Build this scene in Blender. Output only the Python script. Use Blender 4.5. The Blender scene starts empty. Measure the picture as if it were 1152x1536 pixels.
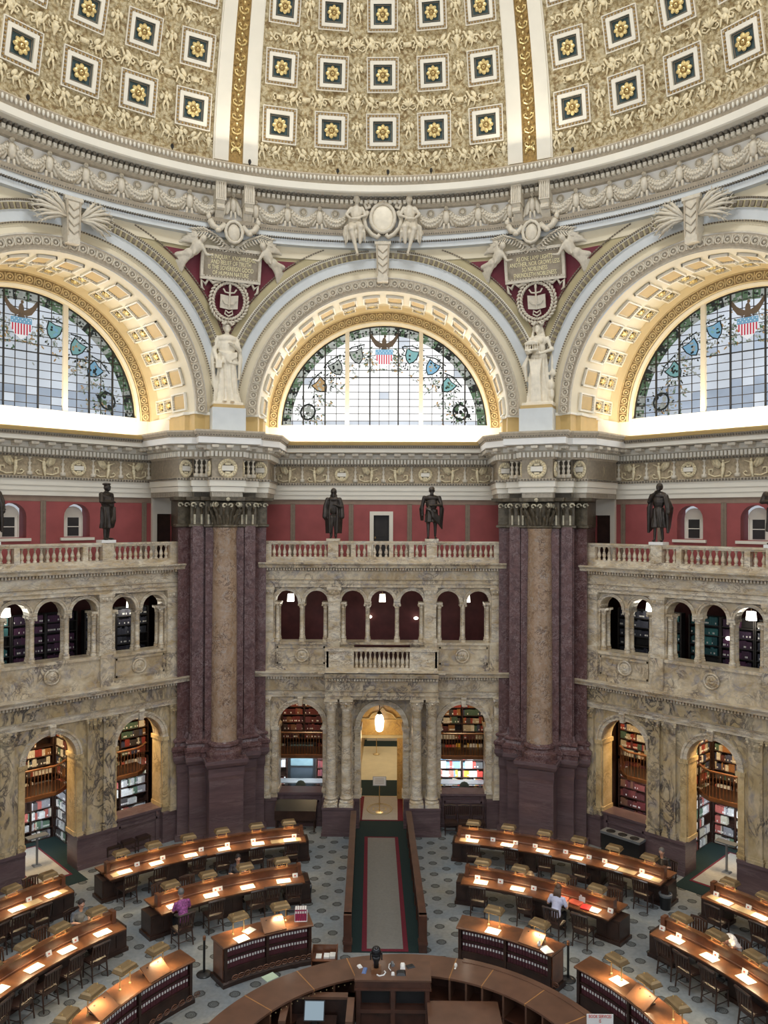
import bpy, bmesh, math, random
from math import sin, cos, tan, pi, radians, hypot, atan2, acos, sqrt
from mathutils import Matrix, Vector

random.seed(7)
sc = bpy.context.scene
COL = sc.collection

# ---------------------------------------------------------------- camera
def make_camera():
    yaw, pit, rol, F = radians(-0.82), radians(0.51), radians(0.19), 1180.0
    fw = Vector((sin(yaw)*cos(pit), cos(yaw)*cos(pit), sin(pit)))
    rt = Vector((cos(yaw), -sin(yaw), 0)); up = rt.cross(fw)
    rt, up = rt*cos(rol)+up*sin(rol), up*cos(rol)-rt*sin(rol)
    m = Matrix((rt, up, -fw)).transposed().to_4x4()
    m.translation = Vector((0.49, -15.0, 11.83))
    cd = bpy.data.cameras.new('camera'); co = bpy.data.objects.new('camera', cd); COL.objects.link(co)
    co.matrix_world = m
    cd.sensor_fit = 'VERTICAL'; cd.sensor_height = 24.0; cd.lens = 24.0*F/1536.0
    cd.clip_start = 0.05; cd.clip_end = 200
    sc.camera = co
make_camera()

# ---------------------------------------------------------------- world, light, exposure
w = bpy.data.worlds.new('world'); sc.world = w; w.use_nodes = True
bg = w.node_tree.nodes['Background']; bg.inputs[0].default_value = (0.86, 0.91, 1.0, 1); bg.inputs[1].default_value = 0.52
sc.view_settings.view_transform = 'Standard'; sc.view_settings.look = 'None'
sc.view_settings.gamma = 1.0; sc.view_settings.use_curve_mapping = False
sc.view_settings.exposure = 0.0
sc.cycles.use_denoising = True
sc.cycles.max_bounces = 6; sc.cycles.diffuse_bounces = 4; sc.cycles.glossy_bounces = 3
sc.cycles.transmission_bounces = 2; sc.cycles.sample_clamp_indirect = 4.0
sc.cycles.use_light_tree = True

KIDS = {}
def set_parent(o, p):
    o.parent = p; KIDS.setdefault(p.as_pointer(), []).append(o)
def light(name, kind, loc, power, color=(1,1,1), size=0.3, size_y=None, aim=None, parent=None, spread=None):
    d = bpy.data.lights.new(name, kind); d.energy = power; d.color = color
    if kind == 'AREA':
        d.shape = 'RECTANGLE' if size_y else 'SQUARE'; d.size = size
        if size_y: d.size_y = size_y
        if spread: d.spread = spread
    else: d.shadow_soft_size = size
    o = bpy.data.objects.new(name, d); COL.objects.link(o); o.location = loc
    if aim is not None: o.rotation_euler = (Vector(aim)-Vector(loc)).to_track_quat('-Z', 'Y').to_euler()
    if parent: set_parent(o, parent)
    return o
def pol(az, r, z):
    a = radians(az); return (r*sin(a), r*cos(a), z)
WARM = (1.0, 0.83, 0.56); WARM2 = (1.0, 0.9, 0.72)
# daylight of the lantern over the dome, cove lamps on the cornice ledge of every bay, lamps on the dome cornice
light('lantern_light', 'AREA', (0, 0, 35.6), 2300, (0.93, 0.97, 1.0), 5.0, 5.0, (0, 0, 0))
for k in range(8):
    az = 45*k
    # lamps standing on the wall cornice, throwing light at the soffit and window wall
    a = light('cove_light', 'AREA', pol(az, 17.35, 15.02), 260, WARM, 8.6, 0.25, pol(az, 18.1, 16.6))
    # daylight of the lunettes all round the room (the three in view get theirs with the window)
    if k not in (0, 1, 7): light('window_daylight', 'AREA', pol(az, 17.6, 17.4), 500, (0.92, 0.96, 1.0), 7.0, 3.0, pol(az+180, 9, 4.0))
for k in range(8):
    light('dome_light', 'AREA', pol(22.5+45*k, 12.95, 24.35), 90, WARM2, 2.5, 0.3, pol(22.5+45*k+180, 5, 36))

# ---------------------------------------------------------------- mesh builder
class MB:
    def __init__(s, M=None): s.v = []; s.f = []; s.mi = []; s.M = M or Matrix()
    def add(s, vs, fs, mi=0):
        n = len(s.v); M = s.M
        s.v += [tuple(M @ Vector(p)) for p in vs]
        s.f += [tuple(i+n for i in f) for f in fs]; s.mi += [mi]*len(fs)
        return s
    def box(s, x0, x1, y0, y1, z0, z1, mi=0):
        vs = [(x, y, z) for z in (z0, z1) for y in (y0, y1) for x in (x0, x1)]
        return s.add(vs, [(0,2,3,1),(4,5,7,6),(0,1,5,4),(2,6,7,3),(0,4,6,2),(1,3,7,5)], mi)
    def cbox(s, c, size, mi=0, bev=0):
        x, y, z = c; a, b, d = [k/2 for k in size]
        return s.box(x-a, x+a, y-b, y+b, z-d, z+d, mi)
    def fr(s, x0, x1, y0, y1, z0, z1, t, mi=0):
        # frustum, top inset by t
        vs = [(x0,y0,z0),(x1,y0,z0),(x1,y1,z0),(x0,y1,z0),(x0+t,y0+t,z1),(x1-t,y0+t,z1),(x1-t,y1-t,z1),(x0+t,y1-t,z1)]
        return s.add(vs, [(0,3,2,1),(4,5,6,7),(0,1,5,4),(1,2,6,5),(2,3,7,6),(3,0,4,7)], mi)
    def prism(s, poly, z0, z1, mi=0):
        n = len(poly); vs = [(x, y, z0) for x, y in poly]+[(x, y, z1) for x, y in poly]
        fs = [tuple(range(n-1, -1, -1)), tuple(range(n, 2*n))]+[(i, (i+1) % n, n+(i+1) % n, n+i) for i in range(n)]
        return s.add(vs, fs, mi)
    def plate(s, poly, y0, y1, mi=0):
        # polygon in x,z extruded along y
        n = len(poly); vs = [(x, y0, z) for x, z in poly]+[(x, y1, z) for x, z in poly]
        fs = [tuple(range(n)), tuple(range(2*n-1, n-1, -1))]+[((i+1) % n, i, n+i, n+(i+1) % n) for i in range(n)]
        return s.add(vs, fs, mi)
    def sweep(s, prof, x0, x1, mi=0, closed=True):
        # profile (y,z) along x
        n = len(prof); vs = [(x0, y, z) for y, z in prof]+[(x1, y, z) for y, z in prof]
        fs = [(i, (i+1) % n, n+(i+1) % n, n+i) for i in range(n if closed else n-1)]
        if closed: fs += [tuple(range(n-1, -1, -1)), tuple(range(n, 2*n))]
        return s.add(vs, fs, mi)
    def pathsweep(s, path, prof, mi=0, cap=True):
        # path: plan points (x,y); prof: (offset outwards along left normal, z); mitred
        P = [Vector(p) for p in path]; n = len(P); m = len(prof); vs = []
        for i in range(n):
            if i == 0: d = (P[1]-P[0]).normalized(); nn = Vector((-d.y, d.x)); k = 1
            elif i == n-1: d = (P[-1]-P[-2]).normalized(); nn = Vector((-d.y, d.x)); k = 1
            else:
                d1 = (P[i]-P[i-1]).normalized(); d2 = (P[i+1]-P[i]).normalized()
                n1 = Vector((-d1.y, d1.x)); n2 = Vector((-d2.y, d2.x)); nn = (n1+n2)
                nn = nn.normalized() if nn.length > 1e-6 else n1
                k = 1/max(0.35, nn.dot(n1))
            vs += [(P[i].x+nn.x*o*k, P[i].y+nn.y*o*k, z) for o, z in prof]
        fs = [(i*m+j, i*m+(j+1) % m, (i+1)*m+(j+1) % m, (i+1)*m+j) for i in range(n-1) for j in range(m)]
        if cap: fs += [tuple(range(m-1, -1, -1)), tuple((n-1)*m+j for j in range(m))]
        return s.add(vs, fs, mi)
    def arc(s, prof, a0, a1, n, c=(0, 0), mi=0, closed=True, cap=True):
        # profile (r,z) swept round c from azimuth a0 to a1 (degrees, 0 = +y, positive to +x)
        m = len(prof); vs = []
        full = abs(abs(a1-a0)-360) < 1e-6; N = n if full else n+1
        for i in range(N):
            a = radians(a0+(a1-a0)*i/n)
            vs += [(c[0]+r*sin(a), c[1]+r*cos(a), z) for r, z in prof]
        mm = m if closed else m-1
        fs = []
        for i in range(n):
            i2 = (i+1) % N
            fs += [(i*m+j, i2*m+j, i2*m+(j+1) % m, i*m+(j+1) % m) for j in range(mm)]
        if closed and cap and not full: fs += [tuple(range(m)), tuple((N-1)*m+j for j in range(m-1, -1, -1))]
        return s.add(vs, fs, mi)
    def lathe(s, prof, c=(0, 0, 0), n=12, mi=0, fold=None):
        m = len(prof); vs = []
        for i in range(n):
            a = 2*pi*i/n
            for j, (r, z) in enumerate(prof):
                q = r*(fold(a, z) if fold else 1)
                vs.append((c[0]+q*cos(a), c[1]+q*sin(a), c[2]+z))
        fs = [(i*m+j, ((i+1) % n)*m+j, ((i+1) % n)*m+j+1, i*m+j+1) for i in range(n) for j in range(m-1)]
        fs += [tuple(i*m for i in range(n-1, -1, -1)), tuple(i*m+m-1 for i in range(n))]
        return s.add(vs, fs, mi)
    def ell(s, c, r, n=8, k=5, R=None, mi=0):
        R = R or Matrix.Identity(3); vs = []; c = Vector(c)
        vs.append(c+R @ Vector((0, 0, -r[2])))
        for j in range(1, k):
            t = -pi/2+pi*j/k
            for i in range(n):
                a = 2*pi*i/n
                vs.append(c+R @ Vector((r[0]*cos(t)*cos(a), r[1]*cos(t)*sin(a), r[2]*sin(t))))
        vs.append(c+R @ Vector((0, 0, r[2]))); L = len(vs)-1
        fs = [(0, 1+(i+1) % n, 1+i) for i in range(n)]
        for j in range(k-2):
            fs += [(1+j*n+i, 1+j*n+(i+1) % n, 1+(j+1)*n+(i+1) % n, 1+(j+1)*n+i) for i in range(n)]
        fs += [(L, 1+(k-2)*n+i, 1+(k-2)*n+(i+1) % n) for i in range(n)]
        return s.add(vs, fs, mi)
    def tube(s, pts, rad, n=6, mi=0, closed=False):
        P = [Vector(p) for p in pts]; N = len(P)
        rr = rad if isinstance(rad, (list, tuple)) else [rad]*N
        vs = []; prev = None
        for i in range(N):
            if closed: d = P[(i+1) % N]-P[i-1]
            else: d = P[min(i+1, N-1)]-P[max(i-1, 0)]
            d = d.normalized() if d.length > 1e-9 else Vector((0, 0, 1))
            if prev is None: a = d.cross(Vector((0.13, 0.27, 0.95)) if abs(d.z) < 0.9 else Vector((1, 0.1, 0))).normalized()
            else:
                a = prev-d*prev.dot(d); a = a.normalized() if a.length > 1e-6 else d.orthogonal().normalized()
            b = d.cross(a); prev = a
            vs += [P[i]+(a*cos(2*pi*k/n)+b*sin(2*pi*k/n))*rr[i] for k in range(n)]
        M2 = N if closed else N-1
        fs = [(i*n+k, i*n+(k+1) % n, ((i+1) % N)*n+(k+1) % n, ((i+1) % N)*n+k) for i in range(M2) for k in range(n)]
        if not closed: fs += [tuple(range(n-1, -1, -1)), tuple((N-1)*n+k for k in range(n))]
        return s.add(vs, fs, mi)
    def cap(s, a, b, ra, rb, n=8, mi=0):
        # capsule-like limb with round ends
        a = Vector(a); b = Vector(b); d = (b-a); L = d.length or 1e-6; d = d/L
        pts = [a-d*ra*0.9, a-d*ra*0.5, a, b, b+d*rb*0.5, b+d*rb*0.9]
        return s.tube(pts, [ra*0.4, ra*0.87, ra, rb, rb*0.87, rb*0.4], n, mi)
    def mesh(s, name, mats, smooth=False, auto=None):
        me = bpy.data.meshes.new(name); me.from_pydata(s.v, [], s.f)
        for m in (mats if isinstance(mats, (list, tuple)) else [mats]): me.materials.append(m)
        if any(s.mi): me.polygons.foreach_set('material_index', s.mi)
        bm = bmesh.new(); bm.from_mesh(me); bmesh.ops.recalc_face_normals(bm, faces=bm.faces); bm.to_mesh(me); bm.free()
        if smooth:
            me.polygons.foreach_set('use_smooth', [True]*len(me.polygons))
            if auto: me.set_sharp_from_angle(angle=radians(auto))
        me.update(); return me
    def build(s, name, mats, parent=None, smooth=False, auto=None, rz=0.0, loc=None):
        o = bpy.data.objects.new(name, s.mesh(name, mats, smooth, auto)); COL.objects.link(o)
        if parent: set_parent(o, parent)
        if rz: o.rotation_euler.z = rz
        if loc is not None: o.location = loc
        return o
def inst(name, me, parent=None, M=None, loc=None, rz=None):
    o = bpy.data.objects.new(name, me); COL.objects.link(o)
    if parent: set_parent(o, parent)
    if M is not None: o.matrix_local = M
    if loc is not None: o.location = loc
    if rz is not None: o.rotation_euler = (0, 0, rz)
    return o
def tag(o, label=None, cat=None, group=None, kind=None):
    if label: o['label'] = label
    if cat: o['category'] = cat
    if group: o['group'] = group
    if kind: o['kind'] = kind
    return o
def empty(name, loc=(0, 0, 0), rz=0.0):
    o = bpy.data.objects.new(name, None); COL.objects.link(o); o.location = loc; o.rotation_euler.z = rz
    o.empty_display_size = 0.1; return o
def copy_tree(o, parent=None):      # a thing with copies of its parts and sub-parts
    c = o.copy(); COL.objects.link(c)
    if parent is not None: set_parent(c, parent)
    for ch in list(KIDS.get(o.as_pointer(), ())): copy_tree(ch, c)
    return c
def fpol(az, r, z=0.0, c=(0, 0)):
    a = radians(az)
    return Matrix(((cos(a), sin(a), 0, c[0]+r*sin(a)), (-sin(a), cos(a), 0, c[1]+r*cos(a)), (0, 0, 1, z), (0, 0, 0, 1)))

# ---------------------------------------------------------------- materials
def _new(name):
    m = bpy.data.materials.new(name); m.use_nodes = True
    nt = m.node_tree; b = nt.nodes['Principled BSDF']; return m, nt, b
def _pos(nt, scale=(1, 1, 1), rot=(0, 0, 0)):
    g = nt.nodes.new('ShaderNodeNewGeometry'); mp = nt.nodes.new('ShaderNodeMapping')
    mp.inputs['Scale'].default_value = scale; mp.inputs['Rotation'].default_value = rot
    nt.links.new(g.outputs['Position'], mp.inputs['Vector']); return mp.outputs['Vector']
def _noise(nt, vec, scale, detail=4, rough=0.55, dist=0.0):
    n = nt.nodes.new('ShaderNodeTexNoise'); n.inputs['Scale'].default_value = scale
    n.inputs['Detail'].default_value = detail; n.inputs['Roughness'].default_value = rough; n.inputs['Distortion'].default_value = dist
    nt.links.new(vec, n.inputs['Vector']); return n.outputs['Fac']
def _ramp(nt, fac, stops):
    r = nt.nodes.new('ShaderNodeValToRGB'); e = r.color_ramp.elements
    while len(e) > 1: e.remove(e[-1])
    e[0].position = stops[0][0]; e[0].color = (*stops[0][1], 1)
    for p, c in stops[1:]: x = e.new(p); x.color = (*c, 1)
    nt.links.new(fac, r.inputs['Fac']); return r.outputs['Color']
def _mix(nt, a, b, fac, mode='MIX'):
    m = nt.nodes.new('ShaderNodeMix'); m.data_type = 'RGBA'; m.blend_type = mode
    if hasattr(fac, 'is_linked') or not isinstance(fac, (int, float)): nt.links.new(fac, m.inputs[0])
    else: m.inputs[0].default_value = fac
    for k, v in ((6, a), (7, b)):
        if isinstance(v, (tuple, list)): m.inputs[k].default_value = (*v, 1)
        else: nt.links.new(v, m.inputs[k])
    return m.outputs[2]
def _math(nt, op, a, b=None):
    m = nt.nodes.new('ShaderNodeMath'); m.operation = op
    for i, v in enumerate((a, b)):
        if v is None: continue
        if isinstance(v, (int, float)): m.inputs[i].default_value = v
        else: nt.links.new(v, m.inputs[i])
    return m.outputs[0]
def _bump(nt, b, h, strength, dist=0.02):
    n = nt.nodes.new('ShaderNodeBump'); n.inputs['Strength'].default_value = strength; n.inputs['Distance'].default_value = dist
    nt.links.new(h, n.inputs['Height']); nt.links.new(n.outputs[0], b.inputs['Normal'])
def plain(name, col, rough=0.6, metal=0.0, var=0.12, scale=3.0, bump=0.0, bscale=20, coat=0.0, dist=0.02):
    m, nt, b = _new(name); v = _pos(nt)
    n = _noise(nt, v, scale, 4)
    lo = tuple(max(0, c*(1-var)) for c in col); hi = tuple(min(1, c*(1+var)) for c in col)
    nt.links.new(_ramp(nt, n, [(0.3, lo), (0.7, hi)]), b.inputs['Base Color'])
    b.inputs['Roughness'].default_value = rough; b.inputs['Metallic'].default_value = metal
    if coat: b.inputs['Coat Weight'].default_value = coat; b.inputs['Coat Roughness'].default_value = 0.12
    if bump: _bump(nt, b, _noise(nt, v, bscale, 5), bump, dist)
    return m
def marble(name, base, patch, vein, s=0.9, rough=0.28, vw=0.035, amt=0.8, stretch=(1, 1, 1), grey=None):
    m, nt, b = _new(name); v = _pos(nt, stretch, (0.2, 0.35, 0.1))
    n1 = _noise(nt, v, s*1.3, 6, 0.6, 0.8); col = _ramp(nt, n1, [(0.35, base), (0.5, tuple((x+y)/2 for x, y in zip(base, patch))), (0.66, patch)])
    if grey:
        n3 = _noise(nt, v, s*2.6, 6, 0.65, 1.2); col = _mix(nt, col, grey, _ramp(nt, n3, [(0.5, (0, 0, 0)), (0.68, (0.9,)*3)]))
    n2 = _noise(nt, v, s*1.7, 8, 0.62, 1.6); d = _math(nt, 'ABSOLUTE', _math(nt, 'SUBTRACT', n2, 0.5))
    vm = _ramp(nt, d, [(0.0, (amt,)*3), (vw, (0, 0, 0))]); mask = _ramp(nt, _noise(nt, v, s*0.8, 3), [(0.42, (0, 0, 0)), (0.6, (1, 1, 1))])
    vm = _mix(nt, vm, mask, 1.0, 'MULTIPLY')
    col = _mix(nt, col, vein, vm)
    n4 = _noise(nt, v, s*9, 4, 0.6); col = _mix(nt, col, _ramp(nt, n4, [(0.3, (0.72,)*3), (0.7, (1.0,)*3)]), 0.6, 'MULTIPLY')
    nt.links.new(col, b.inputs['Base Color']); b.inputs['Roughness'].default_value = rough
    return m
def emit(name, col, strength, var=0.0, scale=1.0):
    m, nt, b = _new(name)
    nt.nodes.remove(b); e = nt.nodes.new('ShaderNodeEmission'); e.inputs[1].default_value = strength
    if var:
        n = _noise(nt, _pos(nt), scale, 3)
        nt.links.new(_ramp(nt, n, [(0.35, tuple(c*(1-var) for c in col)), (0.65, col)]), e.inputs[0])
    else: e.inputs[0].default_value = (*col, 1)
    nt.links.new(e.outputs[0], nt.nodes['Material Output'].inputs[0]); return m
M = {}
M['cream'] = plain('cream_plaster', (0.74, 0.66, 0.49), 0.6, var=0.05, scale=1.2)
M['ivory'] = plain('ivory_plaster', (0.80, 0.76, 0.66), 0.55, var=0.04, scale=1.2)
M['white'] = plain('white_plaster', (0.86, 0.85, 0.82), 0.5, var=0.03)
M['blue'] = plain('pale_blue_plaster', (0.64, 0.67, 0.68), 0.55, var=0.04)
M['olive'] = plain('olive_plaster', (0.47, 0.40, 0.23), 0.6, var=0.06)
M['ochre'] = plain('ochre_plaster', (0.55, 0.38, 0.15), 0.55, var=0.06)
M['taupe'] = plain('taupe_plaster', (0.50, 0.43, 0.33), 0.6, var=0.15, scale=9)
M['taupe_dk'] = plain('dark_taupe_plaster', (0.20, 0.165, 0.12), 0.7, var=0.2, scale=9)
M['relief'] = plain('relief_stucco', (0.78, 0.68, 0.46), 0.55, var=0.18, scale=14, bump=0.5, bscale=14)
M['tan'] = plain('tan_plaster', (0.60, 0.50, 0.32), 0.6, var=0.05)
M['plaque_stone'] = plain('plaque_stone', (0.33, 0.28, 0.21), 0.6, var=0.15, scale=8)
M['gold_letters'] = plain('gold_letters', (0.95, 0.86, 0.55), 0.4, var=0.03)
M['frieze_ground'] = plain('frieze_ground', (0.40, 0.32, 0.21), 0.65, var=0.3, scale=12, bump=0.6, bscale=12)
M['rail_wood'] = plain('railing_wood', (0.075, 0.028, 0.016), 0.35, var=0.3, scale=3, coat=0.3)
M['counter'] = plain('counter_wood', (0.13, 0.062, 0.036), 0.34, var=0.22, scale=2, coat=0.3)
M['relief_lt'] = plain('pale_relief_stucco', (0.66, 0.60, 0.49), 0.5, var=0.1, scale=10, bump=0.35, bscale=12)
M['statue'] = plain('statue_plaster', (0.84, 0.77, 0.63), 0.5, var=0.1, scale=5, bump=0.35, bscale=9)
M['beadline'] = plain('dark_bead_line', (0.16, 0.14, 0.11), 0.7, var=0.4, scale=30)
M['gilt'] = plain('gilt', (0.80, 0.60, 0.28), 0.38, 0.65, var=0.35, scale=12, bump=0.5, bscale=16)
M['gilt_dk'] = plain('dark_gilt', (0.33, 0.21, 0.07), 0.5, 0.5, var=0.35, scale=12, bump=0.6, bscale=18)
M['gold_ground'] = plain('brown_gold_ground', (0.33, 0.235, 0.12), 0.6, var=0.2)
M['gold_plaster'] = plain('old_gold_plaster', (0.76, 0.63, 0.38), 0.5, var=0.1)
M['teal'] = plain('dark_teal_ground', (0.035, 0.07, 0.075), 0.6, var=0.3, scale=20)
M['red'] = plain('crimson_wall', (0.33, 0.075, 0.075), 0.65, var=0.14, scale=1.5, bump=0.1, bscale=4)
M['red_field'] = plain('maroon_field', (0.17, 0.018, 0.035), 0.6, var=0.15)
M['darkred'] = plain('dark_red_wall', (0.13, 0.03, 0.03), 0.6, var=0.25)
M['darkness'] = plain('dark_recess', (0.02, 0.017, 0.016), 0.6, var=0.3)
M['bronze'] = plain('dark_bronze', (0.055, 0.045, 0.038), 0.38, 0.6, var=0.3, scale=5, bump=0.4, bscale=10)
M['capital'] = plain('bronzed_capital', (0.11, 0.09, 0.06), 0.42, 0.3, var=0.45, scale=6, bump=0.6, bscale=12)
M['capital_lt'] = plain('bronzed_capital_edge', (0.50, 0.45, 0.33), 0.4, 0.2, var=0.3, scale=8)
M['wood'] = plain('red_brown_wood', (0.15, 0.055, 0.025), 0.32, var=0.35, scale=3, coat=0.35)
M['wood_dk'] = plain('dark_wood', (0.035, 0.016, 0.011), 0.38, var=0.35, scale=4, coat=0.2)
M['wood_md'] = plain('mid_brown_wood', (0.20, 0.085, 0.035), 0.38, var=0.25, scale=3, coat=0.2)
M['oak'] = plain('golden_oak', (0.36, 0.17, 0.055), 0.4, var=0.2, scale=4)
M['brass'] = plain('aged_brass', (0.30, 0.205, 0.10), 0.42, 0.5, var=0.2)
M['brass_lt'] = plain('bright_brass', (0.75, 0.58, 0.28), 0.3, 0.7, var=0.1)
M['black'] = plain('black_paint', (0.012, 0.012, 0.013), 0.35, var=0.2)
M['green'] = plain('dark_green_carpet', (0.005, 0.02, 0.019), 0.95, var=0.2, scale=30)
M['maroon'] = plain('maroon_carpet', (0.13, 0.008, 0.02), 0.95, var=0.15, scale=30)
M['runner'] = plain('shaded_grey_runner', (0.20, 0.19, 0.17), 0.95, var=0.08, scale=14, bump=0.2, bscale=60)  # shade put into the runner colour; the rug below keeps the lit tone
M['rug'] = plain('grey_beige_runner', (0.38, 0.36, 0.32), 0.95, var=0.08, scale=14, bump=0.2, bscale=60)
M['rug_yellow'] = plain('pale_corridor_floor', (0.62, 0.55, 0.36), 0.8, var=0.06, scale=2)
M['yellow_marble'] = marble('yellow_corridor_marble', (0.62, 0.42, 0.14), (0.50, 0.33, 0.13), (0.22, 0.12, 0.05), 1.4)
M['marble'] = marble('cream_veined_marble', (0.76, 0.66, 0.49), (0.46, 0.34, 0.19), (0.11, 0.085, 0.08), 1.1, 0.3, 0.055, 0.95, grey=(0.36, 0.33, 0.33))
M['marble_lt'] = marble('pale_marble', (0.82, 0.74, 0.59), (0.52, 0.39, 0.22), (0.18, 0.13, 0.10), 1.3, 0.3, 0.04, 0.85, stretch=(1, 1, 2.2), grey=(0.46, 0.42, 0.39))
M['marble_yel'] = marble('siena_veined_marble', (0.66, 0.55, 0.37), (0.46, 0.34, 0.17), (0.05, 0.045, 0.05), 0.75, 0.3, 0.06, 1.0, stretch=(1.3, 1.3, 0.8), grey=(0.33, 0.30, 0.29))
M['marble_jamb_lit'] = marble('lamplit_jamb_marble', (0.72, 0.56, 0.31), (0.52, 0.36, 0.16), (0.20, 0.13, 0.07), 1.1, 0.3, 0.04, 0.8)  # warm lamplight put into the colour of the side-bay jambs
M['marble_red'] = marble('red_brown_marble', (0.17, 0.09, 0.085), (0.085, 0.042, 0.042), (0.34, 0.25, 0.24), 2.4, 0.22, 0.03, 0.7, grey=(0.22, 0.15, 0.15))
M['marble_tan'] = marble('tan_column_marble', (0.47, 0.335, 0.235), (0.34, 0.22, 0.135), (0.11, 0.065, 0.05), 1.9, 0.22, 0.04, 0.95, grey=(0.45, 0.385, 0.33))
M['marble_base'] = marble('chocolate_base_marble', (0.155, 0.10, 0.105), (0.105, 0.066, 0.07), (0.23, 0.175, 0.175), 1.3, 0.3, 0.06, 0.5, stretch=(0.4, 0.4, 3.0))
M['skin'] = plain('skin', (0.50, 0.29, 0.20), 0.5, var=0.05)
M['paper'] = plain('white_paper', (0.82, 0.80, 0.74), 0.6, var=0.02)
M['metal_grey'] = plain('grey_metal', (0.22, 0.23, 0.24), 0.4, 0.4, var=0.1)
M['bulb'] = emit('lamp_tube', (1.0, 0.80, 0.50), 9.0)
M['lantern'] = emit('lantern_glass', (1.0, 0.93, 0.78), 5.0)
def carpet():
    m, nt, b = _new('medallion_carpet'); g = nt.nodes.new('ShaderNodeNewGeometry')
    sx = nt.nodes.new('ShaderNodeSeparateXYZ'); nt.links.new(g.outputs['Position'], sx.inputs[0])
    def lattice(ox, oy):
        x = _math(nt, 'MULTIPLY', _math(nt, 'ADD', sx.outputs[0], ox), 1/0.88); y = _math(nt, 'MULTIPLY', _math(nt, 'ADD', sx.outputs[1], oy), 1/0.84)
        fx = _math(nt, 'SUBTRACT', _math(nt, 'FRACT', _math(nt, 'ADD', x, 100.5)), 0.5); fy = _math(nt, 'SUBTRACT', _math(nt, 'FRACT', _math(nt, 'ADD', y, 100.5)), 0.5)
        # an eight-sided medallion
        ax = _math(nt, 'ABSOLUTE', fx); ay = _math(nt, 'ABSOLUTE', fy)
        return _math(nt, 'MAXIMUM', _math(nt, 'MAXIMUM', ax, ay), _math(nt, 'MULTIPLY', _math(nt, 'ADD', ax, ay), 0.72))
    d = _math(nt, 'MINIMUM', lattice(1.70, -0.42), lattice(1.26, -0.0))
    v = _pos(nt); n = _noise(nt, v, 0.55, 4); n2 = _noise(nt, v, 9, 5)
    base = _ramp(nt, n, [(0.33, (0.20, 0.235, 0.265)), (0.5, (0.245, 0.26, 0.265)), (0.68, (0.29, 0.28, 0.24))])
    base = _mix(nt, base, _ramp(nt, n2, [(0.3, (0.75,)*3), (0.7, (1.1,)*3)]), 0.7, 'MULTIPLY')
    dk = _ramp(nt, d, [(0.0, (0.3,)*3), (0.03, (0.9,)*3), (0.05, (0.3,)*3), (0.075, (0.85,)*3), (0.10, (0.45,)*3), (0.125, (0.95,)*3), (0.15, (0.85,)*3), (0.17, (0.0,)*3)])
    nt.links.new(_mix(nt, base, (0.035, 0.035, 0.032), dk), b.inputs['Base Color']); b.inputs['Roughness'].default_value = 0.95
    _bump(nt, b, n2, 0.2); return m
M['carpet'] = carpet()
def desk_wood():
    m, nt, b = _new('varnished_desk_wood'); v = _pos(nt, (1, 1, 1))
    n = _noise(nt, v, 2.2, 6, 0.6, 1.0)
    nt.links.new(_ramp(nt, n, [(0.3, (0.10, 0.036, 0.015)), (0.6, (0.185, 0.072, 0.027)), (0.8, (0.26, 0.105, 0.038))]), b.inputs['Base Color'])
    b.inputs['Roughness'].default_value = 0.3; b.inputs['Coat Weight'].default_value = 0.5; b.inputs['Coat Roughness'].default_value = 0.15; return m
M['desk'] = desk_wood()
def dome_ground():
    m, nt, b = _new('dome_stucco_ground'); v = _pos(nt)
    n = _noise(nt, v, 6.5, 7, 0.68, 1.6); vo = nt.nodes.new('ShaderNodeTexVoronoi'); vo.inputs['Scale'].default_value = 9.0; vo.feature = 'SMOOTH_F1'
    nt.links.new(v, vo.inputs['Vector']); h = _math(nt, 'ADD', n, _math(nt, 'MULTIPLY', vo.outputs['Distance'], -0.55))
    nt.links.new(_ramp(nt, h, [(0.08, (0.30, 0.20, 0.09)), (0.22, (0.55, 0.43, 0.23)), (0.36, (0.78, 0.67, 0.44))]), b.inputs['Base Color'])
    b.inputs['Roughness'].default_value = 0.55; _bump(nt, b, h, 1.0, 0.12); return m
M['dome'] = dome_ground()
# ================================================================ STRUCTURE
BAYS = [('far', 0), ('left', -45), ('right', 45)]
def RZ(az): return -radians(az)
A0, ZS, RS = 14.25, 15.67, 4.65         # arch face plane, springing height, soffit radius
def WM(u, z, d=0.0):
    s = min(1.0, max(0.0, (z-ZS)/6.25)); k = (1-s*s*(1-cos(atan2(u, A0))))*(1-d/A0)
    return (u*k, A0*k, z)

# ---- floor
mb = MB(); mb.prism([(24*sin(radians(a)), 24*cos(radians(a))) for a in range(0, 360, 10)], -0.3, 0.0)
mb.build('floor', M['carpet']); tag(COL.objects['floor'], 'blue grey carpet with dark medallions under the reading desks', kind='structure')

# ---- dome
DR, DZ = 13.73, 22.65
def DP(az, el, d=0.0):      # point on the dome, d towards the room
    a, e = radians(az), radians(el); r = DR-d
    return (r*cos(e)*sin(a), r*cos(e)*cos(a), DZ+r*sin(e))
def DF(az, el, d=0.0, rot=0.0):      # frame: x right, y into the stucco (away from the room), z up the meridian
    a, e = radians(az), radians(el)
    X = Vector((cos(a), -sin(a), 0)); N = Vector((cos(e)*sin(a), cos(e)*cos(a), sin(e))); Z = X.cross(N)
    if Z.z < 0: Z = -Z
    m = Matrix((X, N, Z)).transposed().to_4x4(); m.translation = Vector(DP(az, el, d))
    if rot: m = m @ Matrix.Rotation(rot, 4, 'Y')
    return m
mb = MB(); mb.arc([(DR*cos(radians(e)), DZ+DR*sin(radians(e))) for e in [7.0+3.25*i for i in range(21)]], 0, 360, 128, closed=False)
dome = mb.build('ceiling', M['dome'], smooth=True); tag(dome, 'stucco dome with rosette coffers and gilded ribs', kind='structure')
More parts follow.
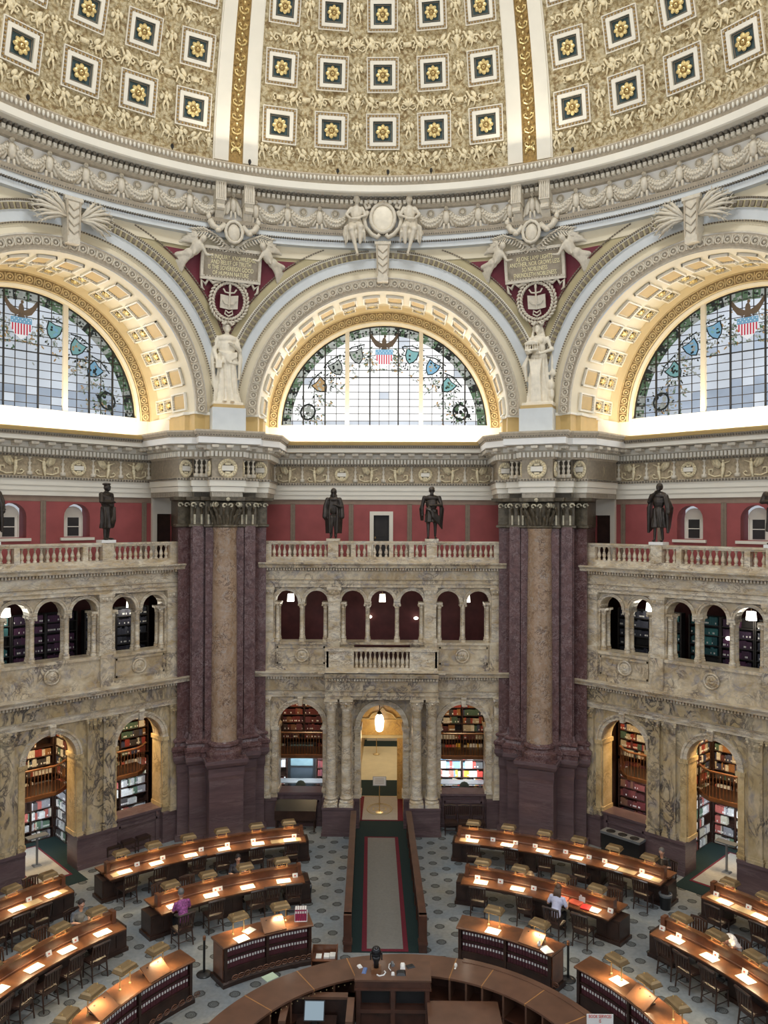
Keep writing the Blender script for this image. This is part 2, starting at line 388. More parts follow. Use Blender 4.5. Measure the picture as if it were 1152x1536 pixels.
# lantern drum above the oculus
mb = MB(); mb.arc([(4.85, 34.9), (5.1, 35.0), (5.1, 37.0), (4.85, 37.0)], 0, 360, 48); mb.build('lantern_ring', M['ivory'], dome, smooth=False)
rib = MB(); ribg = MB(); ribw = MB()
def mer(mbx, a0, a1, d0, d1, e0=7.2, e1=71, n=34, mi=0):
    vs = []
    for i in range(n+1):
        e = e0+(e1-e0)*i/n; vs += [DP(a0, e, d0), DP(a0, e, d1), DP(a1, e, d1), DP(a1, e, d0)]
    fs = [(4*i+j, 4*i+(j+1) % 4, 4*i+4+(j+1) % 4, 4*i+4+j) for i in range(n) for j in range(4)]+[(3, 2, 1, 0), (4*n, 4*n+1, 4*n+2, 4*n+3)]
    mbx.add(vs, fs, mi)
RIBS = [-67.5, -22.5, 22.5, 67.5]
def rib_meshes():
    a, b, c = MB(), MB(), MB()
    mer(a, -3.15, -1.08, -0.05, 0.16); mer(b, 1.08, 3.15, -0.05, 0.16)
    mer(a, -3.35, -3.15, -0.05, 0.1); mer(b, 3.15, 3.35, -0.05, 0.1)
    mer(c, -1.08, 1.08, -0.05, 0.06)
    for k in range(58):       # gilded hearts and shells up the rib
        e = 8.6+k*0.98
        if e > 66: break
        f = DF(0, e, 0.06); c.M = f; w = 0.20*cos(radians(e))
        if k == 0:
            for t in range(-3, 4): c.ell((sin(t*0.42)*0.15, -0.03, cos(t*0.42)*0.16-0.02), (0.035, 0.05, 0.08), 6, 4, None, 1)
        elif k % 2:
            for sx in (-1, 1): c.tube([(sx*w*t, -0.03, z) for t, z in ((0.05, -0.09), (0.75, -0.02), (0.85, 0.07), (0.45, 0.1), (0.3, 0.03))], 0.032, 5, 1)
        else: c.ell((0, -0.04, 0), (0.05, 0.06, 0.07), 6, 4, None, 1); c.ell((-w*0.8, -0.02, 0), (0.03, 0.04, 0.04), 5, 4); c.ell((w*0.8, -0.02, 0), (0.03, 0.04, 0.04), 5, 4)
        c.M = Matrix()
    return [('rib_moulding', a.mesh('rib_moulding', M['ivory'])), ('rib_moulding', b.mesh('rib_moulding', M['ivory'])), ('gilded_rib', c.mesh('gilded_rib', [M['gilt_dk'], M['gilt']]))]
rm = rib_meshes()
for az in range(8):
    for n, me in rm: inst(n, me, dome, rz=RZ(22.5+45*az))
# coffers: frame, border, dark ground, rosette (sub-part)
def square_ring(mbx, s0, s1, y0, y1, mi):
    for (x0, x1, z0, z1) in ((-s1, s1, s0, s1), (-s1, s1, -s1, -s0), (-s1, -s0, -s0, s0), (s0, s1, -s0, s0)):
        mbx.box(x0, x1, y0, y1, z0, z1, mi)
c = MB(); square_ring(c, 0.47, 0.59, -0.10, 0.05, 0); square_ring(c, 0.585, 0.615, -0.13, 0.05, 1); square_ring(c, 0.36, 0.485, -0.13, 0.05, 1)
for k in range(-4, 5):
    for (x, z) in ((k*0.118, 0.535), (k*0.118, -0.535), (0.535, k*0.118), (-0.535, k*0.118)): c.cbox((x, -0.11, z), (0.055, 0.05, 0.055), 4)
square_ring(c, 0.30, 0.325, -0.05, 0.0, 5)
c.box(-0.37, 0.37, -0.02, 0.05, -0.37, 0.37, 3)
coffer_me = c.mesh('coffer', [M['taupe'], M['ivory'], M['gilt'], M['teal'], M['gilt_dk'], M['taupe_dk']])
r = MB()
for k in range(8):
    a = k*pi/4; r.ell((0.165*cos(a), -0.075, 0.165*sin(a)), (0.105, 0.045, 0.08), 7, 5, Matrix.Rotation(-a, 3, 'Y'))
r.ell((0, -0.10, 0), (0.075, 0.05, 0.075), 8, 4); r.tube([(0.095*cos(a*pi/5), -0.115, 0.095*sin(a*pi/5)) for a in range(10)], 0.022, 5, 1, True); r.ell((0, -0.15, 0), (0.03, 0.03, 0.03), 6, 4, None, 1)
rosette_me = r.mesh('rosette', [M['gilt'], M['gilt_dk']])
for bay in range(8):
    bc = 45*bay
    vis = bay in (0, 1, 7)
    for ri in range(6 if vis else 4):
        el = 13.35+7.72*ri
        for ci in range(-2, 3):
            k = cos(radians(el))/cos(radians(13.35)); sc_ = k*0.93+0.02 if ri else 0.98
            o = inst('coffer', coffer_me, dome, M=DF(bc+8.0*ci, el) @ Matrix.Scale(sc_, 4))
            if vis: inst('rosette', rosette_me, o)
# stucco reliefs between the coffers
def m_putto():
    b = MB(); b.ell((0, -0.05, 0.27), (0.065, 0.06, 0.07), 7, 5); b.ell((0, -0.05, 0.10), (0.085, 0.07, 0.13), 7, 5)
    b.cap((-0.05, -0.05, -0.02), (-0.11, -0.06, -0.16), 0.05, 0.04, 6); b.cap((-0.11, -0.06, -0.16), (-0.05, -0.04, -0.29), 0.04, 0.025, 6)
    b.cap((0.05, -0.05, -0.02), (0.09, -0.06, -0.16), 0.05, 0.04, 6); b.cap((0.09, -0.06, -0.16), (0.10, -0.04, -0.30), 0.04, 0.025, 6)
    b.cap((-0.08, -0.05, 0.18), (-0.19, -0.05, 0.28), 0.03, 0.022, 6); b.cap((0.08, -0.05, 0.18), (0.18, -0.05, 0.06), 0.03, 0.022, 6)
    b.ell((-0.16, -0.03, 0.13), (0.09, 0.03, 0.13), 6, 4, Matrix.Rotation(0.5, 3, 'Y')); b.ell((0.16, -0.03, 0.19), (0.09, 0.03, 0.12), 6, 4, Matrix.Rotation(-0.6, 3, 'Y')); return b
def m_shell():
    b = MB()
    for t in range(-3, 4): b.tube([(0, -0.03, -0.10), (sin(t*0.4)*0.13, -0.07, -0.02+cos(t*0.4)*0.06), (sin(t*0.42)*0.22, -0.04, -0.08+cos(t*0.42)*0.24)], [0.015, 0.035, 0.03], 6)
    for sx in (-1, 1): b.tube([(sx*x, -0.03, z) for x, z in ((0.02, -0.12), (0.14, -0.18), (0.24, -0.12), (0.2, -0.04), (0.14, -0.09))], 0.025, 5)
    return b
def m_scroll():
    b = MB()
    for sx in (-1, 1):
        b.tube([(sx*x, -0.03, z) for x, z in ((0.03, -0.05), (0.12, 0.08), (0.26, 0.10), (0.32, -0.02), (0.24, -0.10), (0.17, -0.03), (0.22, 0.02))], [0.02, 0.03, 0.035, 0.032, 0.03, 0.025, 0.02], 6)
        b.ell((sx*0.40, -0.03, 0.05), (0.05, 0.04, 0.09), 6, 4, Matrix.Rotation(sx*0.7, 3, 'Y')); b.ell((sx*0.40, -0.03, -0.08), (0.045, 0.04, 0.07), 6, 4, Matrix.Rotation(-sx*0.7, 3, 'Y'))
    b.ell((0, -0.05, 0), (0.06, 0.06, 0.10), 7, 5); b.ell((0, -0.04, 0.14), (0.04, 0.04, 0.05), 6, 4); return b
def m_vase():
    b = MB(); b.lathe([(0.05, -0.2), (0.03, -0.15), (0.1, -0.02), (0.12, 0.07), (0.07, 0.12), (0.09, 0.16)], (0, -0.02, 0), 9)
    for sx in (-1, 1):
        b.tube([(sx*x, -0.03, z) for x, z in ((0.1, 0.05), (0.19, 0.12), (0.17, 0.0), (0.1, -0.04))], 0.02, 5); b.ell((sx*0.10, -0.04, 0.22), (0.05, 0.04, 0.07), 6, 4)
    b.ell((0, -0.04, 0.25), (0.05, 0.04, 0.08), 6, 4); return b
def m_cart():
    b = MB(); b.box(-0.13, 0.13, -0.08, 0.02, -0.06, 0.07)
    for sx in (-1, 1): b.tube([(sx*x, -0.04, z) for x, z in ((0.13, 0.08), (0.2, 0.10), (0.24, 0.03), (0.19, -0.01), (0.22, -0.08), (0.14, -0.09))], 0.025, 5)
    return b
def m_griffin():
    b = MB(); b.ell((0, -0.05, 0), (0.15, 0.06, 0.08), 7, 5, Matrix.Rotation(-0.5, 3, 'Y')); b.cap((0.10, -0.05, 0.08), (0.17, -0.05, 0.22), 0.05, 0.04, 6); b.ell((0.2, -0.05, 0.25), (0.06, 0.05, 0.045), 6, 4)
    b.ell((-0.06, -0.04, 0.15), (0.16, 0.03, 0.08), 7, 4, Matrix.Rotation(-0.9, 3, 'Y')); b.cap((0.11, -0.05, -0.03), (0.17, -0.05, -0.22), 0.035, 0.025, 6); b.cap((-0.1, -0.05, -0.06), (-0.06, -0.05, -0.22), 0.04, 0.025, 6)
    b.tube([(-0.13, -0.03, -0.08), (-0.25, -0.03, -0.12), (-0.28, -0.03, 0.0), (-0.2, -0.03, 0.05)], 0.025, 5); return b
RM = {k: f().mesh('relief_'+k, M['relief'], smooth=True) for k, f in dict(putto=m_putto, shell=m_shell, scroll=m_scroll, vase=m_vase, cartouche=m_cart, griffin=m_griffin).items()}
FL = Matrix.Scale(-1, 4, Vector((1, 0, 0)))
for bc in (0, -45, 45):
    for ri in range(6):
        el = 13.35+7.72*ri
        for ci in range(-2, 2):
            k = cos(radians(el)); az = bc+8*ci+4
            if not -60 < az < 62: continue
            inst('relief_putto', RM['putto'], dome, M=DF(az, el+0.1) @ Matrix.Diagonal((0.8*k+0.05, 0.9, 0.92, 1)))
            kind = ('shell', 'cartouche', 'vase')[(ci+ri) % 3]
            if ri < 5:
                inst('relief_'+kind, RM[kind], dome, M=DF(az, el+3.86) @ Matrix.Scale(1.1, 4))
                if ri < 4:
                    for s_ in (-1, 1): inst('relief_griffin', RM['griffin'], dome, M=DF(az+s_*2.0, el+3.8) @ Matrix.Scale(0.95, 4) @ (FL if s_ > 0 else Matrix()))
        for ci in range(-2, 3):
            az = bc+8*ci; 
            if not -60 < az < 62: continue
            if ri < 5: inst('relief_scroll', RM['scroll'] if (ri+ci) % 2 else RM['cartouche'], dome, M=DF(az, el+3.86) @ Matrix.Scale(1.1*cos(radians(el)), 4))
    for j in range(-9, 10):
        az = bc+j*2.06
        if not -58 < az < 60 : continue
        k = ('griffin', 'vase', 'griffin', 'putto')[j % 4]
        mm = DF(az, 9.45) @ Matrix.Scale(0.92, 4)
        if j % 4 == 2: mm = mm @ FL
        inst('relief_'+k, RM[k], dome, M=mm)

# ---- dome cornice (ring)
cor = MB()
cor.arc([(14.6, 21.83), (13.98, 21.83), (13.98, 22.06), (13.94, 22.06), (13.94, 22.25), (14.6, 22.25)], -180, 180, 144, mi=0)     # pale blue fascia
cor.arc([(14.6, 22.25), (13.90, 22.25), (13.86, 22.33), (13.80, 22.42), (14.05, 22.46), (14.6, 22.46)], -180, 180, 144, mi=1)     # grey moulding
cor.arc([(14.6, 22.46), (14.08, 22.46), (14.08, 23.30), (14.6, 23.30)], -180, 180, 144, mi=2)                                     # frieze ground
cor.arc([(14.6, 23.28), (13.90, 23.28), (13.80, 23.36), (13.80, 23.62), (14.6, 23.62)], -180, 180, 144, mi=3)
cor.arc([(14.6, 23.60), (13.32, 23.60), (13.28, 23.64), (13.28, 23.87), (13.34, 23.90), (14.6, 23.90)], -180, 180, 144, mi=4)     # white corona
cor.arc([(14.6, 23.90), (13.36, 23.90), (13.26, 24.02), (13.18, 24.15), (13.22, 24.20), (14.6, 24.20)], -180, 180, 144, mi=3)     # egg band
cor.arc([(14.6, 24.20), (13.24, 24.20), (13.45, 24.24), (13.66, 24.42), (14.6, 24.45)], -180, 180, 144, mi=1)
cor = cor.build('trim_1', [M['blue'], M['taupe'], M['white'], M['taupe'], M['ivory']]); tag(cor, 'ring cornice below the dome with egg band and white corona', kind='structure')
bl = MB()
def ring_blocks(mbx, r0, r1, z0, z1, daz, fill, a0=-64, a1=64, mi=0):
    n = int((a1-a0)/daz)
    for i in range(n):
        a = a0+daz*i; w = radians(daz*fill)*r0/2
        mbx.M = fpol(a, 0); mbx.box(-w, w, r0, r1, z0, z1, mi)
    mbx.M = Matrix()
ring_blocks(bl, 13.66, 13.82, 23.36, 23.49, 0.74, 0.62)
bl.build('dentil_row', M['ivory'], cor)['kind'] = 'stuff'
bl = MB(); ring_blocks(bl, 13.6, 13.82, 23.50, 23.62, 0.74, 0.45); bl.build('dentil_row', M['beadline'], cor)['kind'] = 'stuff'
bl = MB()
for i in range(214):
    a = -64+i*0.6; bl.M = fpol(a, 13.22, 24.05); bl.ell((0, 0, 0), (0.046, 0.05, 0.10), 6, 4)
bl.M = Matrix(); bl.build('egg_moulding', M['ivory'], cor, smooth=True)['kind'] = 'stuff'
bl = MB(); ring_blocks(bl, 13.87, 13.96, 22.02, 22.07, 0.34, 0.55); ring_blocks(bl, 13.86, 13.92, 22.28, 22.33, 0.34, 0.5); bl.build('bead_row', M['beadline'], cor)['kind'] = 'stuff'
# festoons and birds on the frieze
sw = MB()
sw.tube([(0.50*t, -0.06-0.06*(1-t*t), 0.22-0.40*(1-t*t)) for t in [i/6 for i in range(-6, 7)]], [0.06+0.11*(1-(i/6)**2) for i in range(-6, 7)], 8)
for i in range(-5, 6):
    t = i/6
    for q in (-0.10, 0.0, 0.10): sw.ell((0.5*t+0.02*(q > 0), -0.14-0.13*(1-t*t)+abs(q)*0.4, 0.22-0.40*(1-t*t)+q*(1.1-t*t*0.7)), (0.055, 0.055, 0.05), 5, 4)
sw.ell((0, -0.06, 0.2), (0.09, 0.05, 0.09), 8, 4); sw.tube([(0.12*cos(a*pi/5), -0.05, 0.2+0.12*sin(a*pi/5)) for a in range(10)], 0.02, 4, 0, True)
swag_me = sw.mesh('garland', M['relief_lt'], smooth=True)
bd = MB()
bd.ell((0, -0.11, 0.02), (0.10, 0.10, 0.24), 8, 6); bd.ell((0, -0.14, 0.31), (0.06, 0.07, 0.07), 7, 5); bd.cap((0, -0.18, 0.30), (0, -0.24, 0.27), 0.03, 0.015, 5)
for sx in (-1, 1):
    bd.ell((sx*0.13, -0.07, 0.0), (0.09, 0.05, 0.30), 7, 5, Matrix.Rotation(-sx*0.25, 3, 'Y')); bd.ell((sx*0.22, -0.05, -0.1), (0.06, 0.04, 0.24), 6, 5, Matrix.Rotation(-sx*0.3, 3, 'Y'))
    bd.cap((sx*0.06, -0.1, -0.2), (sx*0.07, -0.1, -0.36), 0.04, 0.03, 5)
bird_me = bd.mesh('carved_eagle', M['relief_lt'], smooth=True)
for i in range(-13, 14):
    for az, me, nm in ((i*4.8, bird_me, 'carved_eagle'), (i*4.8+2.4, swag_me, 'garland')):
        if abs(az) < 3.6 or abs(abs(az)-22.5) < 2.3 or abs(az) > 62: continue
        inst(nm, me, cor, M=fpol(az, 14.08, 22.86) @ (Matrix.Diagonal((1.35, 1.3, 1.12, 1)) if nm == 'carved_eagle' else Matrix.Diagonal((1.02, 1.1, 1.1, 1))))
def bracket_group(az):
    b = MB()      # two fluted brackets and a console between them
    for sx in (-1, 1):
        b.box(sx*0.50-0.18, sx*0.50+0.18, 13.45, 14.1, 22.95, 23.60); b.sweep([(13.5, 22.95), (13.85, 22.45), (14.1, 22.40), (14.1, 22.95)], sx*0.50-0.15, sx*0.50+0.15)
        for k in range(4): b.box(sx*0.50-0.13+k*0.075, sx*0.50-0.105+k*0.075, 13.40, 13.5, 23.0, 23.55)
        b.tube([(sx*0.50-0.14, 13.62, 22.75), (sx*0.50+0.14, 13.62, 22.75)], 0.11, 8)
    o = b.build('bracket', M['relief_lt'], cor, rz=RZ(az))
    e = inst('carved_eagle', bird_me, cor, M=fpol(az, 14.0, 22.95) @ Matrix.Scale(1.15, 4))
    s = MB(); s.ell((0, 13.75, 21.93), (0.24, 0.14, 0.34), 10, 6); s.tube([(0.3*cos(a*pi/6), 13.68, 21.95+0.38*sin(a*pi/6)) for a in range(12)], 0.06, 6, 0, True)
    for sx in (-1, 1):
        s.tube([(sx*x, 13.75, z) for x, z in ((0.3, 22.2), (0.5, 22.0), (0.72, 22.1), (0.85, 22.3))], 0.11, 6); s.ell((sx*0.88, 13.75, 22.42), (0.1, 0.08, 0.12), 6, 4); s.ell((sx*0.55, 13.7, 21.95), (0.12, 0.1, 0.08), 6, 4)
    s.build('cartouche', M['relief_lt'], cor, smooth=True, rz=RZ(az))
for az in (-67.5, -22.5, 22.5, 67.5): bracket_group(az)
# small black lamps standing on the ring cornice
lm = MB(); lm.tube([(0, 0, 0), (0, 0, 0.12)], 0.02, 6); lm.ell((0, 0, 0.17), (0.06, 0.06, 0.09), 7, 5)
lamp_me = lm.mesh('cornice_spotlight', M['black'])
for i, (az, wh) in enumerate(((-52, 'far left'), (-32, 'left of the left rib'), (-20.5, 'right of the left rib'), (-7, 'left of the centre'), (0.8, 'at the centre'), (7.5, 'right of the centre'), (29, 'right of the right rib'))):
    o = inst('cornice_spotlight', lamp_me, M=fpol(az, 13.33, 24.21)); tag(o, 'small black spotlight on the dome cornice, %s' % wh, 'spotlight', 'spotlights on the dome cornice')

# ---- arch wall of one bay (far-bay coordinates), copied to the others
def arch_band(mbx, r0, d0, r1, d1, mi=0, n=56, A=None):
    vs = []
    def th(r): return acos(min(1.0, 5.9/r)) if r > 5.9 else 0.0
    for i in range(n+1):
        for r, d in ((r0, d0), (r1, d1)):
            t0 = th(r); t = t0+(pi-2*t0)*i/n; u = r*cos(t); z = ZS+r*sin(t)
            vs.append(WM(u, z, d) if A is None else (u, (A[0] if r == r0 and d == d0 else A[1]), z))
    mbx.add(vs, [(2*i, 2*i+1, 2*i+3, 2*i+2) for i in range(n)], mi)
def soff(mbx, r0, a0, r1, a1, mi=0, n=56, t0=0.0):
    vs = []
    for i in range(n+1):
        t = t0+(pi-2*t0)*i/n
        vs += [(r0*cos(t), a0, ZS+r0*sin(t)), (r1*cos(t), a1, ZS+r1*sin(t))]
    mbx.add(vs, [(2*i, 2*i+1, 2*i+3, 2*i+2) for i in range(n)], mi)
def build_arch_wall():
    b = MB()
    # materials: 0 cream 1 blue 2 olive 3 red field 4 ivory 5 ochre
    arch_band(b, 5.14, 0.10, 5.40, -0.02, 0); arch_band(b, 5.40, -0.02, 5.50, 0.06, 0); arch_band(b, 5.50, 0.06, 5.84, 0.06, 1); arch_band(b, 5.84, 0.10, 6.06, 0.10, 2); arch_band(b, 6.06, 0.10, 6.20, 0.02, 4); arch_band(b, 6.20, 0.02, 6.46, 0.02, 2)
    # spandrel: red field then olive and cream up to the ring
    def region(f, d, mi, n=34):
        for sgn in (-1, 1):
            cols = []
            for i in range(n+1):
                u = 1.2+(5.9-1.2)*i/n; lo, hi = f(u)
                cols.append([WM(sgn*u, lo+(hi-lo)*j/6, d) for j in range(7)] if hi > lo+1e-3 else None)
            for i in range(n):
                if cols[i] and cols[i+1]:
                    for j in range(6): b.add([cols[i][j], cols[i+1][j], cols[i+1][j+1], cols[i][j+1]], [(0, 1, 2, 3)], mi)
    low = lambda R: (lambda u: ZS+sqrt(max(0, R*R-u*u)))
    region(lambda u: (low(6.20)(u), 21.55), -0.01, 2); region(lambda u: (low(6.46)(u), 21.30), 0.03, 3)
    region(lambda u: (max(low(6.06)(u), 21.42), 21.95), 0.05, 0)
    # jambs below the springing, ochre impost, returns
    for s in (-1, 1):
        b.box(min(s*4.65, s*5.95), max(s*4.65, s*5.95), 14.25, 16.0, 15.0, 15.62, 5)
        b.box(min(s*4.60, s*5.95), max(s*4.60, s*5.95), 14.18, 16.02, 15.62, 15.70, 4)
        b.box(min(s*4.86, s*5.6), max(s*4.86, s*5.6), 16.0, 18.5, 14.9, 15.68, 4)
    wall = b.build('wall_far', [M['cream'], M['blue'], M['olive'], M['red_field'], M['ivory'], M['ochre']])
    # archivolt with a chain of rosettes
    b = MB(); arch_band(b, 4.65, 0.02, 4.70, 0.06, 0); arch_band(b, 4.70, 0.06, 5.10, 0.14, 1); arch_band(b, 5.10, 0.16, 5.16, 0.10, 0)
    n = 52
    for i in range(n):
        t = pi*(i+0.5)/n; r = 4.90; x, y, z = WM(r*cos(t), ZS+r*sin(t), 0.15)
        fr_ = Matrix.Translation((x, y, z)) @ Matrix.Rotation(pi/2-t, 4, 'Y'); b.M = fr_
        b.tube([(0.115*cos(q*pi/4), 0, 0.115*sin(q*pi/4)) for q in range(8)], 0.03, 4, 0, True); b.ell((0, 0, 0), (0.045, 0.04, 0.045), 5, 4, None, 0)
        b.box(-0.155, -0.125, -0.03, 0.03, -0.12, 0.12, 0)
    b.M = Matrix(); b.build('archivolt', [M['relief_lt'], M['taupe']], wall)
    # bead lines and leaf band
    b = MB()
    for r, d, n, wd, rd in ((5.46, 0.08, 190, 0.5, 0.02), (6.13, 0.10, 210, 0.5, 0.025), (6.50, 0.05, 150, 0.5, 0.02)):
        th = acos(min(1, 5.88/r)) if r > 5.88 else 0
        for i in range(n):
            t = th+(pi-2*th)*(i+0.5)/n; x, y, z = WM(r*cos(t), ZS+r*sin(t), d+0.015)
            if z > 21.78: continue
            b.M = Matrix.Translation((x, y, z)) @ Matrix.Rotation(pi/2-t, 4, 'Y'); w_ = pi*r/n*wd/2; b.box(-w_, w_, -0.02, 0.03, -rd, rd)
    n = 96
    for i in range(n):
        t = 0.0+pi*(i+0.5)/n; r = 5.95; x, y, z = WM(r*cos(t), ZS+r*sin(t), 0.12)
        if abs(r*cos(t)) > 5.88: continue
        b.M = Matrix.Translation((x, y, z)) @ Matrix.Rotation(pi/2-t, 4, 'Y'); b.box(-0.06, 0.05, -0.03, 0.02, -0.085, 0.085)
    b.M = Matrix(); b.build('bead_row', M['taupe_dk'], wall)['kind'] = 'stuff'
    # soffit
    b = MB(); soff(b, 4.65, 14.22, 4.65, 15.92, 0); soff(b, 4.65, 15.92, 4.84, 15.96, 0); soff(b, 4.84, 15.96, 4.96, 17.42, 0); soff(b, 4.96, 17.42, 5.04, 17.46, 2); soff(b, 5.04, 17.46, 5.02, 17.62, 1); soff(b, 5.02, 17.62, 4.87, 17.98, 1); soff(b, 4.46, 18.06, 4.36, 18.12, 2); soff(b, 4.36, 18.12, 4.33, 18.45, 0)
    b.build('arch_soffit', [M['cream'], M['tan'], M['ivory']], wall, smooth=True, auto=30)
    b = MB(); soff(b, 4.87, 17.96, 4.46, 18.04, 0)
    n = 44
    for i in range(n):
        t = pi*(i+0.5)/n; r = 4.665; b.M = Matrix.Translation((r*cos(t), 17.98, ZS+r*sin(t))) @ Matrix.Rotation(pi/2-t, 4, 'Y')
        b.tube([(0.115*cos(q*pi/4), 0, 0.115*sin(q*pi/4)) for q in range(8)], 0.028, 4, 1, True); b.ell((0, 0, 0), (0.05, 0.05, 0.05), 5, 4, None, 1); b.box(-0.175, -0.145, -0.03, 0.03, -0.13, 0.13, 1); b.box(-0.18, 0.18, -0.04, 0.02, 0.175, 0.21, 1); b.box(-0.17, 0.17, -0.04, 0.02, -0.21, -0.175, 1)
    b.M = Matrix(); b.build('gilded_band', [M['gold_ground'], M['gold_plaster']], wall)
    # soffit coffers: 16 rows of three
    def panel(w, h, fill, gem):
        q = MB(); q.box(-w, w, -h, h, -0.10, -0.07, 0)
        for (x0, x1, y0, y1) in ((-w, w, h-0.05, h), (-w, w, -h, -h+0.05), (-w, -w+0.05, -h, h), (w-0.05, w, -h, h)): q.box(x0, x1, y0, y1, -0.10, 0.02, 1)
        q.box(-w+0.1, w-0.1, -h+0.1, h-0.1, -0.08, -0.045, fill)
        n_ = int(2*w/0.09)
        for k in range(n_): q.cbox((-w+0.05+k*0.09, h-0.075, -0.03), (0.05, 0.035, 0.05), 1)
        return q
    pm = panel(0.33, 0.47, 2, False).mesh('coffer_panel', [M['cream'], M['ivory'], M['ochre']])
    pq = panel(0.27, 0.37, 0, True).mesh('coffer_panel', [M['cream'], M['ivory'], M['ochre']])
    g = MB(); g.ell((0, 0, 0), (0.10, 0.15, 0.05), 8, 4)
    for q in range(6): g.ell((0.10*cos(q*pi/3), 0.15*sin(q*pi/3), 0.0), (0.045, 0.045, 0.04), 5, 4)
    gm = g.mesh('gilt_flower', M['gilt'], smooth=True); dk = MB(); dk.box(-0.15, 0.15, -0.2, 0.2, -0.05, -0.035)
    dk = dk.mesh('panel_ground', M['beadline'])
    for i in range(16):
        t = pi*(i+0.5)/16; rr = 4.65
        rad = Vector((cos(t), 0, sin(t))); X = Vector((-sin(t), 0, cos(t)))   # frame: x along the arc, y outward along the bay, z towards the centre
        for j, (a_, me_, rr) in enumerate(((15.22, pm, 4.60), (16.38, pq, 4.83), (17.06, pq, 4.89))):
            Z = -rad; Y = Vector((0, 1, 0)); mt = Matrix((X, Y, X.cross(Y))).transposed().to_4x4()
            if mt.col[2].xyz.dot(Z) < 0: mt = Matrix((-X, Y, (-X).cross(Y))).transposed().to_4x4()
            mt.translation = Vector((rr*cos(t), a_, ZS+rr*sin(t)))+Z*0.03
            o = inst('coffer_panel', me_, wall, M=mt)
            if j: inst('panel_ground', dk, o); inst('gilt_flower', gm, o)
    # wall around the window and the white parapet under it
    b = MB(); vs = []
    for i in range(41):
        t = pi*i/40; vs += [(4.45*cos(t), 18.10, ZS+4.45*sin(t)), (5.4*cos(t), 18.10, ZS+5.4*sin(t))]
    b.add(vs, [(2*i, 2*i+1, 2*i+3, 2*i+2) for i in range(40)])
    b.box(-5.0, 5.0, 18.22, 18.6, 14.5, 15.76); b.box(-5.0, 5.0, 18.12, 18.6, 15.70, 15.78)
    b.build('window_parapet', M['white'], wall)
    # keystone
    b = MB(); k = [(-0.26, 21.92), (0.26, 21.92), (0.20, 20.78), (-0.20, 20.78)]
    b.plate(k, 13.78, 14.3, 0)
    for z in (21.75, 21.5, 21.25, 21.0): 
        for s in (-1, 1): b.tube([(0, 13.76, z-0.16), (s*0.17, 13.75, z)], 0.018, 5, 1)
    b.tube([(-0.3, 13.82, 21.95), (0.3, 13.82, 21.95)], 0.09, 8, 0); b.box(-0.2, 0.2, 13.75, 14.2, 20.55, 20.80, 0)
    b.tube([(-0.21, 13.76, 21.9), (-0.19, 13.76, 20.75)], 0.03, 5, 1); b.tube([(0.21, 13.76, 21.9), (0.19, 13.76, 20.75)], 0.03, 5, 1)
    b.build('keystone', [M['relief_lt'], M['taupe']], wall)
    return wall
wall_far = build_arch_wall(); tag(wall_far, 'arched upper wall of the far bay with coffered soffit', kind='structure')
for nm, az in BAYS[1:]:
    c = copy_tree(wall_far); c.name = 'wall_'+nm; c.rotation_euler.z = RZ(az); tag(c, 'arched upper wall of the %s bay with coffered soffit' % nm, kind='structure')
# palm fronds beside the keystones of the side bays
fr = MB()
for s in (-1, 1):
    for k in range(9):
        a = -0.5+k*0.19; L = 1.25-0.05*abs(k-4); x0, z0 = s*0.2, 21.35
        pts = [(x0+s*L*q*cos(a), 13.86-0.2*sin(q*pi)-0.06*(k % 2), z0+L*q*sin(a)*0.8+0.12*q*(1-q)*2) for q in (0, 0.35, 0.7, 1)]
        fr.tube(pts, [0.03, 0.06, 0.05, 0.012], 5)
        for q in (0.4, 0.55, 0.7, 0.85):
            p = Vector((x0+s*L*q*cos(a), 13.74, z0+L*q*sin(a)*0.8+0.2*q*(1-q)))
            for t in (-1, 1): fr.tube([p, p+Vector((s*0.14*cos(a+t*0.6), 0, 0.14*sin(a+t*0.6)))], [0.025, 0.008], 4)
fr_me = fr.mesh('palm_frond_relief', M['relief_lt'], smooth=True)
for nm, az in BAYS[1:]:
    o = inst('palm_frond', fr_me, rz=RZ(az)); tag(o, 'carved stucco palm fronds beside the keystone of the %s arch' % nm, 'relief', 'palm reliefs over the side arches')

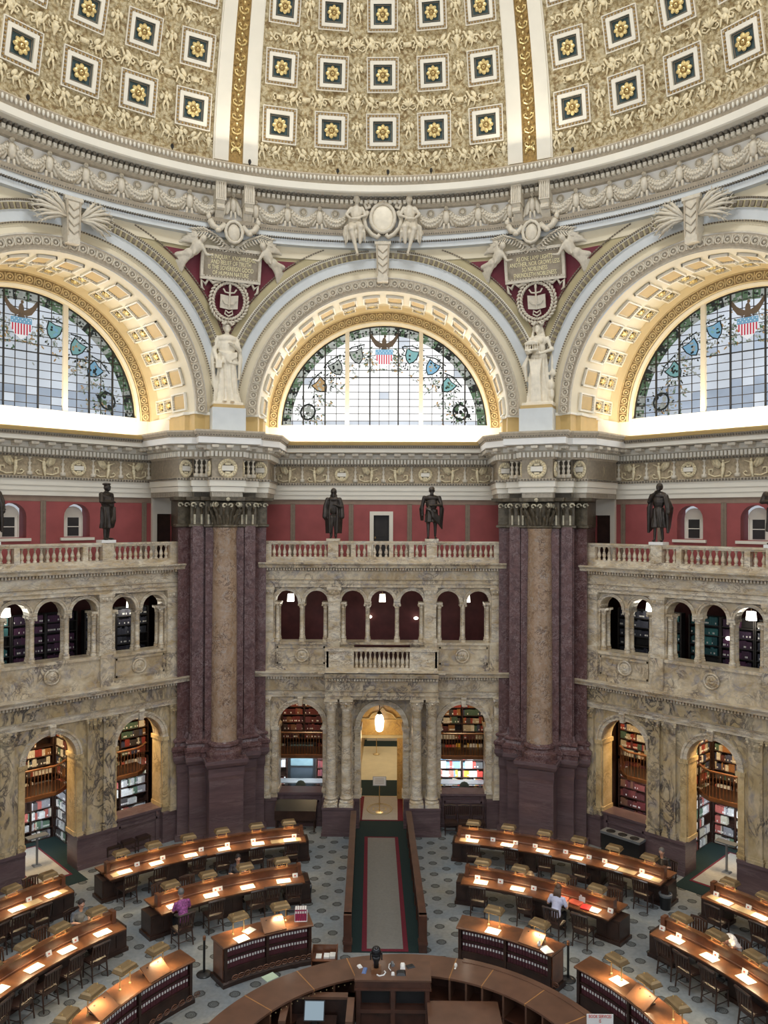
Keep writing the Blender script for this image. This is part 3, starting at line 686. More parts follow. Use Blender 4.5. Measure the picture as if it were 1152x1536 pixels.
# ---- stained-glass lunette windows
SKY = {'far': (1.0, 1.0, 1.0, 1.25), 'left': (0.80, 0.87, 0.95, 0.86), 'right': (0.80, 0.87, 0.96, 0.9)}
def clip_circle(x0, x1, z0, z1, R):
    pts = []
    def ins(x, z): return x*x+z*z <= R*R
    per = [(x0, z0), (x1, z0), (x1, z1), (x0, z1)]
    for i in range(4):
        a, b_ = per[i], per[(i+1) % 4]; ia, ib = ins(*a), ins(*b_)
        if ia: pts.append(a)
        if ia != ib:
            lo, hi = (a, b_) if ia else (b_, a)
            for _ in range(20):
                m_ = ((lo[0]+hi[0])/2, (lo[1]+hi[1])/2)
                if ins(*m_): lo = m_
                else: hi = m_
            pts.append(lo)
    return pts
def build_window(nm, idx, az):
    cr, cg, cb, st = SKY[nm]
    g1 = emit('daylit_pane_'+nm, (cr, cg, cb), st, 0.0 if nm == 'far' else 0.28, 0.35); g2 = emit('grey_daylit_pane_'+nm, (cr*0.68, cg*0.73, cb*0.80), st, 0.3, 0.5)
    cols = {'green': (0.13, 0.20, 0.12), 'grey': (0.42, 0.44, 0.40), 'dark': (0.05, 0.055, 0.05), 'amber': (0.50, 0.33, 0.16), 'red': (0.62, 0.07, 0.10), 'blue': (0.22, 0.42, 0.58), 'aqua': (0.22, 0.42, 0.42), 'white': (0.95, 0.95, 0.95)}
    gm = {k: emit('glass_%s_%s' % (k, nm), v, 0.95*st if k != 'dark' else 0.6, 0.3 if k in ('green', 'grey', 'amber') else 0, 6) for k, v in cols.items()}
    R = 4.33; Y = 18.32; rz = RZ(az)
    b = MB(); b.arc([(0, 0)], 0, 1, 1) if False else None
    # iron frame
    vs = []
    for i in range(49):
        t = pi*i/48; vs += [(r_*cos(t), y_, ZS+r_*sin(t)) for r_, y_ in ((R-0.04, Y-0.05), (R+0.05, Y-0.05), (R+0.05, Y+0.05), (R-0.04, Y+0.05))]
    b.add(vs, [(4*i+j, 4*i+(j+1) % 4, 4*i+4+(j+1) % 4, 4*i+4+j) for i in range(48) for j in range(4)])
    b.box(-R, R, Y-0.05, Y+0.05, ZS-0.05, ZS+0.04)
    win = b.build('window_%d' % idx, M['black'], rz=rz); tag(win, 'half-round stained glass window with shields in the %s arch' % nm, kind='structure')
    for s in (-1, 1):
        h = sqrt(R*R-1.56**2); b = MB(); b.box(s*1.56-0.085, s*1.56+0.085, Y-0.16, Y+0.1, ZS, ZS+h+0.05); b.build('mullion', M['ivory'], win)
    b = MB()
    for x in (-3.42, -2.5, -0.6, 0.6, 2.5, 3.42): b.box(x-0.028, x+0.028, Y-0.07, Y+0.05, ZS, ZS+sqrt(R*R-x*x))
    for s in (-1, 1): b.box(min(s*1.65, s*3.7), max(s*1.65, s*3.7), Y-0.06, Y+0.05, ZS+2.13, ZS+2.17)
    b.box(-1.5, 1.5, Y-0.06, Y+0.05, ZS+2.13, ZS+2.17)
    b.build('iron_bar', M['black'], win)
    xs = [-R, -3.88, -3.42, -2.96, -2.5, -2.03, -1.56, -1.08, -0.6, -0.2, 0.2, 0.6, 1.08, 1.56, 2.03, 2.5, 2.96, 3.42, 3.88, R]; dz = 0.308
    led = MB()
    for x in xs[1:-1]: led.box(x-0.011, x+0.011, Y-0.035, Y+0.03, ZS, ZS+sqrt(max(0, R*R-x*x)))
    for j in range(1, 14):
        z = j*dz; h = sqrt(max(0, R*R-z*z)); led.box(-h, h, Y-0.035, Y+0.03, ZS+z-0.011, ZS+z+0.011)
    led.build('leading', M['darkness'], win)['kind'] = 'stuff'
    rnd = random.Random(idx)
    for i in range(len(xs)-1):
        for j in range(14):
            p = clip_circle(xs[i], xs[i+1], j*dz, (j+1)*dz, R)
            if len(p) < 3: continue
            cx = sum(q[0] for q in p)/len(p); cz = sum(q[1] for q in p)/len(p)
            if hypot(cx, cz) > 4.12: continue
            b = MB(); b.plate([(q[0], ZS+q[1]) for q in p], Y, Y+0.015)
            grey = (rnd.random() < (0.02 if nm == 'far' else 0.06)) or (nm != 'far' and j < 2+rnd.random()*2 and rnd.random() < 0.7) or (nm == 'far' and j == 0)
            b.build('pane', g2 if grey else g1, win)
    # leafy border
    b = MB(); n = 90
    for i in range(n):
        t = pi*(i+0.5)/n; rr = 4.12; b.M = Matrix.Translation((rr*cos(t), Y-0.012, ZS+rr*sin(t))) @ Matrix.Rotation(pi/2-t, 4, 'Y')
        b.box(-0.078, 0.078, -0.006, 0.006, -0.165, 0.165, rnd.choice((0, 0, 1, 1, 2)))
        for _ in range(3):
            q = rnd.uniform(-0.05, 0.05); z = rnd.uniform(-0.12, 0.12); b.ell((q, -0.012, z), (0.03+rnd.random()*0.03, 0.004, 0.03+rnd.random()*0.02), 6, 2+2, None, rnd.choice((0, 1, 2, 2, 1)))
    b.M = Matrix(); b.build('leaf_border', [gm['green'], gm['grey'], gm['dark']], win)
    # shields
    def shield(b, w, h, mi): b.plate([(-w, h*0.5), (0, h*0.42), (w, h*0.5), (w*0.95, 0), (w*0.6, -h*0.33), (0, -h*0.55), (-w*0.6, -h*0.33), (-w*0.95, 0)], -0.01, 0.0, mi)
    pal = [('grey', 'grey'), ('amber', 'grey'), ('grey', 'dark'), ('grey', 'green'), ('aqua', 'aqua'), ('blue', 'amber'), ('aqua', 'green'), ('dark', 'green')] if nm == 'far' else [('dark', 'grey'), ('aqua', 'dark'), ('blue', 'grey'), ('blue', 'aqua'), ('aqua', 'blue'), ('aqua', 'amber'), ('blue', 'dark'), ('dark', 'green')]
    for k, deg in enumerate((168, 147, 129, 111, 69, 51, 33, 12)):
        t = radians(deg); rr = 3.2 if 20 < deg < 160 else 3.3; z_ = rr*sin(t)+ (0.05 if 20 < deg < 160 else 0)
        b = MB(Matrix.Translation((rr*cos(t), Y-0.03, ZS+z_)) @ Matrix.Rotation((90-deg)*pi/180*0.8, 4, 'Y'))
        if 20 < deg < 160:
            shield(b, 0.29, 0.62, 0); b.M = b.M @ Matrix.Translation((0, -0.012, 0)); shield(b, 0.24, 0.52, 1); b.M = b.M @ Matrix.Translation((0, -0.012, 0))
            for q in range(9): b.ell((rnd.uniform(-0.14, 0.14), 0, rnd.uniform(-0.14, 0.18)), (0.05, 0.006, 0.045), 6, 4, None, rnd.choice((2, 2, 3, 0)))
            b.tube([(-0.46, 0, 0.30), (-0.1, 0, 0.44), (0.46, 0, 0.40)], 0.028, 4, 0)
        else:
            for q in range(14): b.ell((rnd.uniform(-0.4, 0.4)*0.8, 0, rnd.uniform(-0.3, 0.3)), (0.1, 0.006, 0.08), 6, 4, None, rnd.choice((0, 2, 2)))
            b.tube([(0.33*cos(a*pi/6), 0, 0.3*sin(a*pi/6)) for a in range(12)], 0.04, 4, 0, True)
        for q in range(44):
            a = rnd.uniform(0, 2*pi); r_ = rnd.uniform(0.36, 0.56); b.ell((r_*cos(a), 0.01, r_*sin(a)), (0.055, 0.004, 0.03), 5, 4, Matrix.Rotation(-a, 3, 'Y'), rnd.choice((3, 3, 0)))
        b.build('glass_shield', [gm['dark'], gm[pal[k][0]], gm[pal[k][1]], gm['grey']], win)
    # centre: eagle over the striped shield
    b = MB(Matrix.Translation((0, Y-0.035, ZS+2.98))); shield(b, 0.38, 0.78, 1)
    for k in range(7): b.box(-0.30+k*0.1-0.026, -0.30+k*0.1+0.026, -0.018, -0.011, -0.26 if k not in (0, 6) else -0.12, 0.14, 2)
    b.box(-0.37, 0.37, -0.018, -0.011, 0.14, 0.36, 0)
    for k in range(10): b.box(-0.33+k*0.07, -0.30+k*0.07, -0.024, -0.018, 0.2+(k % 2)*0.08, 0.23+(k % 2)*0.08, 1)
    b.build('striped_shield', [gm['blue'], gm['white'], gm['red']], win)
    b = MB(Matrix.Translation((0, Y-0.035, ZS+3.66)))
    b.ell((0, 0, -0.02), (0.10, 0.01, 0.22), 8, 5); b.ell((0.03, 0, 0.24), (0.06, 0.01, 0.07), 7, 4); b.plate([(-0.1, -0.2), (0.1, -0.2), (0.13, -0.34), (0, -0.38), (-0.13, -0.34)], -0.01, 0)
    for s in (-1, 1):
        b.plate([(s*0.05, -0.08), (s*0.22, 0.0), (s*0.38, 0.12), (s*0.55, 0.36), (s*0.60, 0.22), (s*0.50, 0.02), (s*0.36, -0.18), (s*0.18, -0.26), (s*0.06, -0.2)] if s > 0 else [(s*0.06, -0.2), (s*0.18, -0.26), (s*0.36, -0.18), (s*0.50, 0.02), (s*0.60, 0.22), (s*0.55, 0.36), (s*0.38, 0.12), (s*0.22, 0.0), (s*0.05, -0.08)], -0.01, 0)
    b.build('glass_eagle', plain('brown_glass_'+nm, (0.13, 0.10, 0.08), 0.5), win)
    # garlands of leaves between the shields
    b = MB()
    for k in range(420):
        t = radians(rnd.choice((120, 138, 157, 60, 42, 23, 90, 100, 80, 171, 9, 102, 78))+rnd.gauss(0, 3)); rr = 3.0+rnd.gauss(0, 0.26) if rnd.random() < 0.8 else 2.5
        b.ell((rr*cos(t), Y-0.02, ZS+rr*sin(t)), (0.05+rnd.random()*0.04, 0.004, 0.03), 5, 4, Matrix.Rotation(rnd.uniform(0, 3), 3, 'Y'), rnd.choice((0, 1, 1, 2)))
    for s in (-1, 1):
        for deg in (40, 24): 
            t = radians(deg); b.tube([(s*2.2*cos(t), Y-0.02, ZS+2.2*sin(t)), (s*2.75*cos(t), Y-0.02, ZS+2.75*sin(t))], 0.022, 4, 1)
    b.build('leaf_spray', [gm['green'], gm['grey'], gm['amber']], win)['kind'] = 'stuff'
    # daylight entering through the glass
    if nm != 'far': pass
    p = fpol(az, 17.9, 17.2); light('window_daylight', 'AREA', p.translation, 260 if nm == 'far' else 200, (0.9, 0.95, 1.0), 6.5, 2.6, fpol(az, 0, 13.0).translation)
for i, (nm, az) in enumerate(BAYS): build_window(nm, i+1, az)
# ---- wall entablature over the gallery (per bay)
def dent(mbx, u0, u1, y0, y1, z0, z1, pitch, fill, mi=0):
    n = max(1, int((u1-u0)/pitch)); p = (u1-u0)/n
    for i in range(n): mbx.box(u0+p*i+p*(1-fill)/2, u0+p*(i+1)-p*(1-fill)/2, y0, y1, z0, z1, mi)
def winged(flip=1):
    b = MB(); f = flip
    b.ell((0, -0.05, 0.26), (0.05, 0.05, 0.055), 6, 5); b.ell((0, -0.05, 0.10), (0.075, 0.06, 0.13), 6, 5); b.cap((0, -0.05, -0.02), (-f*0.04, -0.04, -0.3), 0.07, 0.035, 6)
    b.cap((f*0.03, -0.06, 0.17), (f*0.22, -0.05, 0.24), 0.028, 0.02, 5)
    b.plate([(-f*0.05, 0.14), (-f*0.18, 0.33), (-f*0.42, 0.30), (-f*0.36, 0.12), (-f*0.16, -0.02)][::int(f)], -0.06, 0.0)
    for k in range(3): b.tube([(-f*(0.1+0.1*k), -0.07, 0.05), (-f*(0.2+0.09*k), -0.07, 0.3-0.03*k)], 0.014, 4)
    b.tube([(-f*x, -0.03, z) for x, z in ((0.08, -0.25), (0.3, -0.28), (0.5, -0.2), (0.5, -0.02), (0.38, -0.02), (0.36, -0.12))], 0.03, 5)
    b.tube([(f*x, -0.03, z) for x, z in ((0.05, -0.28), (0.2, -0.27), (0.28, -0.18), (0.2, -0.12), (0.14, -0.17))], 0.028, 5)
    return b.mesh('winged_figure', M['relief'], smooth=True)
def candelabrum():
    b = MB(); b.lathe([(0.11, -0.32), (0.11, -0.2), (0.04, -0.16), (0.07, -0.06), (0.03, 0.02), (0.075, 0.12), (0.03, 0.16), (0.03, 0.26), (0.09, 0.32)], n=8); return b.mesh('candelabrum', M['relief_lt'], smooth=True)
def medallion(text=None):
    b = MB()
    for k in range(20):
        a = 2*pi*k/20; b.ell((0.235*cos(a), -0.045, 0.235*sin(a)), (0.048, 0.05, 0.048), 5, 4)
    b.tube([(0.275*cos(a*pi/8), -0.03, 0.275*sin(a*pi/8)) for a in range(16)], 0.018, 4, 0, True); b.tube([(0.19*cos(a*pi/8), -0.04, 0.19*sin(a*pi/8)) for a in range(16)], 0.014, 4, 0, True)
    b.box(-0.18, 0.18, -0.07, 0, -0.075, 0.075, 1); b.box(-0.08, 0.08, -0.05, 0, -0.16, -0.1, 0); b.box(-0.08, 0.08, -0.05, 0, 0.1, 0.16, 0)
    return b.mesh('medallion', [M['relief'], M['ivory']])
WF, WFl, CA, ME = winged(1), winged(-1), candelabrum(), medallion()
def text_mesh(lines, size, mat_, depth=0.01, spacing=1.0, font_scale=(1, 1)):
    cu = bpy.data.curves.new('lettering', 'FONT'); cu.body = '\n'.join(lines); cu.size = size; cu.align_x = 'CENTER'; cu.align_y = 'CENTER'; cu.extrude = depth
    cu.space_line = spacing; cu.resolution_u = 2
    o = bpy.data.objects.new('tmp_text', cu); COL.objects.link(o); bpy.context.view_layer.update()
    me = bpy.data.meshes.new_from_object(o.evaluated_get(bpy.context.evaluated_depsgraph_get())); bpy.data.objects.remove(o); bpy.data.curves.remove(cu)
    me.transform(Matrix.Rotation(pi/2, 4, 'X') @ Matrix.Diagonal((*font_scale, 1, 1))); me.materials.clear(); me.materials.append(mat_); me.name = 'lettering'; return me
def build_entablature():
    YR = 17.4
    b = MB(); U = 5.4
    # architrave of three fascias
    b.sweep([(17.9, 12.62), (YR-0.03, 12.62), (YR-0.03, 12.80), (YR-0.07, 12.80), (YR-0.07, 12.98), (YR-0.11, 12.98), (YR-0.11, 13.20), (17.9, 13.20)], -U, U, 0)
    b.sweep([(17.9, 13.20), (YR-0.16, 13.20), (YR-0.16, 13.29), (YR-0.02, 13.31), (17.9, 13.31)], -U, U, 1)
    b.sweep([(17.9, 13.31), (YR, 13.31), (YR, 13.98), (17.9, 13.98)], -U, U, 5)
    b.sweep([(17.9, 13.98), (YR-0.06, 13.98), (YR-0.10, 14.06), (YR-0.10, 14.28), (17.9, 14.28)], -U, U, 1)
    b.sweep([(17.9, 14.26), (YR-0.2, 14.28), (YR-0.24, 14.33), (YR-0.22, 14.48), (17.9, 14.48)], -U, U, 0)
    b.sweep([(17.9, 14.48), (YR-0.62, 14.50), (YR-0.66, 14.52), (YR-0.66, 14.66), (17.9, 14.66)], -U, U, 3)
    b.sweep([(17.9, 14.66), (YR-0.66, 14.66), (YR-0.70, 14.72), (YR-0.74, 14.80), (17.9, 14.80)], -U, U, 1)
    b.sweep([(18.6, 14.80), (YR-0.80, 14.80), (YR-0.84, 14.90), (YR-0.84, 14.94), (18.6, 14.96)], -U, U, 4)
    t = b.build('trim_2', [M['ivory'], M['taupe'], M['taupe'], M['ivory'], M['ochre'], M['frieze_ground']]); 
    b = MB(); dent(b, -4.9, 4.9, YR-0.21, YR-0.09, 14.08, 14.25, 0.135, 0.6); b.build('dentil_row', M['ivory'], t)['kind'] = 'stuff'
    b = MB(); dent(b, -4.9, 4.9, YR-0.19, YR-0.15, 13.21, 13.28, 0.11, 0.55); dent(b, -4.9, 4.9, YR-0.14, YR-0.05, 13.99, 14.05, 0.11, 0.5); dent(b, -4.9, 4.9, YR-0.75, YR-0.70, 14.70, 14.77, 0.09, 0.5); b.build('bead_row', M['beadline'], t)['kind'] = 'stuff'
    mo = MB(); mo.box(-0.13, 0.13, -0.36, 0, 0.0, 0.09); mo.tube([(-0.12, -0.05, -0.02), (0.12, -0.05, -0.02)], 0.06, 7); mo.tube([(-0.12, -0.3, 0.01), (0.12, -0.3, 0.01)], 0.04, 6); mo = mo.mesh('modillion', M['relief_lt'])
    for i in range(-8, 9): inst('modillion', mo, t, loc=(i*0.57, YR-0.2, 14.39))
    for u in (-3.45, -1.72, 0, 1.72, 3.45)[1::2]: 
        inst('medallion', ME, t, loc=(u, YR-0.02, 13.645))
        for s in (-1, 1): inst('candelabrum', CA, t, loc=(u+s*0.56, YR-0.02, 13.645))
    for u, f in ((0.48, -1), (-0.48, 1), (2.85, 1), (-2.85, -1)): inst('winged_figure', WF if f > 0 else WFl, t, loc=(u, YR-0.01, 13.64))
    for u, f in ((3.85, -1), (-3.85, 1)): inst('winged_figure', WF if f > 0 else WFl, t, loc=(u, YR-0.01, 13.64))
    for u in (0, 3.35, -3.35, 4.5, -4.5): inst('candelabrum', CA, t, loc=(u, YR-0.02, 13.645))
    return t
ent = build_entablature(); tag(ent, 'entablature with winged-figure frieze over the far gallery', kind='structure')
for k, (nm, az) in enumerate(BAYS[1:]):
    c = copy_tree(ent); c.name = 'trim_%d' % (k+3); c.rotation_euler.z = RZ(az); tag(c, 'entablature with winged-figure frieze over the %s gallery' % nm, kind='structure')
# ---- crimson gallery wall
def gallery_wall(nm, az):
    b = MB(); YR = 17.45
    def wall_with_holes(holes, z0, z1, U):
        us = sorted({-U, U, *[h[0] for h in holes], *[h[1] for h in holes]})
        for a_, c_ in zip(us[:-1], us[1:]):
            h = [q for q in holes if q[0] <= a_+1e-6 and q[1] >= c_-1e-6]
            if not h: b.box(a_, c_, YR, YR+0.7, z0, z1, 0)
            else:
                b.box(a_, c_, YR, YR+0.7, z0, h[0][2], 0) if h[0][2] > z0 else None; b.box(a_, c_, YR, YR+0.7, h[0][3], z1, 0)
    if nm == 'far': holes = [(-0.42, 0.26, 10.0, 11.98)]
    else: s = 1 if nm == 'left' else -1; holes = [(u-0.48, u+0.48, 11.14, 12.35) for u in (s*1.72, -s*0.55)]+[(min(s*4.78, s*5.5), max(s*4.78, s*5.5), 10.0, 12.0)]
    wall_with_holes(holes, 10.0, 12.64, 5.6)
    g = b.build('wall_gallery', M['red'], rz=RZ(az)); tag(g, 'crimson panelled gallery wall of the %s bay' % nm, kind='structure')
    b = MB(); b.box(-5.6, 5.6, YR-0.012, YR, 12.42, 12.62)
    for u in ((-3.74, -1.33, 1.08, 3.47) if nm == 'far' else (-4.35, -2.85, 0.5*(1 if nm == 'left' else -1), 2.85, 4.35)): b.box(u-0.08, u+0.08, YR-0.012, YR, 10.1, 12.45)
    b.build('painted_band', plain('painted_band_'+nm, (0.27, 0.19, 0.14), 0.6), g)
    b = MB()
    for u in ((-3.74, -1.33, 1.08, 3.47) if nm == 'far' else (-4.35, -2.85, 0.5*(1 if nm == 'left' else -1), 2.85, 4.35)):
        for q in (-0.085, 0.085, -0.02, 0.02): b.box(u+q-0.012, u+q+0.012, YR-0.02, YR, 10.1, 12.45)
    b.build('painted_line', M['taupe_dk'], g)
    if nm == 'far':
        b = MB(); 
        for x0, x1, z0, z1 in ((-0.56, -0.40, 10.0, 11.98), (0.24, 0.40, 10.0, 11.98), (-0.56, 0.40, 11.98, 12.14)): b.box(x0, x1, YR-0.07, YR+0.1, z0, z1)
        d = b.build('door_1', M['ivory']); tag(d, 'dark door in a cream frame in the far gallery', kind='structure')
        b = MB(); b.box(-0.42, 0.26, YR+0.12, YR+0.18, 10.0, 12.0); 
        for z in (10.2, 11.1): b.box(-0.34, 0.18, YR+0.10, YR+0.13, z, z+0.75)
        b.build('door_leaf', M['darkness'], d); b = MB(); b.ell((-0.34, YR+0.08, 11.05), (0.04, 0.04, 0.06), 6, 4); b.build('door_knob', M['brass'], d)
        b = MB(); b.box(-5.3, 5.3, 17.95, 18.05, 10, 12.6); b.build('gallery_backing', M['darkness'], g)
    else:
        for k, u in enumerate((s*1.72, -s*0.55)):
            # round-headed niche: crimson corner pieces, white inner window
            nb = MB(); zc = 11.87
            arcp = [(u+0.48*cos(pi*q/10), zc+0.48*sin(pi*q/10)) for q in range(11)]
            for q in range(10):
                a1, a2 = arcp[q], arcp[q+1]; nb.add([(a1[0], YR, a1[1]), (a2[0], YR, a2[1]), (a2[0], YR, 12.36), (a1[0], YR, 12.36)], [(0, 1, 2, 3)], 0)
                nb.add([(a1[0], YR, a1[1]), (a2[0], YR, a2[1]), (a2[0], YR+0.42, a2[1]), (a1[0], YR+0.42, a1[1])], [(0, 1, 2, 3)], 0)
            nb.build('niche_head', M['red'], g)
            f = MB(); wp = [(u+0.36*cos(pi*q/10), 11.90+0.36*sin(pi*q/10)) for q in range(11)]
            f.plate([(u+0.36, 11.14)]+wp+[(u-0.36, 11.14)], YR+0.36, YR+0.46, 0)
            for sx in (-1, 1): f.tube([(u+sx*0.33, YR+0.35, 11.15), (u+sx*0.33, YR+0.35, 11.9)], 0.03, 5)
            f.box(u-0.62, u+0.62, YR-0.1, YR+0.44, 11.02, 11.12, 0)
            wn = f.build('window_%d' % (4+k+(2 if nm == 'right' else 0)), M['ivory'], rz=RZ(az)); tag(wn, 'small round-headed white window in the crimson %s gallery wall, niche %s' % (nm, 'nearer the pier' if k == 0 else 'further from the pier'), kind='structure')
            q = MB(); q.box(u-0.2, u+0.2, YR+0.33, YR+0.37, 11.18, 11.85); q.build('pane', M['darkness'], wn)
            q = MB(); q.box(u-0.22, u+0.22, YR+0.31, YR+0.34, 11.5, 11.53); q.build('glazing_bar', M['ivory'], wn)
        b = MB(); x = s*4.74
        b.box(min(x, x+s*-0.10)-0.0, max(x, x-s*0.10), YR-0.12, YR+0.1, 10.0, 12.62); b.box(min(x, s*5.6), max(x, s*5.6), YR-0.08, YR+0.1, 12.0, 12.62)
        b.box(min(s*4.74, s*4.84), max(s*4.74, s*4.84), YR-0.12, YR+0.1, 10, 12.1)
        d = b.build('door_%d' % (2 if nm == 'left' else 3), M['ivory'], rz=RZ(az)); tag(d, 'cream doorway at the pier end of the %s gallery' % nm, kind='structure')
        b = MB(); b.box(min(s*4.84, s*5.5), max(s*4.84, s*5.5), YR+0.05, YR+0.12, 10.0, 12.0); b.build('door_leaf', M['wood_dk'], d)
        b = MB(); b.box(min(s*4.55, s*5.15), max(s*4.55, s*5.15), 16.5, 16.9, 12.86, 13.2); sp = b.build('loudspeaker', M['black'], rz=RZ(az)); tag(sp, 'small black loudspeaker box under the entablature beside the %s pier' % nm, 'speaker')
        b = MB(); b.box(min(s*4.58, s*5.12), max(s*4.58, s*5.12), 16.47, 16.5, 12.88, 13.17); b.build('grille', M['metal_grey'], sp) if False else None
for nm, az in BAYS: gallery_wall(nm, az)

# ================================================================ PIERS AND GIANT COLUMNS
def pier_plan(side=0.0):      # plan outline (p tangent, q radial) seen from the room, left to right
    return [(-1.64, 16.4), (-1.64, 15.56), (-1.20, 15.74), (-1.20, 15.42), (-0.70, 15.42), (-0.70, 15.18), (0.70, 15.18), (0.70, 15.42), (1.20, 15.42), (1.20, 15.74), (1.64, 15.56), (1.64, 16.4)]
def off(path, o):
    # mitred offset of an open plan path; + = towards the room
    P = [Vector(p) for p in path]; n = len(P); out = []
    for i in range(n):
        if i == 0: d = (P[1]-P[0]).normalized(); nn = Vector((d.y, -d.x)); k = 1
        elif i == n-1: d = (P[-1]-P[-2]).normalized(); nn = Vector((d.y, -d.x)); k = 1
        else:
            d1 = (P[i]-P[i-1]).normalized(); d2 = (P[i+1]-P[i]).normalized(); n1 = Vector((d1.y, -d1.x)); n2 = Vector((d2.y, -d2.x)); nn = (n1+n2).normalized(); k = 1/max(0.4, nn.dot(n1))
        out.append((P[i].x+nn.x*o*k, P[i].y+nn.y*o*k))
    return out
def band(b, path, prof, mi=0, depth=0.5):
    # moulding round the plan: prof (offset towards the room, z)
    m = len(prof); rings = [off(path, o) for o, z in prof]; n = len(path); vs = []
    for i in range(n):
        for j in range(m): vs.append((rings[j][i][0], rings[j][i][1], prof[j][1]))
    b.add(vs, [(i*m+j, i*m+j+1, (i+1)*m+j+1, (i+1)*m+j) for i in range(n-1) for j in range(m-1)], mi)
    return b
def solid(b, path, z0, z1, mi=0, back=17.6):
    poly = [(path[0][0], back)]+list(path)+[(path[-1][0], back)]; b.prism(poly, z0, z1, mi)
def acanthus(b, p, q, w, z0, h, lean):      # one leaf
    for i in range(3): pass
    b.tube([(p, q+0.03, z0), (p, q-0.03, z0+h*0.5), (p, q-lean*0.7, z0+h*0.85), (p, q-lean, z0+h*0.93), (p, q-lean*1.05, z0+h*0.78)], [w*0.55, w*0.6, w*0.5, w*0.35, w*0.15], 6)
def build_pier():
    P = pier_plan(); T = empty('pier')
    b = MB(); solid(b, P, 2.9, 11.55); b.build('pilaster_cluster', M['marble_red'], T)
    # raised shafts give the cluster its stepped shadow lines
    b = MB()
    for s in (-1, 1):
        b.box(s*0.96-0.20, s*0.96+0.20, 15.30, 15.45, 3.55, 11.55); pass
    b.build('pilaster', M['marble_red'], T)
    # stepped plinth of chocolate marble
    Q = [(-1.62, 16.2), (-1.62, 15.62), (-1.22, 15.62), (-1.22, 15.30), (-0.62, 15.30), (-0.62, 14.62), (0.62, 14.62), (0.62, 15.30), (1.22, 15.30), (1.22, 15.62), (1.62, 15.62), (1.62, 16.2)]
    b = MB(); solid(b, Q, 0, 2.85, 0, 16.6); solid(b, off(Q, 0.08), 0, 0.22, 0, 16.6); band(b, Q, [(0.0, 2.35), (0.03, 2.5), (0.03, 2.8), (0.10, 2.86), (0.16, 2.98), (0.16, 3.10), (-0.3, 3.14)]); b.build('pedestal', M['marble_base'], T)
    R = [(-1.62, 16.4), (-1.62, 15.70), (-1.22, 15.70), (-1.22, 15.40), (-0.66, 15.40), (-0.66, 15.3), (0.66, 15.3), (0.66, 15.40), (1.22, 15.40), (1.22, 15.70), (1.62, 15.70), (1.62, 16.4)]
    b = MB(); band(b, R, [(0.16, 3.10), (0.16, 3.25), (0.20, 3.3), (0.20, 3.4), (0.10, 3.46), (0.07, 3.56), (0.14, 3.62), (0.14, 3.68), (0.04, 3.74), (0.0, 3.95)]); b.build('base_moulding', M['marble_red'], T)
    # capitals of the cluster
    b = MB(); solid(b, off(P, 0.02), 11.53, 12.62, 0)
    band(b, P, [(0.02, 11.5), (0.08, 11.53), (0.08, 11.6), (0.02, 11.63)]); band(b, P, [(0.05, 12.46), (0.20, 12.50), (0.22, 12.62), (0.0, 12.63)])
    pts = []
    for a_, c_ in zip(P[:-1], P[1:]):
        if abs(a_[1]-c_[1]) < 1e-6 and abs(a_[0]) > 0.6:
            L = abs(c_[0]-a_[0]); n = max(2, int(L/0.17))
            for i in range(n): pts.append((a_[0]+(c_[0]-a_[0])*(i+0.5)/n, a_[1]))
    for p, q in pts:
        b.tube([(p, q-0.05, 11.62), (p, q-0.06, 11.98)], 0.045, 5, 1); acanthus(b, p, q-0.02, 0.10, 11.95, 0.32, 0.2)
    for s in (-1, 1):
        for (p, q) in ((s*0.85, 15.30), (s*1.15, 15.32), (s*1.34, 15.62), (s*1.58, 15.62)):
            b.tube([(p+0.11*(1-0.13*k)*cos(k*0.9), q-0.08, 12.32+0.11*(1-0.13*k)*sin(k*0.9)) for k in range(7)], 0.035, 5, 1)
    b.build('pilaster_capital', [M['capital'], M['capital_lt']], T)
    # entablature block breaking forward over the column
    E = [(-1.95, 17.6), (-1.60, 15.55), (-1.22, 15.40), (-0.56, 15.40) if False else (-1.20, 15.38), (-0.56, 15.22), (-0.56, 14.72), (0.56, 14.72), (0.56, 15.22), (1.20, 15.38), (1.22, 15.40), (1.60, 15.55), (1.95, 17.6)]
    hf = [(-2.40, 17.45), (-1.64, 15.44), (-1.14, 15.65), (-1.14, 15.20), (-0.56, 15.20), (-0.56, 14.72)]
    E = hf+[(-x, y) for x, y in hf[::-1]]
    hf = [(-2.40, 17.45), (-1.60, 15.50), (-1.14, 15.24), (-0.56, 15.22), (-0.56, 14.72)]; E2 = hf+[(-x, y) for x, y in hf[::-1]]
    b = MB()
    b.prism([(-2.4, 17.9)]+E+[(2.4, 17.9)], 12.62, 15.0, 2)
    band(b, E, [(0.0, 12.62), (0.0, 12.79), (-0.02, 12.79), (0.05, 12.81), (0.05, 12.99), (0.03, 12.99), (0.10, 13.01), (0.10, 13.22)], 0)
    band(b, E, [(0.09, 13.22), (0.14, 13.23), (0.14, 13.31), (0.0, 13.33)], 1)
    band(b, E, [(0.0, 13.33), (0.0, 14.0)], 2)
    band(b, E2, [(-0.25, 14.0), (0.06, 14.02), (0.10, 14.08), (0.10, 14.28), (0.0, 14.28)], 1)
    band(b, E2, [(0.1, 14.28), (0.22, 14.33), (0.22, 14.48), (0.50, 14.50)], 0); band(b, E2, [(0.50, 14.50), (0.56, 14.52), (0.56, 14.74)], 3); band(b, E2, [(0.56, 14.74), (0.60, 14.78), (0.68, 14.92), (0.68, 14.98)], 1); band(b, E2, [(0.68, 14.98), (-0.3, 15.02)], 0)
    b.prism(off(E2, -0.2), 14.95, 15.03, 0)
    b.build('entablature', [M['ivory'], M['taupe'], M['taupe'], M['white']], T)
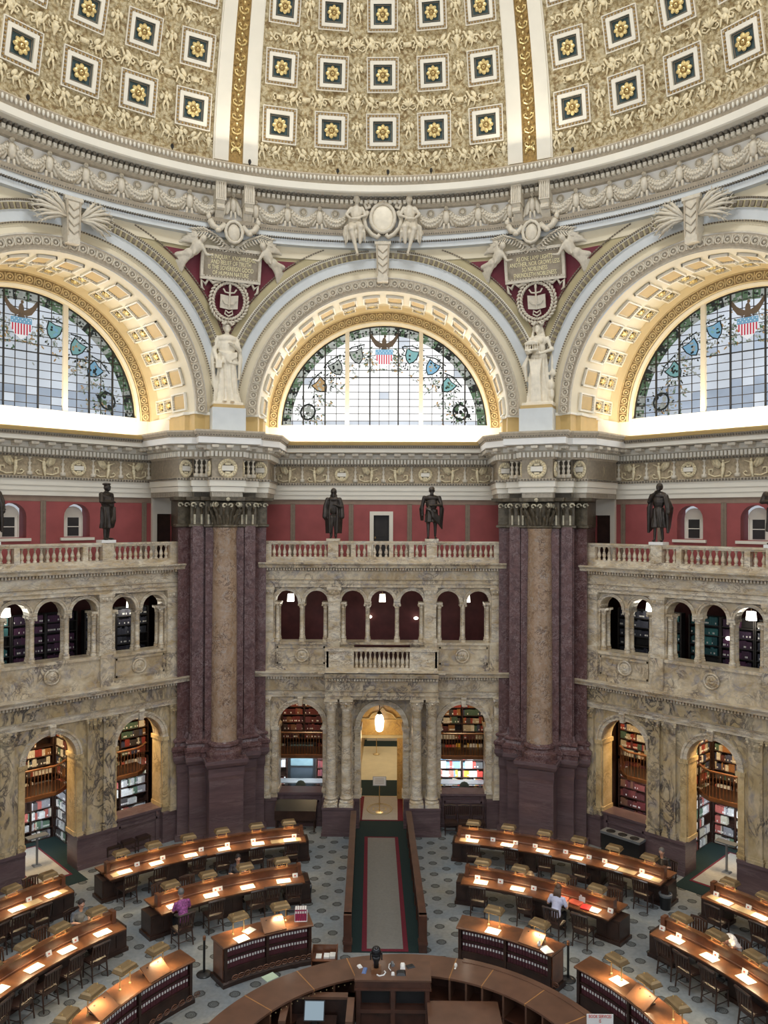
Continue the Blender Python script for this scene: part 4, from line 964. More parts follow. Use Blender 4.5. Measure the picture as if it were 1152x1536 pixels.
    d1, d2 = MB(), MB()
    def along(path, o, pitch, fn):
        R_ = off(path, o)
        for (x0, y0), (x1, y1) in zip(R_[:-1], R_[1:]):
            L = hypot(x1-x0, y1-y0)
            if L < 0.25: continue
            n = max(1, int(L/pitch)); ang = atan2(y1-y0, x1-x0)
            for i in range(n): fn(Matrix.Translation((x0+(x1-x0)*(i+0.5)/n, y0+(y1-y0)*(i+0.5)/n, 0)) @ Matrix.Rotation(ang, 4, 'Z'))
    def f1(m): d1.M = m; d1.box(-0.045, 0.045, -0.10, 0.02, 14.08, 14.26)
    def f2(m): d2.M = m; d2.box(-0.03, 0.03, -0.03, 0.02, 13.235, 13.30)
    def f3(m): d2.M = m; d2.box(-0.025, 0.025, -0.025, 0.02, 14.79, 14.88)
    along(E2, 0.10, 0.135, f1); along(E, 0.14, 0.11, f2); along(E2, 0.60, 0.10, f3)
    d1.M = d2.M = Matrix(); d1.build('dentil_row', M['ivory'], T)['kind'] = 'stuff'; d2.build('bead_row', M['beadline'], T)['kind'] = 'stuff'
    mo = MB(); mo.box(-0.12, 0.12, -0.30, 0, 0.0, 0.09); mo.tube([(-0.11, -0.05, -0.02), (0.11, -0.05, -0.02)], 0.055, 7); mo.tube([(-0.11, -0.26, 0.01), (0.11, -0.26, 0.01)], 0.04, 6); mo = mo.mesh('modillion', M['relief_lt'])
    along(E2, 0.22, 0.46, lambda m: inst('modillion', mo, T, M=m @ Matrix.Translation((0, 0, 14.39))))
    inst('medallion', ME, T, M=Matrix.Translation((0, 14.70, 13.66)) @ Matrix.Scale(1.22, 4))
    for s in (-1, 1):
        for q in (0.68, 0.86, 1.04): inst('candelabrum', CA, T, loc=(s*q, 15.18, 13.66))
        inst('medallion', ME, T, M=Matrix.Translation((s*1.39, 15.53, 13.66)) @ Matrix.Rotation(-s*radians(22.5), 4, 'Z') @ Matrix.Diagonal((0.95, 1, 1.15, 1)))
        inst('medallion', ME, T, M=Matrix.Translation((s*1.93, 16.47, 13.66)) @ Matrix.Rotation(s*radians(66), 4, 'Z'))
        inst('medallion', ME, T, M=Matrix.Translation((s*0.57, 15.0, 13.66)) @ Matrix.Rotation(s*radians(90), 4, 'Z') @ Matrix.Diagonal((0.8, 1, 1, 1)))
    # impost blocks and the white block that carries the statue
    b = MB(); b.box(-0.60, 0.60, 14.42, 15.6, 15.02, 15.84, 0); b.box(-0.56, 0.56, 14.46, 15.5, 15.84, 15.96, 1)
    b.build('statue_block', [M['blue'], M['ochre']], T)
    b = MB(); b.prism([(-1.9, 17.5), (-1.45, 15.35), (-0.6, 15.05), (0.6, 15.05), (1.45, 15.35), (1.9, 17.5)], 15.0, 15.63, 0); b.prism([(-1.95, 17.5), (-1.5, 15.3), (-0.6, 15.0), (0.6, 15.0), (1.5, 15.3), (1.95, 17.5)], 15.61, 15.71, 1)
    b.build('impost', [M['ochre'], M['ivory']], T)
    return T
def build_column():
    T = empty('column', (0, 0, 0)); c = (0, 15.18, 0)
    b = MB(); b.lathe([(0.49, 3.62), (0.475, 3.75), (0.47, 4.5), (0.465, 7.0), (0.445, 9.5), (0.42, 11.35), (0.45, 11.42), (0.45, 11.5)], c, 32); b.build('shaft', M['marble_tan'], T, smooth=True, auto=40)
    for z in (6.2, 8.9): pass
    b = MB(); b.lathe([(0.66, 3.10), (0.66, 3.2), (0.68, 3.28), (0.66, 3.36), (0.56, 3.42), (0.54, 3.5), (0.59, 3.56), (0.58, 3.62), (0.50, 3.66), (0.48, 3.7)], c, 28); b.box(-0.72, 0.72, 14.48, 15.9, 3.0, 3.14); b.build('base', M['marble_red'], T, smooth=True, auto=40)
    b = MB(); b.lathe([(0.46, 11.5), (0.50, 11.54), (0.46, 11.6), (0.42, 11.64), (0.43, 12.1), (0.50, 12.40)], c, 20)
    for k in range(12):
        a = 2*pi*k/12; b.M = Matrix.Translation((0, 15.18, 0)) @ Matrix.Rotation(a, 4, 'Z')
        acanthus(b, 0, -0.44, 0.12, 11.60, 0.36, 0.14)
        b.M = Matrix.Translation((0, 15.18, 0)) @ Matrix.Rotation(a+pi/12, 4, 'Z'); acanthus(b, 0, -0.45, 0.11, 11.62, 0.62, 0.18)
    for k in range(4):
        b.M = Matrix.Translation((0, 15.18, 0)) @ Matrix.Rotation(pi/4+k*pi/2, 4, 'Z')
        for s in (-1, 1): b.tube([(s*0.05+0*k, -0.62+0.10*(1-0.12*q)*cos(q*0.9), 12.32+0.11*(1-0.12*q)*sin(q*0.9)) for q in range(8)], 0.045, 5, 1)
        b.M = Matrix.Translation((0, 15.18, 0)) @ Matrix.Rotation(k*pi/2, 4, 'Z')
        for s in (-1, 1): b.tube([(s*(0.12+0.09*(1-0.1*q)*cos(q*0.9+pi)), -0.53, 12.30+0.09*(1-0.1*q)*sin(q*0.9)) for q in range(7)], 0.035, 5, 1)
        b.ell((0, -0.60, 12.53), (0.08, 0.06, 0.08), 7, 5, None, 1)
    b.M = Matrix(); b.prism([(-0.62, 14.56), (-0.3, 14.64), (0.3, 14.64), (0.62, 14.56), (0.56, 15.2), (0.62, 15.8), (-0.62, 15.8), (-0.56, 15.2)], 12.48, 12.62)
    b.build('capital', [M['capital'], M['capital_lt']], T, smooth=True, auto=40)
    return T
pier = build_pier(); column = build_column()
LOCS = {-22.5: 'between the left and far bays', 22.5: 'between the far and right bays', -67.5: 'beyond the left bay', 67.5: 'beyond the right bay'}
for i, az in enumerate((-22.5, 22.5, -67.5, 67.5)):
    p = pier if i == 0 else copy_tree(pier); c = column if i == 0 else copy_tree(column)
    p.rotation_euler.z = RZ(az); c.rotation_euler.z = RZ(az)
    tag(p, 'clustered red-brown marble pier standing %s' % LOCS[az], 'pier'); tag(c, 'giant tan marble column with bronzed capital, %s' % LOCS[az], 'column')
me = text_mesh(['PHILOSOPHY'], 0.065, M['taupe_dk'], 0.003); inst('lettering', me, pier, loc=(0, 14.62, 13.66))
p2_ = [o for o in COL.objects if o.name == 'pier.001'][0]
me = text_mesh(['ART'], 0.11, M['taupe_dk'], 0.003); inst('lettering', me, p2_, loc=(0, 14.62, 13.66))
# ================================================================ MARBLE ARCADES
def arched_wall(b, u0, u1, z0, z1, ops, y0, y1, mi=0, n=14):
    ops = sorted(ops); x = u0
    for uc, hw, zs, zp in ops:
        if uc-hw > x+1e-4: b.box(x, uc-hw, y0, y1, z0, z1, mi)
        if zs > z0+1e-4: b.box(uc-hw, uc+hw, y0, y1, z0, zs, mi)
        for i in range(n):
            t0, t1 = pi-pi*i/n, pi-pi*(i+1)/n
            xa, za, xb, zb = uc+hw*cos(t0), zp+hw*sin(t0), uc+hw*cos(t1), zp+hw*sin(t1)
            vs = [(xa, y0, za), (xb, y0, zb), (xb, y0, z1), (xa, y0, z1), (xa, y1, za), (xb, y1, zb), (xb, y1, z1), (xa, y1, z1)]
            b.add(vs, [(0, 1, 2, 3), (7, 6, 5, 4), (0, 4, 5, 1), (3, 2, 6, 7)], mi)
        x = uc+hw
    if u1 > x+1e-4: b.box(x, u1, y0, y1, z0, z1, mi)
def arch_ring(b, uc, zp, r0, r1, y0, y1, mi=0, n=18):
    vs = []
    for i in range(n+1):
        t = pi*i/n; vs += [(uc+r*cos(t), y, zp+r*sin(t)) for r, y in ((r0, y0), (r1, y0), (r1, y1), (r0, y1))]
    b.add(vs, [(4*i+j, 4*i+(j+1) % 4, 4*i+4+(j+1) % 4, 4*i+4+j) for i in range(n) for j in range(4)]+[(3, 2, 1, 0), (4*n, 4*n+1, 4*n+2, 4*n+3)], mi)
LOW = [(-3.13, 0.88), (0.0, 0.84), (3.13, 0.88)]
UP = [(-3.70, 0.45), (-2.54, 0.45), (-1.14, 0.46), (0.0, 0.46), (1.14, 0.46), (2.54, 0.45), (3.70, 0.45)]
bal = MB(); bal.lathe([(0.065, 0.0), (0.065, 0.05), (0.04, 0.07), (0.075, 0.17), (0.07, 0.21), (0.032, 0.33), (0.03, 0.40), (0.055, 0.43), (0.055, 0.48)], n=8); bal_me = bal.mesh('baluster', M['marble_lt'], smooth=True, auto=50)
def build_arcade(far):
    T = empty('arcade'); F, B = 15.3, 16.0; body = M['marble'] if far else M['marble_yel']
    for s in (-1, 1):      # dado, with the doorway left open and sills under the windows
        b = MB()
        b.box(min(s*0.84, s*2.25), max(s*0.84, s*2.25), F-0.12, B, 0, 1.04); b.box(min(s*0.84, s*2.29), max(s*0.84, s*2.29), F-0.17, B, 1.02, 1.12); b.box(min(s*0.84, s*2.27), max(s*0.84, s*2.27), F-0.17, B, 0, 0.14)
        b.box(min(s*2.25, s*4.01), max(s*2.25, s*4.01), F+0.1, B, 0, 1.22); b.box(min(s*2.25, s*4.01), max(s*2.25, s*4.01), F+0.0, B+0.05, 1.22, 1.30); b.box(min(s*2.25, s*4.01), max(s*2.25, s*4.01), F+0.02, B, 0.0, 0.14)
        for q in (2.40, 3.86, ): b.box(min(s*(q-0.06), s*(q+0.06)), max(s*(q-0.06), s*(q+0.06)), F+0.05, F+0.12, 0.14, 1.2)
        b.box(min(s*2.4, s*3.86), max(s*2.4, s*3.86), F+0.05, F+0.12, 0.92, 1.0)
        b.box(min(s*4.01, s*4.7), max(s*4.01, s*4.7), F-0.08, B, 0, 1.04); b.box(min(s*4.01, s*4.7), max(s*4.01, s*4.7), F-0.12, B, 1.02, 1.12)
        b.build('dado', M['marble_base'], T)
    b = MB(); arched_wall(b, -4.75, 4.75, 1.30, 5.0, [(-3.13, 0.88, 1.3, 3.85), (0, 0.84, 1.3, 3.85), (3.13, 0.88, 1.3, 3.85)], F, B)
    for s in (-1, 1): b.box(min(s*0.84, s*2.25), max(s*0.84, s*2.25), F, B, 1.12, 1.3); b.box(min(s*4.01, s*4.75), max(s*4.01, s*4.75), F, B, 1.12, 1.3)
    b.build('lower_wall', body, T)
    # jambs inside the openings; side-bay ones coloured as if lamplit
    for uc, hw in LOW:
        for s in (-1, 1):
            b = MB(); x = uc+s*hw; z0 = 1.3 if uc else 1.12; b.box(min(x, x-s*0.03), max(x, x-s*0.03), F+0.06, B-0.02, z0, 3.72); b.box(min(x+s*0.02, x-s*0.07), max(x+s*0.02, x-s*0.07), F-0.07, B+0.02, 3.72, 3.86)
            b.box(min(x, x-s*0.06), max(x, x-s*0.06), F+0.0, B, z0, z0+0.14)
            b.box(min(x+s*0.0, x+s*0.2), max(x+s*0.0, x+s*0.2), F-0.05, F, z0, 3.72); b.box(min(x, x+s*0.23), max(x, x+s*0.23), F-0.09, F, 3.72, 3.86); b.box(min(x, x+s*0.22), max(x, x+s*0.22), F-0.08, F, z0, z0+0.12)
            b.build('jamb', M['marble_jamb_lit'] if not far else M['marble_lt'], T)
    for uc, hw in LOW:
        b = MB(); arch_ring(b, uc, 3.86, hw-0.01, hw+0.12, F-0.05, F+0.1); arch_ring(b, uc, 3.86, hw+0.12, hw+0.19, F-0.09, F+0.1); b.build('archivolt', M['marble_lt'], T)
        b = MB(); b.plate([(uc-0.11, 5.02), (uc+0.11, 5.02), (uc+0.07, 4.66), (uc-0.07, 4.66)], F-0.16, F); b.tube([(uc-0.1, F-0.14, 4.96), (uc+0.1, F-0.14, 4.96)], 0.05, 6); b.build('keystone', M['marble_lt'], T)
    # pilasters
    pil = [(s*q, w) for s in (-1, 1) for q, w in ((1.40, 0.21), (1.97, 0.21), (4.46, 0.16))]
    if far: pil = [(s*4.46, 0.16) for s in (-1, 1)]+[(s*q, 0.20) for s in (-1, 1) for q in (1.32, 1.9)]
    for u, w in pil:
        b = MB(); b.box(u-w, u+w, F-0.10, F, 1.30, 4.62); b.box(u-w-0.05, u+w+0.05, F-0.16, F, 1.12, 1.22); b.box(u-w-0.03, u+w+0.03, F-0.13, F, 1.22, 1.30)
        b.fr(u-w, u+w, F-0.12, F, 4.62, 4.95, -0.04); b.box(u-w-0.06, u+w+0.06, F-0.18, F, 4.93, 5.0)
        for k in (-1, 0, 1): b.tube([(u+k*w*0.6, F-0.12, 4.64), (u+k*w*0.65, F-0.17, 4.76), (u+k*w*0.7, F-0.19, 4.8)], 0.035, 5)
        for k in (-1, 1): b.ell((u+k*w, F-0.16, 4.88), (0.06, 0.05, 0.06), 6, 4)
        b.build('pilaster', M['marble_lt'] if far else body, T)
    # lower entablature
    def ent(F, U, zb, parts, name='cornice'):
        b = MB(); z = zb
        b.sweep([(B, z), (F-0.10, z), (F-0.10, z+0.12), (F-0.14, z+0.12), (F-0.14, z+0.22), (F-0.2, z+0.25), (B, z+0.26)], -U, U, 0)
        b.sweep([(B, z+0.26), (F-0.10, z+0.26), (F-0.10, z+parts[0]), (B, z+parts[0])], -U+0.03, U-0.03, 1)
        zc = z+parts[0]; b.sweep([(B, zc), (F-0.16, zc), (F-0.18, zc+0.10), (B, zc+0.10)], -U, U, 2)
        b.sweep([(B, zc+0.10), (F-0.36, zc+0.12), (F-0.38, zc+0.19), (F-0.44, zc+0.28), (F-0.44, zc+0.31), (B, zc+0.34)], -U-0.25, U+0.25, 0)
        o = b.build(name, [M['marble_lt'], body, M['marble_lt']], T)
        d = MB(); dent(d, -U, U, F-0.26, F-0.16, zc+0.01, zc+0.10, 0.105, 0.58); d.build('dentil_row', M['marble_lt'], o)['kind'] = 'stuff'
        return o
    ent(15.3, 4.70, 5.0, (0.70,))
    # storey parapet with roundels
    b = MB()
    if far:
        b.box(-4.75, -1.08, F, B, 6.02, 7.02); b.box(1.08, 4.75, F, B, 6.02, 7.02); b.box(-1.1, 1.1, F+0.3, B, 6.02, 6.2)
    else: b.box(-4.75, 4.75, F, B, 6.02, 7.02)
    b.box(-4.72, 4.72, F-0.09, F, 6.02, 6.16); b.box(-4.72, 4.72, F-0.06, B, 6.98 if not far else 7.0, 7.08)
    for s in (-1, 1):
        for q0, q1 in ((1.62, 2.1), (4.12, 4.66)): b.box(min(s*q0, s*q1), max(s*q0, s*q1), F-0.12, F, 6.02, 7.10)
        b.box(min(s*2.2, s*4.05), max(s*2.2, s*4.05), F-0.04, F, 6.25, 6.32); b.box(min(s*2.2, s*4.05), max(s*2.2, s*4.05), F-0.04, F, 6.85, 6.92)
        for q in (2.2, 4.0): b.box(min(s*q, s*(q+0.06)), max(s*q, s*(q+0.06)), F-0.04, F, 6.25, 6.92)
    b.build('storey_parapet', M['marble'] if far else M['marble'], T)
    for s in (-1, 1) if far else (-1, 0, 1):
        b = MB(); u = s*3.08 if s else 0; b.M = Matrix.Translation((u, F-0.05, 6.58)); b.tube([(0.24*cos(a*pi/9), 0, 0.24*sin(a*pi/9)) for a in range(18)], 0.04, 6, 0, True); b.lathe([(0.001, -0.2), (0.001, 0.2)], n=3)
        b.ell((0, 0.02, 0), (0.22, 0.04, 0.22), 12, 5); b.ell((0, -0.01, 0.04), (0.07, 0.05, 0.08), 6, 4); b.ell((0, -0.01, -0.06), (0.1, 0.05, 0.06), 6, 4)
        b.build('roundel', M['marble_lt'], T, smooth=True)
    # upper arcade
    F2 = 15.42; b = MB(); arched_wall(b, -4.75, 4.75, 8.60, 9.2, [(u, h, 8.60, 8.60) for u, h in UP], F2, 15.95, n=10)
    for s in (-1, 1): 
        b.box(min(s*1.60, s*2.09), max(s*1.60, s*2.09), F2, 15.95, 7.06, 8.6); b.box(min(s*4.15, s*4.75), max(s*4.15, s*4.75), F2, 15.95, 7.06, 8.6)
    b.build('upper_wall', M['marble'], T)
    for s in (-1, 1):
        for q, w in ((1.85, 0.22), (4.42, 0.22)):
            b = MB(); b.box(s*q-w, s*q+w, F-0.02, F2, 7.06, 9.2); b.box(s*q-w-0.04, s*q+w+0.04, F-0.06, F2, 7.06, 7.24); b.fr(s*q-w-0.0, s*q+w+0.0, F-0.04, F2, 8.92, 9.12, -0.05); b.box(s*q-w-0.06, s*q+w+0.06, F-0.1, F2, 9.1, 9.2)
            for k in (-1, 0, 1): b.ell((s*q+k*w*0.7, F-0.06, 9.02), (0.05, 0.05, 0.08), 6, 4)
            b.build('upper_pilaster', M['marble_lt'], T)
    b = MB()
    for u, h in UP: arch_ring(b, u, 8.62, h-0.01, h+0.07, F2-0.05, F2+0.1, n=14); arch_ring(b, u, 8.62, h+0.07, h+0.115, F2-0.08, F2+0.1, n=14)
    b.build('upper_archivolt', M['marble_lt'], T)
    cb = MB(); cb.lathe([(0.12, 0), (0.12, 0.08), (0.10, 0.1), (0.11, 0.15), (0.085, 0.18), (0.08, 1.30), (0.095, 1.32), (0.085, 1.36), (0.11, 1.46), (0.10, 1.47)], n=10); cb.box(-0.13, 0.13, -0.13, 0.13, 1.46, 1.54)
    for k in (-1, 1): cb.ell((k*0.11, -0.1, 1.42), (0.045, 0.04, 0.045), 6, 4)
    cm = cb.mesh('colonnette', M['marble_lt'], smooth=True, auto=40)
    for u in (-3.12, -0.57, 0.57, 3.12, -4.06, -2.20, -1.52, 1.52, 2.20, 4.06):
        for y in (15.52, 15.84): inst('colonnette', cm, T, loc=(u, y, 7.07))
    # top entablature and roof slab of the gallery
    b = MB(); b.sweep([(17.9, 9.2), (F-0.06, 9.2), (F-0.06, 9.34), (F-0.1, 9.34), (F-0.1, 9.46), (F-0.15, 9.50), (F-0.06, 9.52), (F-0.06, 9.84), (F-0.12, 9.86), (F-0.14, 9.95), (F-0.32, 9.96), (F-0.34, 10.04), (F-0.42, 10.12), (F-0.42, 10.16), (17.9, 10.20)], -4.72, 4.72)
    o = b.build('upper_cornice', M['marble_lt'] if not far else M['marble'], T); d = MB(); dent(d, -4.66, 4.66, F-0.24, F-0.12, 9.86, 9.95, 0.105, 0.58); d.build('dentil_row', M['marble_lt'], o)['kind'] = 'stuff'
    if far:
        P = 14.62       # porch: architrave carried by four columns, balcony above
        b = MB(); b.sweep([(F, 5.06), (P-0.1, 5.06), (P-0.1, 5.2), (P-0.15, 5.2), (P-0.15, 5.34), (P-0.2, 5.38), (P-0.08, 5.40), (P-0.08, 5.76), (P-0.2, 5.78), (P-0.2, 5.88), (P-0.36, 5.9), (P-0.44, 6.08), (P-0.44, 6.11), (F, 6.12)], -2.12, 2.12); po = b.build('porch_entablature', M['marble'], T)
        d = MB(); dent(d, -2.1, 2.1, P-0.3, P-0.2, 5.79, 5.87, 0.105, 0.58); d.build('dentil_row', M['marble_lt'], po)['kind'] = 'stuff'
        b = MB(); b.box(-2.36, 2.36, P-0.44, P, 6.08, 6.13); b.box(-2.12, 2.12, P-0.1, F, 6.12, 6.24)
        for s in (-1, 1): b.box(min(s*1.12, s*2.08), max(s*1.12, s*2.08), P-0.04, P+0.16, 6.24, 6.90); b.box(min(s*2.0, s*2.12), max(s*2.0, s*2.12), P-0.04, F, 6.24, 6.90); b.box(min(s*1.05, s*1.18), max(s*1.05, s*1.18), P-0.08, P+0.18, 6.24, 6.90)
        b.box(-2.14, 2.14, P-0.1, P+0.2, 6.86, 6.97); bo = b.build('balcony', M['marble_lt'], T)
        for i in range(12): 
            q = inst('baluster', bal_me, bo, loc=(-0.95+i*0.173, P+0.05, 6.24)); q.scale = (1.05, 1.05, 1.28)
        for s in (-1, 1):
            b = MB(); b.box(min(s*1.05, s*2.2), max(s*1.05, s*2.2), P-0.22, F, 0, 1.04); b.box(min(s*1.02, s*2.24), max(s*1.02, s*2.24), P-0.26, F, 0, 0.12); b.box(min(s*1.03, s*2.22), max(s*1.03, s*2.22), P-0.25, F, 0.98, 1.06); b.build('porch_plinth', M['marble_base'], T)
            for q in (1.32, 1.9):
                b = MB(); c = (s*q, P+0.04, 0); b.box(s*q-0.26, s*q+0.26, P-0.22, P+0.3, 1.06, 1.18); b.lathe([(0.25, 1.18), (0.26, 1.24), (0.2, 1.3), (0.24, 1.36), (0.2, 1.42), (0.19, 1.5), (0.19, 2.6), (0.17, 4.6), (0.19, 4.64), (0.17, 4.7), (0.25, 5.0)], c, 18)
                for k in range(8): 
                    a = k*pi/4; b.tube([(c[0]+0.18*cos(a), c[1]+0.18*sin(a), 4.70), (c[0]+0.2*cos(a), c[1]+0.2*sin(a), 4.86), (c[0]+0.27*cos(a), c[1]+0.27*sin(a), 4.93)], 0.04, 5)
                b.box(s*q-0.25, s*q+0.25, P-0.2, P+0.29, 4.99, 5.07)
                b.build('porch_column', M['marble_lt'], T, smooth=True, auto=35)
    return T
arc_far = build_arcade(True); arc_side = build_arcade(False)
tag(arc_far, 'cream marble arcade with a columned porch and balcony facing the room', 'arcade')
arc_side.rotation_euler.z = RZ(-45); tag(arc_side, 'veined marble arcade on the left, beside the left pier', 'arcade')
a2 = copy_tree(arc_side); a2.rotation_euler.z = RZ(45); tag(a2, 'veined marble arcade on the right, beside the right pier', 'arcade')
def balustrade(nm, az):
    T = empty('balustrade', rz=RZ(az)); tag(T, 'marble balustrade topping the %s arcade, in front of the crimson wall' % nm, 'balustrade')
    b = MB(); b.box(-4.70, 4.70, 15.28, 15.62, 10.16, 10.36); b.box(-4.66, 4.66, 15.25, 15.6, 10.16, 10.24); b.build('plinth_rail', M['marble_lt'], T)
    b = MB(); b.box(-4.66, 4.66, 15.30, 15.58, 10.84, 10.90); b.box(-4.68, 4.68, 15.27, 15.62, 10.90, 10.97); b.build('handrail', M['marble_lt'], T)
    posts = [(-4.46, 0.17), (4.46, 0.17), (-1.9, 0.20), (1.9, 0.20), (-1.12, 0.09), (1.12, 0.09)]+([(-0.5, 0.08), (0.34, 0.08)] if nm == 'far' else [])
    for u, w in posts: b = MB(); b.box(u-w, u+w, 15.30-(0.05 if w == 0.2 else 0), 15.60, 10.36, 10.84 if w != 0.2 else 10.97); b.build('post', M['marble_lt'], T)
    for u in (-1.9, 1.9): b = MB(); b.box(u-0.26, u+0.26, 15.22, 15.66, 10.97, 11.07); b.build('statue_plinth', M['marble_lt'] if nm == 'far' else M['white'], T)
    u = -4.2
    ps = sorted(posts)
    for (u0, w0), (u1, w1) in zip(ps[:-1], ps[1:]):
        L = (u1-w1)-(u0+w0); n = max(1, round(L/0.205))
        for i in range(n): inst('baluster', bal_me, T, loc=(u0+w0+L*(i+0.5)/n, 15.44, 10.36))
for nm, az in BAYS: balustrade(nm, az)
# ================================================================ ALCOVES BEHIND THE ARCADES
PAL = {'mixed': [(0.30, 0.05, 0.04), (0.10, 0.03, 0.03), (0.45, 0.38, 0.28), (0.62, 0.58, 0.5), (0.06, 0.05, 0.05), (0.07, 0.12, 0.09), (0.28, 0.13, 0.05), (0.05, 0.06, 0.12)],
       'pale': [(0.72, 0.7, 0.66), (0.5, 0.5, 0.5), (0.6, 0.56, 0.45), (0.10, 0.09, 0.09), (0.8, 0.8, 0.8), (0.45, 0.12, 0.1), (0.3, 0.3, 0.33), (0.12, 0.2, 0.14)],
       'bright': [(0.8, 0.78, 0.75), (0.65, 0.08, 0.06), (0.8, 0.5, 0.06), (0.2, 0.35, 0.5), (0.7, 0.25, 0.2), (0.85, 0.85, 0.85), (0.1, 0.1, 0.1), (0.55, 0.5, 0.4)],
       'oxblood': [(0.16, 0.03, 0.03), (0.10, 0.025, 0.025), (0.2, 0.05, 0.04), (0.07, 0.02, 0.03), (0.13, 0.04, 0.05), (0.2, 0.09, 0.05), (0.10, 0.02, 0.02), (0.05, 0.03, 0.03)],
       'green': [(0.04, 0.11, 0.06)]*6+[(0.03, 0.08, 0.05), (0.2, 0.05, 0.04)],
       'teal': [(0.03, 0.16, 0.17), (0.03, 0.12, 0.13), (0.04, 0.18, 0.18), (0.02, 0.09, 0.1)]*2, 'plum': [(0.07, 0.02, 0.06), (0.05, 0.02, 0.05), (0.09, 0.03, 0.08), (0.04, 0.02, 0.05)]*2,
       'slate': [(0.05, 0.055, 0.08), (0.04, 0.045, 0.06), (0.07, 0.075, 0.1), (0.03, 0.03, 0.05)]*2}
PM = {k: [plain('book_cloth_%s_%s' % (k, 'abcdefgh'[i]), c, 0.6, var=0.15, scale=20) for i, c in enumerate(v)] for k, v in PAL.items()}
SPW = plain('white_spine_label', (0.75, 0.75, 0.72), 0.6)
def bookcase(nm_label, az, u0, u1, yf, yb, z0, z1, nsh, pals, seed, M0=None, frame='wood_dk'):
    rnd = random.Random(seed); root_m = M0 or fpol(az, 0)
    T = empty('bookcase'); T.matrix_world = root_m; tag(T, nm_label, 'bookcase')
    b = MB(); b.box(u0-0.04, u0, yf-0.02, yb, z0, z1); b.box(u1, u1+0.04, yf-0.02, yb, z0, z1); b.box(u0, u1, yb-0.02, yb, z0, z1)
    nb = max(1, round((u1-u0)/0.95))
    for i in range(1, nb): x = u0+(u1-u0)*i/nb; b.box(x-0.03, x+0.03, yf-0.01, yb, z0, z1)
    b.build('carcass', M[frame], T)
    h = (z1-z0)/nsh; bk = MB()
    sh = MB(); sh.box(u0, u1, yf, yb-0.02, 0, 0.035); shm = sh.mesh('shelf', M[frame])
    for j in range(nsh):
        z = z0+h*j; inst('shelf', shm, T, loc=(0, 0, z)); z += 0.035; pal_off = rnd.random()
        for i in range(nb):
            xa, xb = u0+(u1-u0)*i/nb+0.04, u0+(u1-u0)*(i+1)/nb-0.04; x = xa; gap = rnd.random() < 0.15; c = rnd.randrange(8); hb = h*rnd.uniform(0.62, 0.8)
            if gap: xb -= (xb-xa)*rnd.uniform(0.2, 0.6)
            while x < xb-0.05:
                w_ = rnd.uniform(0.035, 0.07); 
                if rnd.random() < 0.3: c = rnd.randrange(8); hb = h*rnd.uniform(0.58, 0.84)
                bk.box(x, x+w_-0.006, yf+0.02, yf+0.2, z, z+hb, c)
                if rnd.random() < 0.35: bk.box(x+0.004, x+w_-0.01, yf+0.015, yf+0.02, z+0.04, z+0.10, 8)
                x += w_
    bk.build('row_of_books', PM[pals]+[SPW], T)['kind'] = 'stuff'
    return T
def mezzanine(nm, az, u0, u1, y, z):
    T = empty('mezzanine_balcony', rz=RZ(az)); tag(T, 'wooden mezzanine balcony seen through the %s of the %s arcade' % nm, 'balcony')
    bow = 0.35; path = [(u0, y+0.5), (u0+0.35, y+0.15), (u0+0.6, y), (u1-0.6, y), (u1-0.35, y+0.15), (u1, y+0.5)]
    b = MB(); b.prism(path+[(u1, y+1.28), (u0, y+1.28)], z-0.12, z); b.build('floor_slab', M['wood_dk'], T)
    b = MB(); band(b, path, [(0.02, z-0.13), (0.04, z-0.1), (0.04, z+0.02), (-0.04, z+0.03)]); b.build('apron_panel', M['wood_md'], T)
    b = MB(); P3 = [(x, yy, z+0.92) for x, yy in path]; b.tube(P3, 0.045, 6); b.build('handrail', M['wood_md'], T)
    sp = MB()
    for (xa, ya), (xb, yb) in zip(path[:-1], path[1:]):
        L = hypot(xb-xa, yb-ya); n = max(1, int(L/0.12))
        for i in range(n): q = i/n; sp.tube([(xa+(xb-xa)*q, ya+(yb-ya)*q, z+0.02), (xa+(xb-xa)*q, ya+(yb-ya)*q, z+0.9)], 0.014, 4)
    sp.build('spindle', M['wood_md'], T)['kind'] = 'stuff'
def alcove_shell(nm, az):
    b = MB(); b.box(-5.6, 5.6, 20.4, 20.6, -0.2, 10.0); b.box(-5.7, -5.5, 15.95, 20.6, -0.2, 10.0) if nm != 'x' else None; b.box(5.5, 5.7, 15.95, 20.6, -0.2, 10.0)
    b.box(-5.6, 5.6, 15.95, 20.6, 6.0, 6.3); b.box(-5.6, 5.6, 15.95, 20.6, 9.2, 9.3)
    if nm == 'far':      # leave the corridor open
        b = MB()
        for s in (-1, 1): b.box(min(s*1.25, s*5.6), max(s*1.25, s*5.6), 20.4, 20.6, -0.2, 6.0); b.box(min(s*5.5, s*5.7), max(s*5.5, s*5.7), 15.95, 20.6, -0.2, 10)
        b.box(-5.6, 5.6, 20.4, 20.6, 6, 10); b.box(-5.6, 5.6, 15.95, 20.6, 6.0, 6.3); b.box(-5.6, 5.6, 15.95, 20.6, 9.2, 9.3)
    o = b.build('wall_alcove_'+nm, M['wood_dk'], rz=RZ(az)); tag(o, 'back wall and floors of the rooms behind the %s arcade' % nm, kind='structure')
    b = MB(); b.box(-5.5, 5.5, 19.2, 19.3, 6.3, 9.2); o2 = b.build('gallery_room_wall', M['darkred'], o)
def corr_light(p, aim, pw, col, sx=0.6, sy=0.4): light('alcove_light', 'AREA', p, pw, col, sx, sy, aim)
YEL = (1.0, 0.74, 0.42); COOL = (0.86, 0.94, 1.0)
